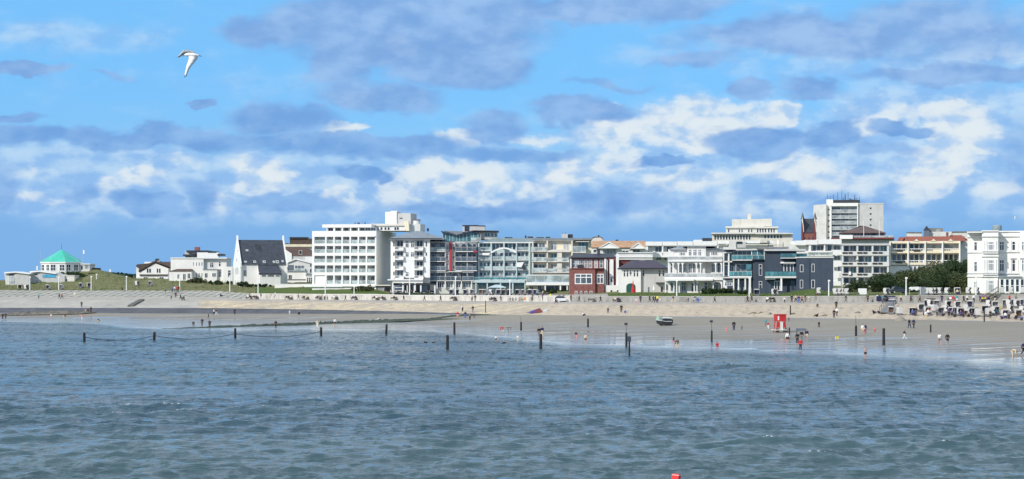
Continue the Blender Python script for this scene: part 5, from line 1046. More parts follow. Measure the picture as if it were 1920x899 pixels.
def proto(kind):
    if kind in PR: return PR[kind]
    J, A = pose(kind)
    pts = [(J['pel'], (.13, .10)), (J['sp'], (.125, .09)), (J['ch'], (.14, .10)), (J['nk'], .052), (J['hb'], .085), (J['ht'], .088)]
    E = [(0, 1), (1, 2), (2, 3), (3, 4), (4, 5)]
    for s in (-1, 1):
        a = A[s]; n = len(pts)
        pts += [(a['sh'], .055), (a['el'], .042), (a['wr'], .030), (a['ha'], .036), (a['hp'], .085), (a['kn'], .058), (a['an'], .038), (a['to'], .035)]
        E += [(2, n), (n, n + 1), (n + 1, n + 2), (n + 2, n + 3), (0, n + 4), (n + 4, n + 5), (n + 5, n + 6), (n + 6, n + 7)]
        # five short fingers of unequal length, rooted in the palm
        h = Vector(a['ha']); w = Vector(a['wr']); dr = (h - w).normalized(); side = Vector((0, 1, 0)) if abs(dr.y) < .8 else Vector((1, 0, 0))
        side = (side - dr * side.dot(dr)).normalized(); q = n + 3
        for k, L in enumerate((.075, .085, .08, .062)):
            p = h + dr * .03 + side * (k - 1.5) * .02; m_ = len(pts); pts += [(tuple(p + dr * L * .5), .009), (tuple(p + dr * L + Vector((-s * .012, 0, 0))), .007)]; E += [(q, m_), (m_, m_ + 1)]
        p = h - side * .035; m_ = len(pts); pts += [(tuple(p), .011), (tuple(p + dr * .035 - side * .015), .009)]; E += [(q, m_), (m_, m_ + 1)]
    body = skin_mesh('person_body', pts, E)
    # a face: nose, brow and ears as small ridges on the same mesh
    bm = bmesh.new(); bm.from_mesh(body)
    c = (Vector(J['hb']) + Vector(J['ht'])) / 2; up = (Vector(J['ht']) - Vector(J['hb'])).normalized(); fw = Vector((0, -1, 0)); fw = (fw - up * fw.dot(up)).normalized(); rt = up.cross(fw)
    for off, r in ((fw * .088, (.012, .02, .022)), (rt * .08, (.012, .016, .026)), (-rt * .08, (.012, .016, .026)), (fw * .082 - up * .035, (.026, .008, .006)), (fw * .08 + up * .022 + rt * .03, (.012, .006, .006)), (fw * .08 + up * .022 - rt * .03, (.012, .006, .006))):
        g = bmesh.ops.create_icosphere(bm, subdivisions=1, radius=1); 
        for v in g['verts']: v.co = Vector((v.co.x * r[0], v.co.y * r[1], v.co.z * r[2])) + c + off
    bm.to_mesh(body); bm.free()
    for p in body.polygons: p.use_smooth = True
    jp = [(J['pel'], (.16, .125)), (J['sp'], (.155, .12)), (J['ch'], (.17, .13)), (tuple(Vector(J['nk']) * .6 + Vector(J['ch']) * .4), .085)]; je = [(0, 1), (1, 2), (2, 3)]
    tp = [(J['pel'], (.15, .12))]; te = []; sp_ = [(J['pel'], (.155, .125))]; se = []
    for s in (-1, 1):
        a = A[s]; n = len(jp); jp += [(a['sh'], .078), (a['el'], .062), (a['wr'], .046)]; je += [(2, n), (n, n + 1), (n + 1, n + 2)]
        n = len(tp); tp += [(a['hp'], .105), (a['kn'], .078), (a['an'], .060)]; te += [(0, n), (n, n + 1), (n + 1, n + 2)]
        k = Vector(a['hp']).lerp(Vector(a['kn']), .75); n = len(sp_); sp_ += [(a['hp'], .11), (tuple(k), .09)]; se += [(0, n), (n, n + 1)]
    jm = skin_mesh('jacket', jp, je); tm = skin_mesh('trousers', tp, te); sm = skin_mesh('shorts', sp_, se)
    hm = skin_mesh('hair', [(tuple(c + up * .03 - fw * .018), .100), (tuple(c + up * .065 - fw * .005), .085)], [(0, 1)])
    PR[kind] = (body, jm, tm, sm, hm); return PR[kind]
CLO = {'black': (.012, .012, .015), 'white': (.75, .75, .73), 'red': (.55, .02, .03), 'navy': (.015, .02, .07), 'blue': (.04, .13, .45), 'grey': (.18, .18, .19), 'yellow': (.75, .68, .03),
       'teal': (.03, .32, .36), 'pink': (.72, .24, .26), 'beige': (.62, .52, .36), 'brown': (.10, .055, .03), 'green': (.04, .12, .05), 'purple': (.07, .04, .20), 'orange': (.6, .2, .04), 'light blue': (.20, .42, .68), 'dark': (.03, .03, .045), 'skin': (.50, .28, .19), 'blond': (.42, .29, .12)}
def cm(c): return mat('cloth_' + c.replace(' ', '_'), CLO[c], .85, .12, 6)
PCOUNT = []
PH = {'stand': 'standing', 'walk': 'walking', 'stride': 'walking', 'sit': 'sitting', 'ground': 'sitting', 'bend': 'bending down', 'crouch': 'crouching', 'ride': 'cycling'}
def person(loc, kind, top, low, place, hair='dark', rz=0, sc=1.0, shorts=False, what='jacket', label=None, group=None, sink=0):
    B, jm, tm, sm, hm = proto(kind)
    o = bpy.data.objects.new('person', B); COL.objects.link(o); o.location = (loc[0], loc[1], loc[2] - .01 - sink); o.rotation_euler.z = R(rz); o.scale = (sc * 1.08, sc * 1.08, sc * 1.05)
    o.material_slots[0].link = 'OBJECT'; o.material_slots[0].material = cm('skin')
    parts = [('hair', hm, hair)]
    if top: parts.append((what, jm, top))
    parts.append(('shorts', sm, low) if shorts else ('trousers', tm, low))
    for nm, me, c in parts:
        p = bpy.data.objects.new(nm, me); COL.objects.link(p); p.parent = o; p.material_slots[0].link = 'OBJECT'; p.material_slots[0].material = cm(c)
    who = 'child' if sc < .8 else 'person'
    if not label:
        label = f"{who} in {top} {what} and {low} {'shorts' if shorts else 'trousers'} {PH[kind]} {place}" if top else f"{who} with bare chest in {low} shorts {PH[kind]} {place}"
    o['label'] = label; o['category'] = 'person'
    if group: o['group'] = group
    PCOUNT.append(label); return o
hp_ = hit
S_ = .62
for px, py, kind, top, low, place, kw in [
    # left shore
    (5, 600, 'stand', 'black', 'black', 'at the far left edge of the beach', {}), (10.5, 599, 'stand', 'navy', 'dark', 'beside the black clad one, far left', {}),
    (72.5, 561, 'stand', 'teal', 'dark', 'alone on the promenade, far left', dict(sc=.8)), (111, 561, 'walk', 'black', 'black', 'below the green roofed pavilion', dict(rz=90)), (116, 561, 'walk', 'red', 'navy', 'below the green roofed pavilion', dict(rz=90)),
    (140, 559, 'stand', 'white', 'beige', 'on the promenade below the pavilion', {}), (153, 577, 'stand', 'dark', 'navy', 'on top of the left stone spit', {}),
    (160.5, 586.5, 'stand', 'grey', 'beige', 'leftmost of three on the spit', dict(sc=.8)), (165.5, 587, 'bend', 'navy', 'dark', 'between two others on the spit', {}), (170.5, 587, 'stand', 'black', 'black', 'rightmost of three on the spit', {}),
    (96, 599, 'walk', 'white', 'pink', 'at the waterline, far left', dict(sc=.8)), (120, 598, 'bend', 'brown', 'beige', 'at the waterline, far left', dict(rz=80)), (153.5, 601, 'walk', 'pink', 'white', 'at the waterline below the spit', dict(sc=.9)), (183.5, 605, 'crouch', 'dark', 'beige', 'in shallow water right of the spit', dict(rz=90)),
    (229, 546, 'sit', 'dark', 'black', 'on the block slope by a lamp post', dict(rz=20)),
    (329.5, 559, 'stand', 'black', 'dark', 'before the group on the block slope', {}), (321, 562, 'stand', 'brown', 'dark', 'alone on the promenade', dict(sc=.7)), (323, 549, 'stand', 'blue', 'navy', 'leftmost in the group atop the slope', {}), (327.5, 548, 'stand', 'white', 'grey', 'second from left in the slope group', {}),
    (332, 548.5, 'stand', 'red', 'dark', 'second from right in the slope group', {}), (335, 548, 'stand', 'black', 'grey', 'rightmost in the group atop the slope', {}), (338.5, 563, 'walk', 'black', 'black', 'pushing a dark pram', dict(rz=90)),
    (310, 549, 'stand', 'grey', 'dark', 'left of the group on the slope', dict(sc=.8)), (414, 556, 'ground', 'dark', 'navy', 'at the foot of the block slope', dict(rz=60)),
    (401, 592, 'walk', 'white', 'black', 'on the sand below the dark asphalt', dict(rz=90)), (405.5, 592, 'walk', 'black', 'white', 'right beside the white jacket', dict(rz=90)), (440, 591, 'stand', 'navy', 'black', 'alone below the dark asphalt band', {}),
    (363, 612, 'bend', 'black', 'dark', 'leftmost of three wading in shallow water', dict(sink=.1)), (379, 611, 'stand', 'black', 'dark', 'middle of three in shallow water', dict(sink=.1)), (393, 615.5, 'stand', 'dark', 'black', 'right of three, near the groyne', {}),
    (543, 590, 'stand', 'white', 'white', 'on the sand by the asphalt band', dict(sc=S_)), (560, 591, 'crouch', 'black', 'dark', 'on the sand by the asphalt band', dict(rz=70)), (517, 616.5, 'stand', 'black', 'black', 'alone on the weedy groyne', dict(what='coat')),
    (595, 615.5, 'stand', 'beige', 'white', 'at the waterline beside a child', {}), (601, 608, 'stand', 'green', 'dark', 'on the groyne behind an adult', dict(sc=.5)), (628, 612.5, 'stand', 'white', 'black', 'on the groyne facing the sea', dict(shorts=True)),
    (710, 603.5, 'crouch', 'white', 'beige', 'at the right end of the groyne', dict(rz=-60)), (508, 559.5, 'walk', 'brown', 'beige', 'on the promenade below the lawn', dict(rz=-90, sc=.8)), (516, 559.5, 'walk', 'white', 'grey', 'on the promenade below the lawn', dict(rz=90)),
    (603, 563, 'stand', 'beige', 'grey', 'on the promenade, left of a pair', {}), (609, 563, 'stand', 'white', 'dark', 'on the promenade, right of a pair', {}),
    # centre
    (867, 585, 'stand', 'white', 'black', 'on the yellow sand slope edge', dict(rz=40)), (872.5, 598, 'stand', 'navy', 'blue', 'beside the red jacket on the sand', {}), (886.5, 587, 'stand', 'black', 'grey', 'on the yellow sand slope edge', {}), (858, 598.5, 'stand', 'red', 'beige', 'on the sand left of a family', dict(shorts=True)),
    (881, 601.5, 'walk', 'grey', 'dark', 'with a small child on the sand', {}), (889, 597, 'stand', 'brown', 'dark', 'right of an adult on the sand', dict(sc=S_)), (942, 624, 'bend', 'red', 'white', 'at the waterline', dict(rz=-30)), (953, 624, 'bend', 'grey', 'grey', 'at the waterline', dict(rz=90)),
    (930, 642, 'stand', 'white', 'navy', 'in the water left of the tall post', dict(sc=S_, shorts=True, what='shirt')), (971, 641, 'stand', 'white', 'beige', 'in the water by the tall post', dict(sc=S_, what='shirt')), (1010.5, 633, 'stand', 'black', 'grey', 'behind the tall dark post, left', {}), (1016.5, 632, 'stand', 'navy', 'beige', 'behind the tall dark post, right', dict(sc=1.05)),
    (1080, 636.5, 'walk', 'dark', 'pink', 'in shallow water', dict(sc=.75)), (1098, 644.5, 'stand', 'beige', 'brown', 'in shallow water with a board', dict(sc=.85, shorts=True)), (1094, 592.5, 'ground', 'white', 'dark', 'on the sand below the grey wall', dict(rz=40)),
    (885, 566, 'walk', 'beige', 'dark', 'before the cafe terrace, left of two', dict(rz=10)), (891, 566, 'walk', 'black', 'grey', 'before the cafe terrace, right of two', dict(rz=-10)), (1011, 564, 'stand', 'grey', 'beige', 'before the cream building', dict(sc=.8)), (1018, 564, 'stand', 'navy', 'dark', 'before the cream building', {}),
    (1032, 563.5, 'stand', 'yellow', 'white', 'before the cream building', {}), (1042, 570.5, 'walk', 'black', 'navy', 'left of the brick house', dict(rz=60)), (1049, 565, 'stand', 'dark', 'black', 'beside the parked cars, left', {}), (1057, 565.5, 'stand', 'black', 'black', 'beside the parked cars, right', {}), (1071, 566, 'stand', 'brown', 'black', 'before the brick house corner', {}),
    (1193, 569.5, 'walk', 'white', 'pink', 'on the promenade', dict(sc=S_)), (1201, 568, 'stand', 'navy', 'black', 'behind a small white clad child', {}), (1218, 568, 'walk', 'black', 'dark', 'left in a walking group', dict(rz=60)), (1225, 568, 'walk', 'dark', 'black', 'second in a walking group', dict(rz=90)), (1229, 568.5, 'stride', 'black', 'navy', 'next to the yellow vest', dict(rz=90)),
    (1233, 568.5, 'stand', 'yellow', 'navy', 'right in a walking group', {}), (1238, 568, 'stand', 'white', 'white', 'right of the yellow jacket', dict(sc=S_)), (1140, 588, 'stand', 'dark', 'navy', 'on the pale sand bank', dict(sc=.75)), (1165, 587, 'stand', 'black', 'dark', 'on the sand bank beside a child', dict(sc=1.05)), (1172, 588.5, 'crouch', 'blue', 'blue', 'on the sand bank', dict(sc=.8)),
    (1263, 651.5, 'stand', 'dark', 'pink', 'in shallow water, left of two', dict(rz=90)), (1270.5, 652, 'bend', 'black', 'beige', 'in shallow water, right of two', dict(rz=-20)), (1376, 621, 'stand', 'black', 'navy', 'between two small children', dict(sc=1.05)), (1362, 623.5, 'stand', 'pink', 'pink', 'left of the tall black figure', dict(sc=S_)), (1391, 619, 'stand', 'grey', 'dark', 'right of the tall black figure', dict(sc=.5)),
    (1344.7, 652.5, 'crouch', 'red', 'red', 'at the waterline by a post', dict(sc=.85)), (1401.6, 568.5, 'walk', 'black', 'black', 'below the glass fronted house, left', dict(rz=90)), (1409.5, 567.5, 'walk', 'brown', 'black', 'below the glass fronted house, right', dict(rz=90)),
    # right
    (1471, 568.5, 'stand', 'white', 'dark', 'left of the promenade group', dict(sc=.75)), (1484.5, 568, 'stand', 'black', 'dark', 'apart left in the promenade group', {}), (1492, 568, 'walk', 'beige', 'black', 'second in the promenade group', dict(rz=50)), (1497.6, 569.5, 'stand', 'navy', 'blue', 'with a white bag', {}), (1503.4, 569.5, 'walk', 'red', 'navy', 'in the promenade group', dict(rz=50)), (1511, 567, 'stand', 'black', 'grey', 'right of the red jacket', {}), (1516, 567, 'bend', 'white', 'beige', 'at the right of the promenade group', dict(rz=90)),
    (1531, 563.5, 'stand', 'brown', 'black', 'close to the wall by the grass mound', {}), (1564, 597, 'stand', 'black', 'navy', 'on the sand bank before two others', {}), (1569.5, 594, 'walk', 'white', 'dark', 'on the sand bank beside two others', dict(rz=-40)), (1568, 580, 'stand', 'black', 'black', 'uphill of two others', {}), (1532, 594.5, 'ground', 'black', 'black', 'on the sand bank', dict(rz=-70)), (1532.6, 576.5, 'crouch', 'dark', 'brown', 'high on the sand bank', dict(sc=.8)),
    (1435.5, 612.5, 'stand', 'teal', 'grey', 'left of the red lifeguard tower', dict(sc=.8)), (1440, 617.5, 'walk', 'red', 'white', 'left of the red lifeguard tower', dict(sc=.75)), (1479, 603, 'stand', 'purple', 'dark', 'right behind the lifeguard tower', dict(sc=.45)), (1535.5, 615.5, 'walk', 'black', 'black', 'alone on the sand right of the tower', dict(sc=.7)),
    (1476.5, 644.5, 'stand', 'white', 'black', 'beside a dark post near the tower', dict(shorts=True)), (1495, 645.5, 'stand', 'black', 'black', 'behind the red jacket near the water', {}), (1501, 658, 'stand', 'red', 'navy', 'in ankle deep water', dict(sc=.95)), (1503, 642, 'stand', 'black', 'grey', 'under the low signboard', dict(sc=1.05)), (1512.6, 639, 'stand', 'navy', 'beige', 'right beside the low signboard', dict(shorts=True)),
    (1569, 639.5, 'crouch', 'yellow', 'white', 'alone on the wet sand', dict(sc=.85)), (1617.7, 628, 'stand', 'white', 'beige', 'next to the short dark post', dict(shorts=True)), (1622, 627.5, 'stand', 'navy', 'pink', 'next to the white shirt', {}), (1640.5, 624, 'stand', 'pink', 'red', 'on the open sand', dict(sc=.55)), (1622.7, 673, 'stand', '', 'black', 'at the water edge', dict(sc=.85, shorts=True)),
    (1696, 637.5, 'walk', 'dark', 'white', 'on the open sand', dict(rz=90, sc=.9)), (1645, 567.5, 'stand', 'white', 'beige', 'before the dark banner', {}), (1655, 568, 'walk', 'teal', 'grey', 'before the dark banner', dict(rz=90)), (1638.5, 588.5, 'ground', 'black', 'navy', 'on the sand left of the ramp', dict(rz=40)), (1647.5, 589, 'ground', 'dark', 'black', 'on the sand by the ramp foot', dict(rz=40)), (1609, 562, 'stand', 'green', 'dark', 'close to the wall by the white board', {}),
    (1705, 617.5, 'walk', 'black', 'navy', 'left of a dark clad couple', dict(rz=20)), (1713, 617.5, 'stride', 'navy', 'black', 'right of a dark clad couple', dict(rz=20)), (1762, 648, 'walk', 'white', 'grey', 'on wet sand beside the black coat', dict(shorts=True)), (1776.5, 648, 'stride', 'black', 'black', 'on wet sand', dict(shorts=True, what='coat')), (1899.5, 672, 'bend', 'beige', 'beige', 'at the water, lower right', dict(rz=60, sc=1.0)), (1918.5, 667, 'walk', 'navy', 'black', 'cut by the right photo edge', dict(rz=90)),
    (1787.5, 570.5, 'stand', 'red', 'grey', 'beside a bench on the promenade', dict(shorts=True)), (1794, 569.5, 'stand', 'teal', 'white', 'beside a bench on the promenade', dict(shorts=True)), (1807, 569, 'walk', 'black', 'black', 'left of the white jacket, right promenade', dict(rz=80)), (1813.5, 568.5, 'walk', 'white', 'black', 'on the right promenade', dict(rz=80)), (1736, 600.5, 'stand', 'white', 'beige', 'in front of the beach chairs', {}),
    (1716, 591, 'stand', 'blue', 'blue', 'among the beach chairs', dict(sc=.85)), (1810, 594, 'bend', 'dark', 'navy', 'among the beach chairs', dict(rz=-50)), (1741, 592, 'stand', 'red', 'white', 'half hidden in the beach chairs', dict(sc=.8)), (1838, 566, 'stand', 'purple', 'navy', 'at the foot of the beach stairs, left', {}), (1843, 567, 'stand', 'blue', 'purple', 'at the foot of the beach stairs', {}), (1848, 565, 'stand', 'pink', 'red', 'at the foot of the beach stairs', {}),
    (1874, 588, 'stand', 'yellow', 'dark', 'among the far right beach chairs', dict(sc=.8))]:
    p = hit(px, py)
    person(p, kind, top, low, place, **kw)
for px, py, kind, top, low, place, kw in [
    (1718, 593.5, 'stand', 'black', 'dark', 'between the first two front beach chairs', {}), (1733, 593, 'crouch', 'navy', 'black', 'left of the red towel beach chair row', dict(rz=30)), (1757, 594, 'stand', 'grey', 'navy', 'before the third front beach chair', dict(sc=.9)), (1769, 594, 'ground', 'black', 'navy', 'on the sand before the beach chairs', dict(rz=-30)),
    (1779, 594.5, 'stand', 'purple', 'black', 'in the middle of the beach chairs', {}), (1790, 595, 'ground', 'dark', 'dark', 'in the sand amid the beach chairs', dict(rz=20)), (1806, 596, 'stand', 'black', 'navy', 'right amid the crowded beach chairs', dict(rz=50)), (1816, 596, 'crouch', 'brown', 'black', 'before the crowded beach chairs', dict(rz=-60)),
    (1828, 597, 'ground', 'navy', 'grey', 'left of the weathered thin post', dict(rz=40)), (1857, 598, 'stand', 'black', 'black', 'right of the weathered thin post', dict(sc=.9)), (1878, 599, 'ground', 'purple', 'dark', 'before the far right beach chairs', {}), (1892, 600, 'stand', 'grey', 'black', 'before the far right beach chairs', {}), (1904, 600, 'crouch', 'black', 'navy', 'before the far right beach chairs', dict(rz=60)), (1915, 601, 'ground', 'blue', 'black', 'at the far right beach chairs', {}),
    (1660, 567.5, 'stand', 'black', 'black', 'at the top of the wooden ramp', {}), (1650, 567, 'stand', 'dark', 'navy', 'left of the wooden ramp top', {}), (1689, 568, 'walk', 'beige', 'dark', 'right of the dark banner', dict(rz=90)), (1725, 568, 'walk', 'grey', 'black', 'right of the cyclist, right promenade', dict(rz=-90)), (1766, 568.5, 'stand', 'navy', 'navy', 'right of the empty bench', {}), (1826, 568.5, 'stand', 'white', 'dark', 'left of the beach stairs', {}), (1866, 568.5, 'walk', 'black', 'beige', 'right of the beach stairs', dict(rz=-90)), (1893, 568.5, 'walk', 'red', 'black', 'below the conservatory of the classical hotel', dict(rz=90)), (1905, 568.5, 'walk', 'grey', 'navy', 'below the conservatory of the classical hotel', dict(rz=90)),
    (1586, 568, 'walk', 'black', 'grey', 'between the white board and the mound', dict(rz=-90)), (1627, 567.5, 'stand', 'brown', 'black', 'before the wall below the white board', {}), (1340, 568.5, 'walk', 'grey', 'black', 'below the low hedge shrubs', dict(rz=90)), (1262, 568.5, 'walk', 'navy', 'beige', 'below the veranda villa', dict(rz=-90)), (1126, 568, 'walk', 'black', 'navy', 'below the white garage house', dict(rz=90)), (1086, 567.5, 'walk', 'dark', 'dark', 'right of the brick house steps', dict(rz=-90)),
    (826, 566, 'walk', 'black', 'black', 'below the stripe apartments', dict(rz=90)), (796, 565.5, 'walk', 'grey', 'navy', 'below the cafe pavilion', dict(rz=-90)), (757, 565, 'walk', 'navy', 'black', 'below the cafe pavilion', dict(rz=90)), (939, 567, 'walk', 'black', 'grey', 'below the marquee', dict(rz=90)), (648, 565, 'walk', 'dark', 'black', 'below the balcony hotel', dict(rz=-90)), (559, 563, 'walk', 'navy', 'grey', 'below the hotel lawn', dict(rz=90)), (490, 560.5, 'stand', 'black', 'black', 'at the left end of the white wall', {})]:
    person(hit(px, py), kind, top, low, place, **kw)
# ---- bicycles and cyclists
def wheel_(mb, y, r=.34):
    n = 14; P = [(0, y + r * math.cos(2 * math.pi * i / n), r + r * math.sin(2 * math.pi * i / n)) for i in range(n + 1)]; mb.path(P, .035, 5)
def bicycle(loc, rz, col, label, group=None):
    e = empty('bicycle', loc, R(rz), label=label, cat='bicycle', group=group); f = MB()
    f.path([(0, .5, .34), (0, .12, .42), (0, .2, .9), (0, .5, .34)], .03); f.path([(0, .12, .42), (0, -.38, .85), (0, .2, .82)], .03); f.path([(0, -.38, .98), (0, -.55, .34)], .03); f.build('frame', cm(col), e)
    for y in (.5, -.55): m = MB(); wheel_(m, y); m.build('wheel', DMET, e)
    MB().path([(-.27, -.48, 1.0), (-.1, -.38, 1.0), (.1, -.38, 1.0), (.27, -.48, 1.0)], .025).build('handlebar', DMET, e); MB().box(-.08, .08, .9, .08, .33, .96).build('saddle', DMET, e)
    return e
for px, py, rz, c, tp, lw, pl in ((999, 565, 75, 'black', 'black', 'black', 'on the promenade before the terrace'), (1303, 568.5, 90, 'navy', 'navy', 'white', 'before the veranda villa, left'), (1309.5, 568.5, 90, 'blue', 'light blue', 'blue', 'before the veranda villa, right'), (1708.5, 568, 15, 'black', 'navy', 'black', 'on the right promenade')):
    p = hit(px, py); bicycle(p, rz, c, f'{c} bicycle ridden by the person in {tp} {pl}', 'bicycles on the promenade'); person((p[0], p[1], p[2]), 'ride', tp, lw, pl, rz=rz)
for i, (px, py) in enumerate(((958, 565.5), (963, 565.5), (968.5, 565.5), (975, 565), (1292, 567))): bicycle(hit(px, py), 80 + 9 * i, ['grey', 'black', 'grey', 'white', 'navy'][i], ['grey bicycle parked leftmost before the teal building', 'black bicycle in the row before the teal building', 'grey bicycle third in the row before the teal building', 'white bicycle rightmost in the parked row', 'dark bicycle standing left of the two cyclists'][i], 'bicycles on the promenade')
p = hit(983, 565); e = empty('cargo_bicycle', p, R(80), label='orange cargo bicycle with big box among the parked bicycles', cat='bicycle')
MB().box(-.35, -.9, .35, .35, 0, .95).build('box', cm('orange'), e); m = MB(); m.path([(0, 1.1, .34), (0, .6, .45), (0, .1, .4)], .04).path([(0, .6, .45), (0, .75, .95)], .04); m.build('frame', DMET, e)
for y in (1.1, -.6): m = MB(); wheel_(m, y); m.build('wheel', DMET, e)
# ---- pram
p = hit(343.5, 563.5); e = empty('pram', p, R(90), label='dark pram pushed along the promenade', cat='pram')
MB().prism([(-.35, .5), (.35, .45), (.45, .85), (.1, .8), (-.1, 1.15), (-.4, 1.0)], -.25, .25).build('carrycot', DMET, e).rotation_euler.z = R(90)
for x in (-.25, .25):
    for y in (-.3, .3): MB().tube((x - .02, y, .18), (x + .02, y, .18), .18, .18, 12).build('wheel', DMET, e)
MB().path([(0, .3, .2), (0, -.3, .5), (0, .1, .45), (0, .55, 1.0)], .03).build('handle', DMET, e)
# ---- benches with people along the promenade wall
def bench(loc, rz, label, col=WOODD):
    e = empty('bench', loc, rz, label=label, cat='bench', group='benches along the promenade')
    s = MB(); [s.box(-.95, -.42 + .14 * i, .43, .95, -.31 + .14 * i, .47) for i in range(4)]; s.box(-.9, -.40, .39, -.85, .1, .43).box(.85, -.40, .39, .9, .1, .43); s.build('seat', col, e)
    s = MB(); [s.box(-.95, .10 + .02 * i, .52 + .13 * i, .95, .13 + .02 * i, .62 + .13 * i) for i in range(3)]; s.box(-.9, .14, .40, -.84, .2, .9).box(.84, .14, .40, .9, .2, .9); s.build('backrest', col, e)
    for x in (-.85, .85):
        for y in (-.36, .10): MB().box(x - .03, y - .03, 0, x + .03, y + .03, .40).build('leg', DMET, e)
    return e
BN = [(467, 559.5, ['white', 'black']), (478, 559.5, ['black', 'dark']), (541, 562, ['navy', 'dark', 'beige']), (572, 563, ['black', 'beige']), (597, 563, ['black', 'grey']), (628, 563.5, ['white', 'grey']), (664, 563.5, ['navy', 'black']), (704, 564, ['black', 'white']), (717, 564.5, ['dark']), (739, 565, ['black']), (850, 566, ['black', 'dark']), (924, 566.5, ['navy', 'black']), (1110, 567, []), (1156, 568, ['beige', 'navy']), (1444, 568, ['white', 'dark', 'black']), (1746, 567.6, []), (1785, 568, ['white', 'navy']), (1848, 568.5, ['yellow', 'beige', 'navy'])]
ORD = ['first', 'second', 'third', 'fourth', 'fifth', 'sixth', 'seventh', 'eighth', 'ninth', 'tenth', 'eleventh', 'twelfth', 'thirteenth', 'fourteenth', 'fifteenth', 'sixteenth', 'seventeenth', 'eighteenth', 'nineteenth', 'twentieth', 'twenty first', 'twenty second', 'twenty third', 'twenty fourth', 'twenty fifth', 'twenty sixth', 'twenty seventh', 'twenty eighth']
for i, (px, py, L) in enumerate(BN):
    d, z = LE(px); d -= 1.1; X, Y = (px - CX) * d / F, d; z = zat(px, d)
    bench((X, Y, z), 0, f'{ORD[i]} dark slatted bench from the left along the promenade wall')
    for k, c in enumerate(L):
        x = (k - (len(L) - 1) / 2) * .62
        person((X + x, Y - .02, z + .02), 'sit', c, random.choice(['navy', 'dark', 'grey', 'beige']), '', rz=random.choice([-25, 0, 20]), hair=random.choice(['dark', 'grey', 'blond', 'white']),
               label=f"person in {c} jacket sitting {['left', 'centre', 'right'][k] if len(L) > 2 else (['left', 'right'][k] if len(L) > 1 else 'alone')} on the {ORD[i]} promenade bench", group='people on the promenade benches')
# ---- hooded beach chairs
WICK = mat('white_wicker', (.56, .55, .53), .7, .1, 8, bump=.3, bs=30); LIN = {'navy': mat('chair_lining_navy', (.02, .025, .06), .8), 'grey': mat('chair_lining_grey', (.14, .14, .15), .8), 'blue': mat('chair_lining_blue', (.05, .10, .22), .8), 'brown': mat('chair_lining_brown', (.12, .07, .045), .8)}
def chair_proto(lin, tilt):
    t = tilt; e = empty('beach_chair', (0, 0, 0)); L = LIN[lin]
    MB().box(-.62, -.42, .06, .62, .42, .42).build('base', LIN['grey'], e)
    for s in (-1, 1):    # side walls of the hood
        m = MB(); x = s * .60; V = [(-.42, .42), (.42, .42), (.46 + t, 1.35), (.28 + t, 1.6), (-.38 + t, 1.62), (-.46 + t * .7, 1.3), (-.10, .85), (-.40, .80)]
        k = len(V); m.V = [(x - .02, y, z) for y, z in V] + [(x + .02, y, z) for y, z in V]; m.F = [tuple(range(k)), tuple(reversed(range(k, 2 * k)))] + [(i, k + i, k + (i + 1) % k, (i + 1) % k) for i in range(k)]
        m.build('side_panel', WICK, e)
    m = MB(); P = [(.40, .42), (.44 + t, 1.35), (.27 + t, 1.58), (-.40 + t, 1.60)]
    for (ya, za), (yb, zb) in zip(P, P[1:]):
        k = len(m.V); m.V += [(-.575, ya, za), (.575, ya, za), (.575, yb, zb), (-.575, yb, zb), (-.575, ya + .04, za + .03), (.575, ya + .04, za + .03), (.575, yb + .04, zb + .03), (-.575, yb + .04, zb + .03)]
        m.F += [tuple(k + i for i in f) for f in ((0, 1, 2, 3), (7, 6, 5, 4), (0, 4, 5, 1), (1, 5, 6, 2), (2, 6, 7, 3), (3, 7, 4, 0))]
    m.build('hood', WICK, e)
    MB().box(-.57, .30, .60, .57, .37, 1.25).build('lining', L, e); MB().box(-.56, -.36, .423, .56, .34, .56).build('seat', L, e); MB().box(-.57, -.50 + t, 1.46, .57, -.44 + t, 1.60).build('awning', WICK, e)
    for s in (-1, 1): MB().box(s * .5 - .06, -.62, .30, s * .5 + .06, -.43, .36).build('footrest', WICK, e)
    return e
CH = {}
def copy_tree(o, parent=None):
    c = o.copy(); COL.objects.link(c); c.parent = parent
    for ch in list(o.children): copy_tree(ch, c)
    return c
def chair(loc, rz, lin, tilt, label, group):
    k = (lin, tilt)
    if k not in CH: e = CH[k] = chair_proto(lin, tilt)
    else: e = copy_tree(CH[k])
    e.location = loc; e.rotation_euler.z = R(rz); e.scale = (.96, .96, 1.0); tagit(e, label, 'beach chair', group); e.name = 'beach_chair'
    return e
rr = random.Random(5)
TL = [(37, 3, 'far left beside the first grey pavilion'), (50, 2, 'between the two grey pavilions'), (90, 2, 'before the blue banner pavilion'), (115, 4, 'right of the blue banner pavilion'), (152, 12, 'left of two on the grass by the dune'), (167, 12, 'right of two on the grass by the dune'), (258, 18, 'left before the white cottage'), (282, 18, 'right before the white cottage'),
      (847, 6, ''), (856, 9, ''), (873, 4, ''), (886, 6, ''), (902, 8, ''), (909, 4, ''), (922, 7, ''), (935, 4, ''), (943, 6, ''), (955, 9, ''), (970, 5, ''), (981, 4, ''), (994, 5, ''), (1004, 6, '')]
k = 0
for px, off, t in TL:
    d = LF(px)[0] + off; loc = world(px, d, zat(px, d))
    if not t: k += 1; t = f'{ORD[k - 1]} from the left in the row above the white promenade wall'; g = 'beach chairs above the white wall'
    else: g = 'beach chairs on the left dunes'
    chair(loc, rr.choice([-45, -30, -20, 10, 25, 60]), rr.choice(['navy', 'grey', 'brown', 'navy']), rr.choice([.0, .18]), f'white hooded beach chair {t}', g)
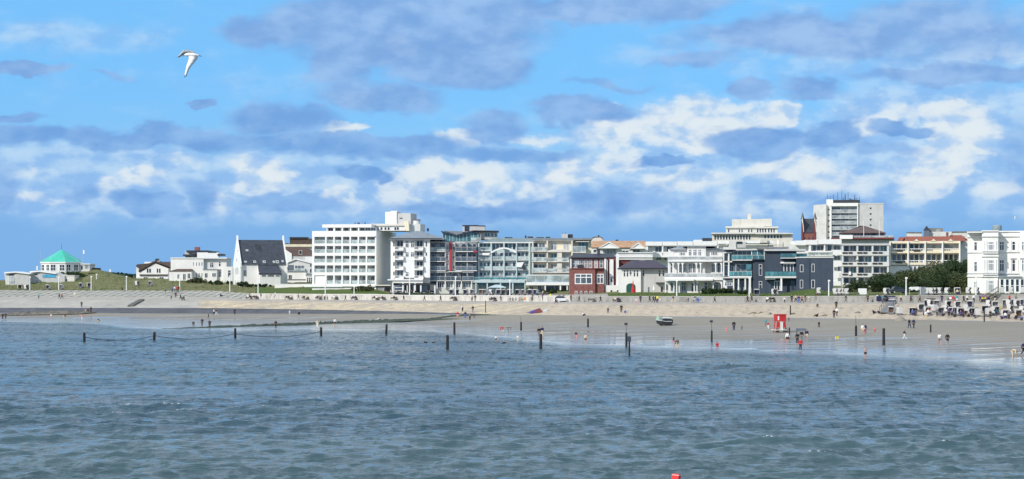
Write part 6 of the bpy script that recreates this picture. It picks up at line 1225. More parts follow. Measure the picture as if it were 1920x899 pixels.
RT = [(1419, 'navy', -10), (1453, 'grey', 25), (1535, 'grey', 80), (1567, 'navy', 70), (1573, 'blue', 80), (1580, 'grey', 70), (1587, 'grey', 85), (1663, 'grey', 40), (1742, 'grey', -150), (1747, 'grey', 70), (1752, 'grey', 65), (1763, 'grey', 60), (1776, 'grey', 60), (1795, 'navy', 5), (1816, 'grey', 60), (1832, 'grey', 60), (1879, 'grey', 90), (1897, 'navy', 70), (1918, 'grey', 80)]
for i, (px, lin, rz) in enumerate(RT):
    d = LF(px)[0] + 3 + (i % 3) * .8; chair(world(px, d, zat(px, d)), rz, lin, .18 if i % 2 else .0, f'white hooded beach chair, {ORD[i]} from the left on the right hand grass terrace', 'beach chairs on the grass terrace')
BC = [(1672, 590, 'brown', -35, 'with red towel by the wooden ramp'), (1687, 592, 'grey', 100, 'seen from the side, right of the ramp'), (1711, 592, 'navy', -15, ''), (1727, 585, 'grey', 10, ''), (1740, 591, 'brown', 15, ''), (1753, 587, 'navy', 110, ''), (1764, 591.5, 'grey', 5, ''), (1774, 588, 'grey', 60, ''), (1784, 592, 'navy', -20, ''), (1792, 592, 'blue', 0, ''), (1801, 593, 'navy', 10, ''), (1812, 587, 'grey', 80, ''), (1822, 593, 'navy', 5, ''), (1833, 595, 'grey', 90, ''), (1847, 588, 'navy', -10, ''), (1853, 594, 'grey', 95, ''), (1861, 592, 'grey', 80, ''), (1868, 590, 'navy', 0, ''), (1885, 597, 'navy', 10, ''), (1896, 588, 'grey', 40, ''), (1910, 597, 'brown', 5, ''), (1918, 590, 'navy', 60, '')]
k = 0
for px, py, lin, rz, t in BC:
    if not t: k += 1; t = f'{ORD[k - 1]} from the left in the front row on the sand'
    chair(hit(px, py), rz, lin, rr.choice([0, .18]), f'white hooded beach chair {t}', 'beach chairs on the sand')
for i, (px, py, rz) in enumerate(((1739, 577, -20), (1746, 578, 40), (1757, 578, -30), (1779, 579, 20), (1796, 580, 10), (1819, 579, -35), (1856, 578, 50), (1866, 580, 0), (1886, 577, -20), (1893, 578, 60), (1902, 576, -10), (1908, 578, 30), (1915, 576, -40))):
    chair(hit(px, py), rz, rr.choice(['navy', 'grey']), .18, f'white hooded beach chair, {ORD[i]} from the left in the back row on the sand', 'beach chairs on the sand, back row')
for i, (px, py, c, kd) in enumerate(((1711, 593, 'blue', 'sit'), (1740.5, 592.5, 'white', 'sit'), (1785, 593.5, 'grey', 'sit'), (1801.5, 594.5, 'purple', 'sit'), (1822, 594.5, 'dark', 'sit'), (1868, 591.5, 'teal', 'sit'), (1885, 598.5, 'white', 'sit'), (1795, None, 'beige', 'sit'))):
    if py: p = hit(px, py)
    else: d = LF(px)[0] + 3.6; p = world(px, d - .3, zat(px, d))
    person(p, kd, c, 'navy', '', label=f"person in {c} top sitting in a beach chair, {ORD[i]} of the sitters" if py else 'person in beige jacket sitting in the beach chair on the grass terrace', group='people sitting in beach chairs')
# ---- lamp posts (white, slender, with a small angled head)
def lamp(px, py0, py1, label, d=None):
    if d is None: d = LF(px)[0] + 1.5
    z = zat(px, d); top = H - (py0 - HY) * d / F
    e = empty('lamp_post', world(px, d, z - .3), 0, label=label, cat='lamp post', group='white lamp posts along the seafront'); h = top - z + .3
    MB().tube((0, 0, 0), (0, 0, h), .16, .11, 8).build('pole', WH2, e); MB().prism([(-.25, h), (.32, h + .02), (.28, h + .28), (-.1, h + .36)], -.12, .12).build('lamp_head', WH2, e)
LP = [(56, 521, 545), (110, 521, 545), (171, 520, 546), (237, 520, 546), (337, 521, 542), (431, 519, 540), (484, 512, 550), (610, 527, 548), (664, 539, 553), (768, 496, 552), (854, 521, 553), (956, 527, 554), (1269, 528, 554), (1405, 523, 554), (1554, 528, 565), (1699, 523, 553), (1830, 523, 555)]
for i, (px, a, c) in enumerate(LP): lamp(px, a, c, f'{ORD[i]} white lamp post from the left along the seafront', d=LF(px)[0] + (1.5 if px < 480 or px > 520 else 0.6))
lamp(181, 516, 530, 'white post standing alone on the grass behind the sea wall', d=680)
for i, (px, y0, d) in enumerate(((155.5, 469, 712), (68, 499, 690), (205, 505, 712), (250, 517, 700))):
    z = zat(px, d); top = H - (y0 - HY) * d / F; w = 6 * d / F
    e = empty('flag_banner', world(px, d, z), 0, label=['tall white banner flag above the pavilion dune', 'white banner flag left of the pavilion', 'white banner flag on the dune slope', 'small white banner flag near the cottage'][i], cat='flag', group='white banner flags on the dunes')
    MB().tube((0, 0, 0), (0, 0, top - z), .06, .04, 6).build('pole', LGREY, e); MB().box(.05, -.02, top - z - 1.3, .5, .02, top - z - .05).build('flag', WH2, e)
d = 700; px = 75.5; z = zat(px, d); e = empty('mast', world(px, d, z), 0, label='thin grey mast left of the green roofed pavilion', cat='mast'); MB().tube((0, 0, 0), (0, 0, H - (469 - HY) * d / F - z), .09, .04, 6).build('pole', GREYW, e)
# ---- posts standing in the water and on the sand
POST = mat('tarred_wood', (.018, .016, .018), .8, .3, 3, bump=.4, bs=6)
def post(px, y0, y1, label, wid=5.5, rod=None, box=None, lean=0):
    p = hit(px, y1); d = p[1]; h = (y1 - y0) * d / F; r = wid * d / F / 2
    e = empty('wooden_post', (p[0], p[1], p[2]), 0, label=label, cat='post', group='dark wooden posts of the bathing area'); e.rotation_euler.y = R(lean)
    MB().tube((0, 0, -.8), (0, 0, h), r * 1.08, r * .94, 10).build('pile', POST, e)
    if rod: MB().tube((0, 0, h), (-.05, 0, h + (y0 - rod) * d / F), .035, .03, 6).build('rod', DMET, e)
    if box: MB().box(-.3, -.12, h + (y0 - rod) * d / F, .18, .12, h + (y0 - rod) * d / F + .35).build('marker', DMET, e)
    return p, h
PS = [(158, 624, 641, 5, 'leftmost dark post standing in the water'), (289, 623, 638.5, 5, 'second dark post from the left in the water'), (441, 616, 634.5, 4.5, 'third dark post from the left, before the groyne'), (602, 614, 630, 4.5, 'fourth dark post from the left, before the groyne'), (724, 608.5, 628, 4, 'dark post in the water right of the groyne posts')]
ends = []
for px, y0, y1, w, l in PS: ends.append(post(px, y0, y1, l, w, lean=(3 if px in (289, 724) else 0)))
post(839, 629, 656, 'thick dark post in the water, farther out', 5.5); post(852, 605, 626.5, 'dark post behind the thick one at the waterline', 4); post(977, 604, 620, 'dark post standing beside a puddle on the sand', 3.5, rod=594); post(1014, 626.5, 654, 'dark post in the water with two people behind it', 5.5)
post(1102.5, 598, 614, 'short dark post on the sand left of the boat', 3.5, rod=592); post(1174.5, 624.5, 650, 'dark post with a marker on a thin rod', 4.5, rod=610, box=1); post(1334.5, 620, 642, 'dark post with a thin rod at the waterline near the red crouching child', 3.5, rod=605, box=1); post(1605, 611, 630.5, 'shorter dark post beside two bathers', 4.5, rod=592); post(1657, 616, 647.5, 'tallest dark post on the right hand sand', 5.5)
post(1480, 614.5, 635.5, 'thin grey post beside the person in black shorts', 3); post(1845.5, 584, 603.5, 'weathered thin post before the beach chairs', 2.5); post(1482, 573, 590.5, 'slim grey post on the sand bank', 2.4); post(910.5, 564, 587, 'pale thin pole on the yellow sand slope', 1.5)
post(1745, 609, 624, 'reddish brown short post on the open sand', 3)
post(310 * 0 + 391, 589, 595.5, 'tiny thin stake on the sand below the asphalt', 1.5)
for i in range(3):
    (a, ha), (c, hc) = ends[i], ends[i + 1]; n = 22; pts = []
    for k in range(n + 1): t = k / n; s = (2 * t - 1) ** 2; pts.append((a[0] + (c[0] - a[0]) * t, a[1] + (c[1] - a[1]) * t - .2, .05 + s * .75))
    o = MB().path(pts, .045, 5).build('rope', POST); tagit(o, ['dark rope sagging between the first and second water posts', 'dark rope sagging between the second and third water posts', 'dark rope sagging between the third and fourth water posts'][i], 'rope', 'ropes between the water posts')
# info board on a post
p = hit(1180, 668); k = p[1] / F; e = empty('sign_post', p, 0, label='info board on a dark post in the water, nearest right', cat='sign'); hh = 37 * k
MB().tube((0, 0, -.8), (0, 0, hh - .5), .13, .11, 8).build('post', POST, e); MB().box(-.22, -.1, hh - 10 * k, .22, .02, hh).build('board', SLATE, e)
p = hit(1502, 634); k = p[1] / F; e = empty('sign_board', p, 0, label='low dark signboard on two legs behind the red jacket person', cat='sign')
MB().box(-9.5 * k, -.06, 13 * k, 9.5 * k, .06, 18 * k).build('board', SLATE2, e)
for x in (-8 * k, 8 * k): MB().box(x - .06, -.05, -.3, x + .06, .05, 13 * k).build('leg', POST, e)
# ---- bathers' heads in the water
for i, px in enumerate((798, 813, 945)):
    p = hit(px, (642.5, 643, 643.5)[i]); o = person((p[0], p[1], -1.38), 'stand', 'black', 'black', '', label=['swimmer with dark hair, left of a pair in the water', 'swimmer with dark hair, right of a pair in the water', 'swimmer alone in the water left of the tall post'][i], group='swimmers')
# ---- groynes: low weedy ridges
def ridge(name, label, pts, w, h, m, n=60):
    P = [hit(px, py) for px, py in pts]; L = []
    for i in range(n + 1):
        t = i / n * (len(P) - 1); j = min(int(t), len(P) - 2); f = t - j; a, c = P[j], P[j + 1]
        L.append((a[0] + (c[0] - a[0]) * f, a[1] + (c[1] - a[1]) * f, a[2] + (c[2] - a[2]) * f, min(1, 4 * (i + 1) / n, 3 * (n - i + 1) / n)))
    V = []; Fc = []; K = 6
    for i, (x, y, z, s) in enumerate(L):
        for k in range(K + 1):
            t = k / K; V.append((x + random.uniform(-.3, .3), y + (t - .5) * w * (.6 + .4 * s), z - .12 + (h * s * math.sin(math.pi * t) * random.uniform(.6, 1.3) if 0 < k < K else -.1)))
    for i in range(n):
        for k in range(K): a = i * (K + 1) + k; Fc.append((a, a + K + 1, a + K + 2, a + 1))
    o = mesh_obj(name, V, Fc, m); tagit(o, label, 'groyne')
weed = mat('seaweed_stone', (.035, .05, .022), .7, .5, .5, bump=1, bs=2); rocks_m = mat('spit_stone', (.16, .14, .11), .85, .4, .5, bump=1, bs=2)
ridge('groyne', 'long dark groyne overgrown with green weed along the waterline', [(262, 617.2), (380, 615), (480, 612), (560, 609.5), (640, 606), (720, 602), (800, 598.5), (862, 596.3)], 16, .55, weed, 140)
ridge('groyne', 'brown stone spit at the far left with people on it', [(-30, 590.5), (40, 589.5), (100, 588), (150, 587), (182, 584.5)], 10, .7, rocks_m, 60)
ridge('groyne', 'thin dark weedy stone line below the yellow sand', [(760, 600.2), (800, 599.5), (850, 593), (905, 590.5), (960, 591)], 5, .35, weed, 60)
# ramp line on the concrete slope
P0, P1 = hit(243, 575.5), hit(263, 563.5); V = [(P0[0] - .6, P0[1], P0[2] - .1), (P0[0] + 1.0, P0[1], P0[2] - .1), (P1[0] + 1.2, P1[1], P1[2] - .1), (P1[0] - .2, P1[1], P1[2] - .1)]
o = mesh_obj('stone_steps', V + [(x, y, z + .5) for x, y, z in V], [(3, 2, 1, 0), (4, 5, 6, 7), (0, 1, 5, 4), (1, 2, 6, 5), (2, 3, 7, 6), (3, 0, 4, 7)], mat('dark_stone', (.12, .115, .10), .85, .2)); tagit(o, 'dark diagonal strip of steps down the concrete slope', 'steps')
# ---- boat on the sand
def boat():
    p = hit(1245, 611); k = p[1] / F; e = empty('motor_boat', p, R(4), label='small black hulled motor boat with white cabin lying on the sand', cat='boat'); e.scale = (.94, .9, .82)
    n = 10; V = []; Fc = []; L = 15 * k; sec = []
    for i in range(n + 1):
        t = i / n; x = -L + 2 * L * t; w = 1.0 * math.sin(min(1, t / .45) * math.pi / 2) ** .7 + .02; zk = .55 * max(0, 1 - t / .35) ** 2; zt = 1.05 + .35 * max(0, 1 - t / .6)
        V += [(x, 0, .1 + zk), (x + .0, w * .75, .25 + zk * .8), (x - .12 * (1 - t), w, zt), (x - .12 * (1 - t), -w, zt), (x, -w * .75, .25 + zk * .8)]
    for i in range(n):
        for j in range(5): a = i * 5 + j; b_ = i * 5 + (j + 1) % 5; Fc.append((a, b_, b_ + 5, a + 5))
    Fc += [(0, 4, 3, 2, 1), tuple(n * 5 + j for j in range(5))]
    mesh_obj('hull', V, Fc, DMET, e)
    m = MB()
    for i in range(n): 
        for s in (2, 3): m.tube(V[i * 5 + s], V[(i + 1) * 5 + s], .05, .05, 6)
    m.build('rubbing_rail', WH2, e)
    MB().prism([(-.6, 1.1), (-.2, 1.85), (1.5, 1.8), (1.6, 1.1)], -.7, .7).build('cabin', GD, e); MB().prism([(-.3, 1.82), (.0, 2.02), (1.5, 1.98), (1.7, 1.78)], -.8, .8).build('cabin_roof', WH2, e)
    MB().box(L - .1, -.25, .5, L + .3, .25, 1.5).build('outboard_motor', DMET, e); MB().box(-.3, -.78, .3, .6, -.7, .5).build('number_plate', LGREY, e)
    MB().tube((-1.4, 0, 1.2), (-1.4, 0, 2.7), .03, .03, 6).build('mast', LGREY, e); MB().prism([(-1.8, 1.3), (-1.0, 1.4), (-1.1, 2.2), (-1.5, 2.3)], -.03, .03).build('flag', mat('pale_green_cloth', (.35, .6, .45), .8), e)
    for x in (-.6, .8): MB().box(x - .15, -.7, -.2, x + .15, .7, .3).build('cradle', POST, e)
boat()
# ---- lifeguard tower
def tower():
    p = hit(1462.5, 623.5); k = p[1] / F; e = empty('lifeguard_tower', p, R(8), label='red lifeguard tower on trestle legs standing on the grey sand', cat='lifeguard tower')
    RED = mat('lifeguard_red', (.50, .02, .02), .55, .08, 1); W_ = 9 * k
    MB().box(-W_, -1, 21 * k, W_, 1, 33 * k).build('cabin', RED, e); MB().box(-W_ * .8, -1.03, 23 * k, -W_ * .5, -1.001, 31 * k).build('window', WH2, e); MB().box(-W_ * 1.08, -1.15, 33 * k, W_ * 1.08, 1.15, 34 * k).build('roof', RED, e)
    for s in (-1, 1):
        MB().prism([(s * W_ * .98, 9 * k), (s * W_ * .35, 9 * k), (s * W_ * .35, 20 * k), (s * W_ * .9, 20 * k)], -1.0, -.85).build('side_panel', RED, e)
        for y in (-.9, .9): MB().tube((s * W_ * 1.1, y, -.1), (s * W_ * .8, y * .9, 21 * k), .09, .08, 6).build('leg', RED, e)
    MB().box(-W_ * .28, -1.2, 3 * k, W_ * .28, -1.05, 20 * k).build('ladder', OFFW, e); m = MB(); m.box(-W_ * 1.5, -1.3, 4 * k, W_ * 1.2, 1.3, 5.4 * k); m.build('platform', OFFW, e)
    for x in (-W_ * .9, W_ * .9): MB().tube((x, -1.25, .35), (x, -1.05, .35), .35, .35, 14).build('wheel', DMET, e)
    m = MB(); m.path([(-W_ * .8, 0, 34 * k), (-W_ * .8, 0, 42 * k), (W_ * .3, 0, 42 * k), (W_ * .3, 0, 34 * k)], .025, 5); m.build('roof_rail', LGREY, e)
tower()
# ---- red and purple beach tent
p = hit(1008, 587); k = p[1] / F; e = empty('beach_tent', p, 0, label='red and purple beach tent collapsed at the foot of the sand slope', cat='tent')
V = [(-22 * k, -.5, .0), (-6 * k, -1.2, .0), (12 * k, -.8, 0), (10 * k, 1.4, 0), (-10 * k, 1.2, 0), (4 * k, .2, 9 * k), (-2 * k, 0, 7 * k)]
mesh_obj('canopy', [V[1], V[2], V[3], V[4], V[5], V[6]], [(0, 1, 4), (1, 2, 4), (2, 3, 5, 4), (0, 4, 5), (0, 5, 3), (0, 3, 2, 1)], BRICKD, e); mesh_obj('tail', [V[0], V[1], V[6], V[4]], [(0, 1, 2), (0, 2, 3), (0, 3, 1), (1, 3, 2)], cm('purple'), e)
mesh_obj('side_flap', [(9 * k, -1, 0), (18 * k, -.6, 0), (19 * k, .8, 8 * k), (12 * k, .4, 6 * k), (14 * k, 1.4, 0)], [(0, 1, 2, 3), (1, 4, 2), (4, 0, 3, 2), (0, 4, 1)], GREYW, e)
# ---- ramp, beach stairs, banner, boards
def slab(name, m, P, Q, w, th, parent=None, off=0):
    P = Vector(P); Q = Vector(Q); V = []
    for p in (P, Q):
        for s in (-1, 1): V.append((p.x + s * w / 2, p.y, p.z + off))
    V = V + [(x, y, z + th) for x, y, z in V]
    return mesh_obj(name, V, [(0, 2, 3, 1), (4, 5, 7, 6), (0, 1, 5, 4), (1, 3, 7, 5), (3, 2, 6, 7), (2, 0, 4, 6)], m, parent)
a = Vector(hit(1659, 589)); c = Vector(hit(1673, 569)); e = empty('beach_ramp', a, 0, label='grey wooden ramp from the promenade down to the beach chairs', cat='ramp')
slab('deck', mat('weathered_boards', (.22, .21, .20), .8, .3, 2), (0, 0, 0), c - a, 2.0, .12, e, .25)
for s in (-1, 1): m = MB(); d_ = c - a; m.path([(s * 1.0, 0, 1.3), (s * 1.0 + d_.x, d_.y, d_.z + 1.3)], .05, 5); [m.tube((s + d_.x * t, d_.y * t, d_.z * t), (s + d_.x * t, d_.y * t, d_.z * t + 1.32), .05, .05, 5) for t in (0, .25, .5, .75, 1)]; m.build('railing', DMET, e)
px = 1851; d = LE(px)[0]; z = zat(px, d - 1.5); e = empty('beach_stairs', world(px, d - 1.4, z), 0, label='dark metal stairs with lattice railing climbing to the grass terrace', cat='stairs')
m = MB(); [m.box(-1.4 + .28 * i, -.5, .18 * i, -1.1 + .28 * i, .5, .18 * i + .06) for i in range(13)]; m.path([(-1.4, -.45, 0), (2.3, -.45, 2.35)], .07, 5); m.build('flight', DMET, e)
for s in (-.5, .5): m = MB(); m.path([(-1.4, s, .9), (2.3, s, 3.3)], .04, 5); [m.tube((-1.4 + .37 * i, s, .235 * i), (-1.4 + .37 * i, s, .235 * i + .95), .03, .03, 5) for i in range(11)]; m.path([(-1.4, s, .0), (2.3, s, 2.4)], .04, 5); m.build('railing', DMET, e)
px = 1669; d = LE(px)[0] - .9; z = zat(px, d); k = d / F; e = empty('banner', world(px, d, z), 0, label='long dark blue banner with white lettering fixed before the promenade wall', cat='banner')
MB().box(-26 * k, -.03, .2, 13 * k, .03, 1.35).build('cloth', cm('navy'), e); m = MB()
for i in range(22):
    x = -3 * k + i * .68 * k; h_ = rr.uniform(.25, .5); m.box(x, -.05, .45, x + .4 * k, -.031, .45 + h_)
    if i % 3 == 0: m.box(x, -.048, .95, x + 1.2 * k, -.031, 1.05)
o = m.build('lettering', WH2, e)
for x in (-26 * k, -7 * k, 13 * k): MB().box(x - .04, .031, -.2, x + .04, .1, 1.4).build('stake', LGREY, e)
px = 1617; d = LF(px)[0] + 3; z = zat(px, d); k = d / F; e = empty('white_board', world(px, d, z), 0, label='white board standing on the grass terrace before the grey apartments', cat='board')
MB().prism([(-8 * k, .25), (8 * k, .25), (8 * k, 1.55), (-8 * k, 1.55)], -.05, .05).build('panel', WH2, e)
for x in (-6 * k, 6 * k): MB().box(x - .05, -.04, -.2, x + .05, .04, .25).build('leg', DMET, e)
px = 1714; d = LF(px)[0] + 8; z = zat(px, d); k = d / F; e = empty('sun_sail', world(px, d, z), 0, label='low white sun sail on posts before the dark green shrubs', cat='sun sail')
MB().prism([(-9 * k, 1.4), (-6 * k, 1.7), (8 * k, 1.75), (9 * k, 1.2), (3 * k, .9), (-2 * k, 1.25), (-6 * k, .95)], -1, 1).build('canvas', WH2, e)
for x in (-8.5 * k, 8.5 * k): MB().tube((x, 0, -.2), (x, 0, 1.4), .05, .05, 6).build('post', LGREY, e)
px = 1730; d = LF(px)[0] + 5; e = empty('shelter', world(px, d, zat(px, d)), 0, label='grey blue upright shelter box beside the white sun sail', cat='shelter'); k = d / F
MB().prism([(-5 * k, 0), (5.5 * k, 0), (5.5 * k, 1.5), (4.5 * k, 1.75), (-5 * k, 1.75)], -.6, .6).build('body', GROOF, e); MB().box(-5.6 * k, -.65, -.1, -4.9 * k, -.5, 1.8).build('post', WH2, e)
# red harbour buoy standing on the grass beside the garage house
px = 1187; d = 531; z = zat(px, d); k = d / F; e = empty('land_buoy', world(px, d, z), 0, label='red conical buoy displayed on the grass before the green garage door', cat='buoy')
MB().lathe([(3.6 * k, 0), (3.2 * k, 6 * k), (1.6 * k, 12 * k), (.9 * k, 17 * k), (.8 * k, 20 * k), (.1, 21 * k)], 16).build('cone', cm('red'), e); MB().tube((0, 0, 20 * k), (0, 0, 24 * k), .04, .03, 6).build('topmark', DMET, e)
px = 1226; d = 533; z = zat(px, d); k = d / F; e = empty('closed_parasol', world(px, d, z), 0, label='closed white parasol before the grey garage house wing', cat='parasol')
MB().tube((0, 0, 0), (0, 0, 13 * k), .04, .04, 6).build('pole', LGREY, e); MB().lathe([(.18, 3 * k), (.28, 5 * k), (.12, 12 * k), (.03, 14.5 * k)], 10).build('canopy', WH2, e)
# marquee and cafe people
px = 932; d = 580; z = zat(px, d); k = d / F; e = empty('marquee', world(px, d, z), 0, label='pale green marquee roof among the beach chairs before the teal building', cat='marquee')
m = MB(); m.hip(-17 * k, -1.8, 17 * k, 1.8, 2.0, 2.7, 2.0); m.build('canopy', TEAL, e)
for x in (-15 * k, 0, 15 * k): MB().tube((x, -1.5, 0), (x, -1.5, 1.95), .06, .06, 6).build('post', WH2, e)
def table(loc, label):
    e = empty('cafe_table', loc, 0, label=label, cat='table', group='cafe tables on the terrace'); MB().lathe([(.4, .70), (.4, .74)], 12).build('tabletop', WH2, e); MB().tube((0, 0, 0), (0, 0, .7), .04, .04, 6).build('leg', DMET, e); MB().lathe([(.25, 0), (.22, .04)], 10).build('foot', DMET, e)
n_ = 0
for i, px in enumerate((738, 752, 766, 781, 796, 811, 1012, 1026)):
    d = LF(px)[0] + 2.4 + (i % 2) * 1.5; loc = world(px, d, zat(px, d)); table(loc, f'{ORD[i]} small round white cafe table from the left above the promenade wall')
    for s in (-1, 1):
        c = rr.choice(['black', 'navy', 'white', 'red', 'grey', 'beige', 'dark', 'light blue', 'brown']); x = loc[0] + s * .75
        st = empty('cafe_chair', (x, loc[1], loc[2]), R(-90 * s), label=f"dark cafe chair {'left' if s < 0 else 'right'} of the {ORD[i]} cafe table", cat='chair', group='cafe chairs on the terrace')
        MB().box(-.22, -.22, .42, .22, .22, .46).build('seat', DMET, st); MB().box(-.22, .20, .46, .22, .24, .9).build('backrest', DMET, st)
        for a_ in (-.19, .19):
            for b_ in (-.19, .19): MB().box(a_ - .02, b_ - .02, 0, a_ + .02, b_ + .02, .42).build('leg', DMET, st)
        if px in (781, 811, 1026) and s > 0: continue
        person((x, loc[1], loc[2]), 'sit', c, 'dark', '', rz=-90 * s, label=f"guest in {c} top sitting {'left' if s < 0 else 'right'} of the {ORD[i]} cafe table", group='cafe guests')
# ---- cars
def car(loc, rz, m, label):
    e = empty('parked_car', loc, R(rz), label=label, cat='car', group='parked cars'); W2 = .85
    MB().prism([(-2.1, .3), (2.1, .3), (2.15, .7), (1.9, .9), (.9, .98), (-1.9, .98), (-2.1, .8)], -W2, W2).build('body', m, e)
    MB().prism([(-1.6, .981), (.95, .981), (.4, 1.45), (-1.2, 1.48)], -W2 + .08, W2 - .08).build('cabin', GD, e); MB().prism([(-1.22, 1.45), (.4, 1.43), (.3, 1.53), (-1.1, 1.55)], -W2 + .1, W2 - .1).build('roof', m, e)
    for x in (-1.3, 1.3):
        for y in (-W2 + .05, W2 - .05): w = MB().tube((x, y - .1, .32), (x, y + .1, .32), .32, .32, 16).build('wheel', DMET, e); MB().tube((x, y - .12, .32), (x, y + .12, .32), .17, .17, 10).build('rim', LGREY, w)
    for y in (-.6, .6): MB().box(2.08, y - .15, .62, 2.17, y + .15, .74).build('headlight', WH2, e)
CP = mat('car_paint_silver', (.45, .46, .48), .3, .04, .5, metal=.6); CPD = mat('car_paint_dark', (.04, .05, .06), .3, .04, .5)
d = 478; car(world(1685, d, zat(1685, d)), 10, CPD, 'dark grey car parked behind the grass terrace below the shrubs')
d = LE(1052)[0] - 1.6; car(world(1053, d, zat(1053, d)), 2, mat('car_paint_white', (.7, .7, .7), .3, .04), 'small white car parked on the promenade before the cream building')
# ---- shrubs
def leafm(name, a, c):
    if name in MATS: return MATS[name]
    m = bpy.data.materials.new(name); m.use_nodes = True; t = NT(m.node_tree)
    n = t.noise(t.n('ShaderNodeTexCoord').outputs['Object'], 1.1, 4, .7)
    col = t.mix(t.step(n, .35, .65), a, c)
    p = t.n('ShaderNodeBsdfPrincipled', ins={'Base Color': col, 'Roughness': .7, 'Specular IOR Level': .2}); tr = t.n('ShaderNodeBsdfTranslucent', ins={'Color': col})
    mx = t.n('ShaderNodeMixShader', ins={0: .2, 1: p.outputs[0], 2: tr.outputs[0]}); t.n('ShaderNodeOutputMaterial', ins={0: mx.outputs[0]}); MATS[name] = m; return m
LF1 = leafm('foliage_dark', (.022, .045, .018), (.05, .08, .03)); LF2 = leafm('foliage_mid', (.05, .075, .03), (.10, .12, .05)); LF3 = leafm('foliage_olive', (.065, .075, .035), (.11, .115, .055))
def shrub(px, d, w, h, label, m=LF1, n=1200, zoff=0, rs=None, cat='shrub', name='shrub'):
    r_ = random.Random(int(px * 7 + h * 100)); z = zat(px, d) + zoff; e = empty(name, world(px, d, z), 0, label=label, cat=cat)
    V = []; Fc = []; cl = [(r_.uniform(-.5, .5) * w, r_.uniform(-.35, .35) * w, r_.uniform(.25, .85) * h * (1 - .0), r_.uniform(.16, .34) * min(w, h * 1.6)) for _ in range(12)]
    for i in range(n):
        c = r_.choice(cl); th, ph = r_.uniform(0, 6.28), math.acos(r_.uniform(-1, 1)); rad = c[3] * r_.uniform(.55, 1.08)
        p = Vector((c[0] + rad * math.sin(ph) * math.cos(th), c[1] + rad * math.sin(ph) * math.sin(th), max(.05, c[2] + rad * math.cos(ph) * .8 - .1 * abs(c[0]) * h / w)))
        s = r_.uniform(.12, .28); a = Vector((r_.uniform(-1, 1), r_.uniform(-1, 1), r_.uniform(-1, 1))).normalized(); q = a.orthogonal().normalized(); k = len(V)
        V += [tuple(p + a * s), tuple(p + q * s * .6), tuple(p - a * s), tuple(p - q * s * .6)]; Fc.append((k, k + 1, k + 2, k + 3))
    mesh_obj('foliage', V, Fc, m, e); t = MB()
    for c in cl[:5]: t.tube((c[0] * .3, c[1] * .3, -.3), (c[0], c[1], c[2]), .07, .03, 5)
    t.build('stems', WOODD, e)
SL = ['left end', 'second from left', 'third from left', 'lower middle', 'upper middle', 'behind the centre', 'right of centre', 'upper right', 'lower right', 'right end by the classical hotel']
for i, (px, d, w, h, zo, m) in enumerate(((1648, 500, 4.5, 3.0, 0, LF1), (1668, 505, 5, 4.0, 0, LF1), (1690, 505, 5.5, 4.0, 0, LF2), (1712, 498, 6, 4.6, 0, LF2), (1732, 512, 6, 5.6, 0, LF3), (1752, 520, 6.5, 6.2, .3, LF3), (1770, 505, 6.5, 6.2, 0, LF2), (1790, 515, 6.5, 7.6, .3, LF1), (1785, 492, 6, 4.6, 0, LF1), (1806, 500, 6, 8.2, .2, LF1))):
    shrub(px, d, w, h, f'dark green wind shaped shrub on the right hand slope, {SL[i]}', m, 4200, zo)
for i, (px, d, w, h, m) in enumerate(((1660, 515, 6, 3.6, LF1), (1684, 518, 7, 4.4, LF2), (1706, 515, 7, 4.8, LF1), (1726, 522, 7, 5.6, LF1), (1746, 505, 7, 4.8, LF1), (1764, 525, 7.5, 7.0, LF3), (1781, 510, 7, 6.6, LF1), (1800, 522, 6, 8.4, LF1), (1798, 488, 5.5, 5.4, LF2))):
    shrub(px, d, w, h, f'{["low", "bushy", "low broad", "taller", "front", "olive", "dense", "tallest", "bright front"][i]} shrub filling the dark scrub slope below the yellow apartments', m, 3600)
shrub(1700, 492, 4.5, 2.4, 'low dark shrub behind the parked dark car', LF1, 1300); shrub(1740, 488, 6, 2.8, 'low dark shrub in front of the olive ones', LF1, 1600)
shrub(1597, 498, 3, 2.2, 'dark shrub at the right corner of the slate blue house', LF1, 900); shrub(1612, 505, 4, 2.8, 'bushy shrub before the grey apartments, left', LF2, 1100); shrub(1630, 505, 4, 2.4, 'bushy shrub before the grey apartments, right', LF1, 1100)
shrub(1332, 508, 3.4, 1.15, 'low dark hedge shrub before the veranda villa, left', LF1, 900); shrub(1347, 508, 3.6, 1.3, 'low dark hedge shrub before the veranda villa, centre', LF1, 900); shrub(1362, 507, 3, 1.1, 'low dark hedge shrub before the veranda villa, right', LF1, 900); shrub(1394, 496, 2.2, 1.0, 'small dark shrub below the white columns', LF1, 500)
shrub(376, 668, 4.5, 1.6, 'olive dune shrub below the long white building', LF3, 900); shrub(362, 668, 3.5, 1.3, 'small olive dune shrub left of the larger one', LF3, 700); shrub(400, 664, 5, 1.2, 'dark low shrub line left of the slate roofed house', LF1, 800); shrub(418, 662, 5, 1.2, 'dark low shrub before the white gable end', LF1, 800)
shrub(455, 645, 3.0, 1.6, 'dark shrub left of the garden before the slate roofed house', LF1, 700); shrub(470, 644, 3.2, 1.1, 'dark shrub before the slate roofed house', LF1, 700); shrub(497, 640, 5, .9, 'dark hedge shrub before the roof annex', LF1, 800); shrub(250, 690, 5, 1.0, 'dark dune shrub left of the white cottage', LF1, 700); shrub(222, 700, 6, .9, 'low dark dune shrub right of the pavilion', LF1, 700)
shrub(121, 690, 9, 2.2, 'dark green shrub patch below the pavilion', LF1, 1600, -.8); shrub(150, 688, 8, 2.2, 'dark green shrub patch on the dune right of the annex', LF1, 1400, -.8)
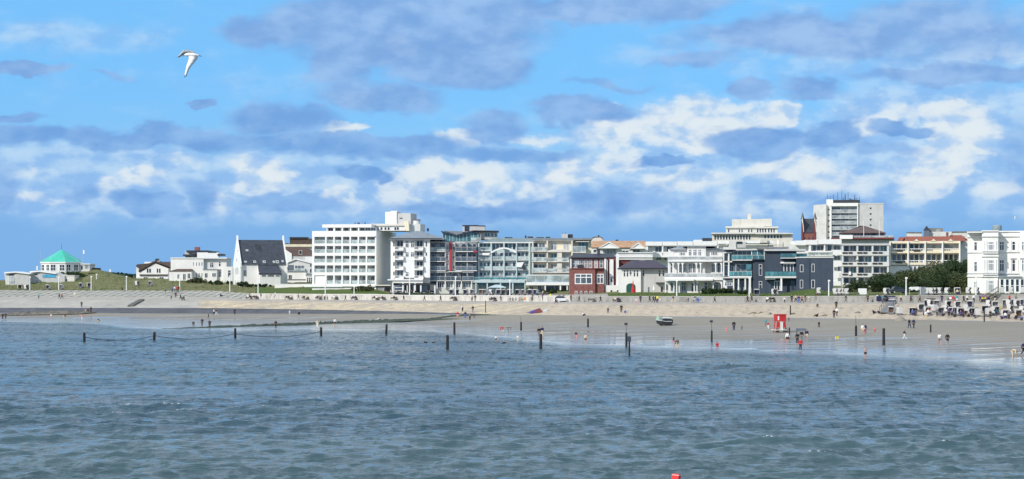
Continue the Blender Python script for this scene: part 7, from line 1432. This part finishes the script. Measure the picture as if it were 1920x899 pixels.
shrub(672, 598, 3, 1.3, 'olive grass shrub before the hotel side, left', LF3, 700); shrub(688, 596, 3.5, 1.5, 'olive grass shrub before the hotel side, right', LF3, 700); shrub(1030, 580, 4, 1.2, 'green planting before the cream building', LF1, 700)
# dune grass: thin blades over the left dunes and along the terrace edge (too many to count)
def blades(name, n, pxr, dfun, h, m):
    V = []; Fc = []; r_ = random.Random(4)
    for i in range(n):
        px = r_.uniform(*pxr); d = dfun(px, r_); z = zat(px, d); x, y, z = world(px, d, z); a = r_.uniform(0, 3.14); w = .10; hh = h * r_.uniform(.5, 1.3); k = len(V)
        V += [(x - w * math.cos(a), y - w * math.sin(a), z - .05), (x + w * math.cos(a), y + w * math.sin(a), z - .05), (x + r_.uniform(-.3, .3) * h, y, z + hh)]; Fc.append((k, k + 1, k + 2))
    o = mesh_obj(name, V, Fc, m); o['kind'] = 'stuff'; o['label'] = 'wiry dune grass'
blades('dune_grass', 8000, (-60, 475), lambda px, r_: r_.uniform(LF(px)[0] + 1, LH(px)[0]), .4, leafm('dune_grass_blade', (.14, .16, .07), (.28, .26, .15)))
blades('terrace_grass', 5000, (1140, 1980), lambda px, r_: r_.uniform(LF(px)[0] + .4, LG(px)[0]), .18, leafm('lawn_blade', (.07, .12, .03), (.14, .16, .06)))
# ---- seaweed clumps and a sand heap
for i, (px, py, w) in enumerate(((1413, 588, 1.2), (1427, 587.5, .9), (1445, 589, .6), (1488, 589.5, 1.4), (1609, 587.5, 1.2), (1547, 593, 1.3))):
    p = hit(px, py); V = []; n = 10
    for k in range(n): a = 2 * math.pi * k / n; r_ = w * rr.uniform(.6, 1.1); V.append((p[0] + r_ * math.cos(a), p[1] + r_ * .6 * math.sin(a), p[2] - .1))
    V.append((p[0], p[1], p[2] + .35)); V.append((p[0] + .3, p[1] + .1, p[2] + .3))
    o = mesh_obj('seaweed_clump', V, [(k, (k + 1) % n, n) for k in range(n)], mat('dry_seaweed', (.16, .14, .10), .95, .4, 3, bump=1)); tagit(o, f'dark clump of washed up seaweed on the sand bank, {ORD[i]} listed from its place near column {["the tower left", "the tower", "the tower right", "the slim post", "the ramp", "the seated pair"][i]}', 'seaweed', 'seaweed clumps')
    o['label'] = ['larger seaweed clump on the bank left of the lifeguard tower', 'flat seaweed clump next to the largest left one', 'tiny seaweed clump above the lifeguard tower', 'dark seaweed clump at the slim grey post', 'seaweed clump left of the wooden ramp', 'flat seaweed heap right of the sitting black figure'][i]
p = hit(1688, 602); m = MB(); m.lathe([(1.4, -.15), (1.0, .25), (.5, .7), (.1, .95)], 14); o = m.build('sand_heap', beach_m, smooth=True); o.location = p; tagit(o, 'small cone shaped sand heap before the beach chairs', 'sand heap')
# ---- red navigation buoy in the foreground
p = ((1267 - CX) * 101.5 / F, 101.5, 0); e = empty('buoy', p, R(20), label='red faceted buoy cut off by the bottom edge of the photo', cat='buoy'); e.rotation_euler.y = R(6)
RB = mat('buoy_red', (.75, .02, .02), .4, .05, 2)
b_ = MB(); b_.lathe([(.30, -.7), (.30, -.02), (.22, .02)], 14); b_.build('float', RB, e)
b_ = MB(); b_.lathe([(.245, .02), (.235, .42), (.20, .47)], 4); b_.build('radar_box', RB, e); b_ = MB(); b_.lathe([(.255, .40), (.25, .425)], 4); b_.build('trim', mat('buoy_pale', (.8, .55, .5), .4), e)
# ---- gulls
def gull():
    e = empty('gull', world(359, 47, H - (103.4 - HY) * 47 / F), 0, label='gull flying high on the left with one wing hanging down', cat='bird')
    k = .1112 * 47 / F; Q = lambda u, v, y=0: ((u - 530) * k, y, (300 - v) * k)
    GWt = mat('gull_white', (.78, .78, .76), .7, .05, 8); GGr = mat('gull_grey', (.30, .32, .35), .7, .1, 8); GBk = mat('gull_black', (.02, .02, .022), .6)
    body = [(Q(405, 305), .018), (Q(425, 300), .030), (Q(470, 294), .045), (Q(540, 297), .048), (Q(600, 302), .035), (Q(640, 306), .018), (Q(668, 312), (.03, .008))]
    me = skin_mesh('gull_body', body, [(i, i + 1) for i in range(6)], root=3); me.materials.clear(); me.materials.append(GWt); o = bpy.data.objects.new('body', me); COL.objects.link(o); o.parent = e
    MB().tube(Q(404, 308), Q(360, 327), .007, .002, 6).build('beak', GBk, e); MB().tube(Q(410, 308, -.016), Q(413, 308, -.021), .005, .004, 6).build('eye', GBk, e)
    mesh_obj('tail', [Q(640, 300, -.02), Q(640, 318, .02), Q(690, 322, .035), Q(715, 326, 0), Q(690, 318, -.035)], [(0, 1, 2, 3, 4)], GBk, e); 
    def wing(name, L, m0, mt, nt):
        V = []; Fc = []
        for (lu, lv, tu, tv, y) in L:
            a = Vector(Q(lu, lv, y)); c = Vector(Q(tu, tv, y + .01)); mid = a.lerp(c, .35)
            nrm = Vector((0, -1, 0)); V += [tuple(a), tuple(mid + nrm * .008), tuple(c), tuple(mid - nrm * .008)]
        n = len(L)
        for i in range(n - 1):
            for j in range(4): a_ = i * 4 + j; b2 = i * 4 + (j + 1) % 4; Fc.append((a_, b2, b2 + 4, a_ + 4))
        Fc.append((3, 2, 1, 0)); Fc.append(tuple((n - 1) * 4 + j for j in range(4)))
        o = mesh_obj(name, V, Fc, m0, e, smooth=True); return o
    wing('wing', [(480, 325, 645, 325, -.03), (492, 360, 640, 362, -.06), (480, 430, 600, 432, -.13), (470, 490, 556, 495, -.19), (460, 560, 515, 565, -.23), (448, 630, 493, 635, -.26), (441, 680, 480, 680, -.27)], GWt, 0, 0)
    MB().tube(Q(444, 672, -.27), Q(455, 705, -.275), .010, .002, 6).build('wing_tip', GBk, e)
    wing('wing', [(600, 262, 600, 290, .03), (560, 235, 565, 278, .05), (490, 208, 500, 268, .10), (400, 200, 410, 268, .17), (350, 222, 362, 278, .23), (310, 262, 330, 292, .27), (268, 300, 308, 312, .31)], GGr, 0, 0)
    MB().tube(Q(290, 300, .30), Q(255, 318, .32), .012, .003, 6).build('wing_tip', GBk, e)
    wing('wing_edge', [(392, 200, 398, 215, .165), (345, 222, 352, 240, .225), (306, 262, 316, 280, .265), (268, 298, 290, 308, .305)], GWt, 0, 0)  # sunlit upper edge of the wing, put in as a white strip
    return e
g0 = gull(); g1 = copy_tree(g0); g1.location = world(1903, 420, H - (407 - HY) * 420 / F); g1.name = 'gull'; g1['label'] = 'tiny distant gull above the classical hotel'; g1.scale = (1.3,) * 3
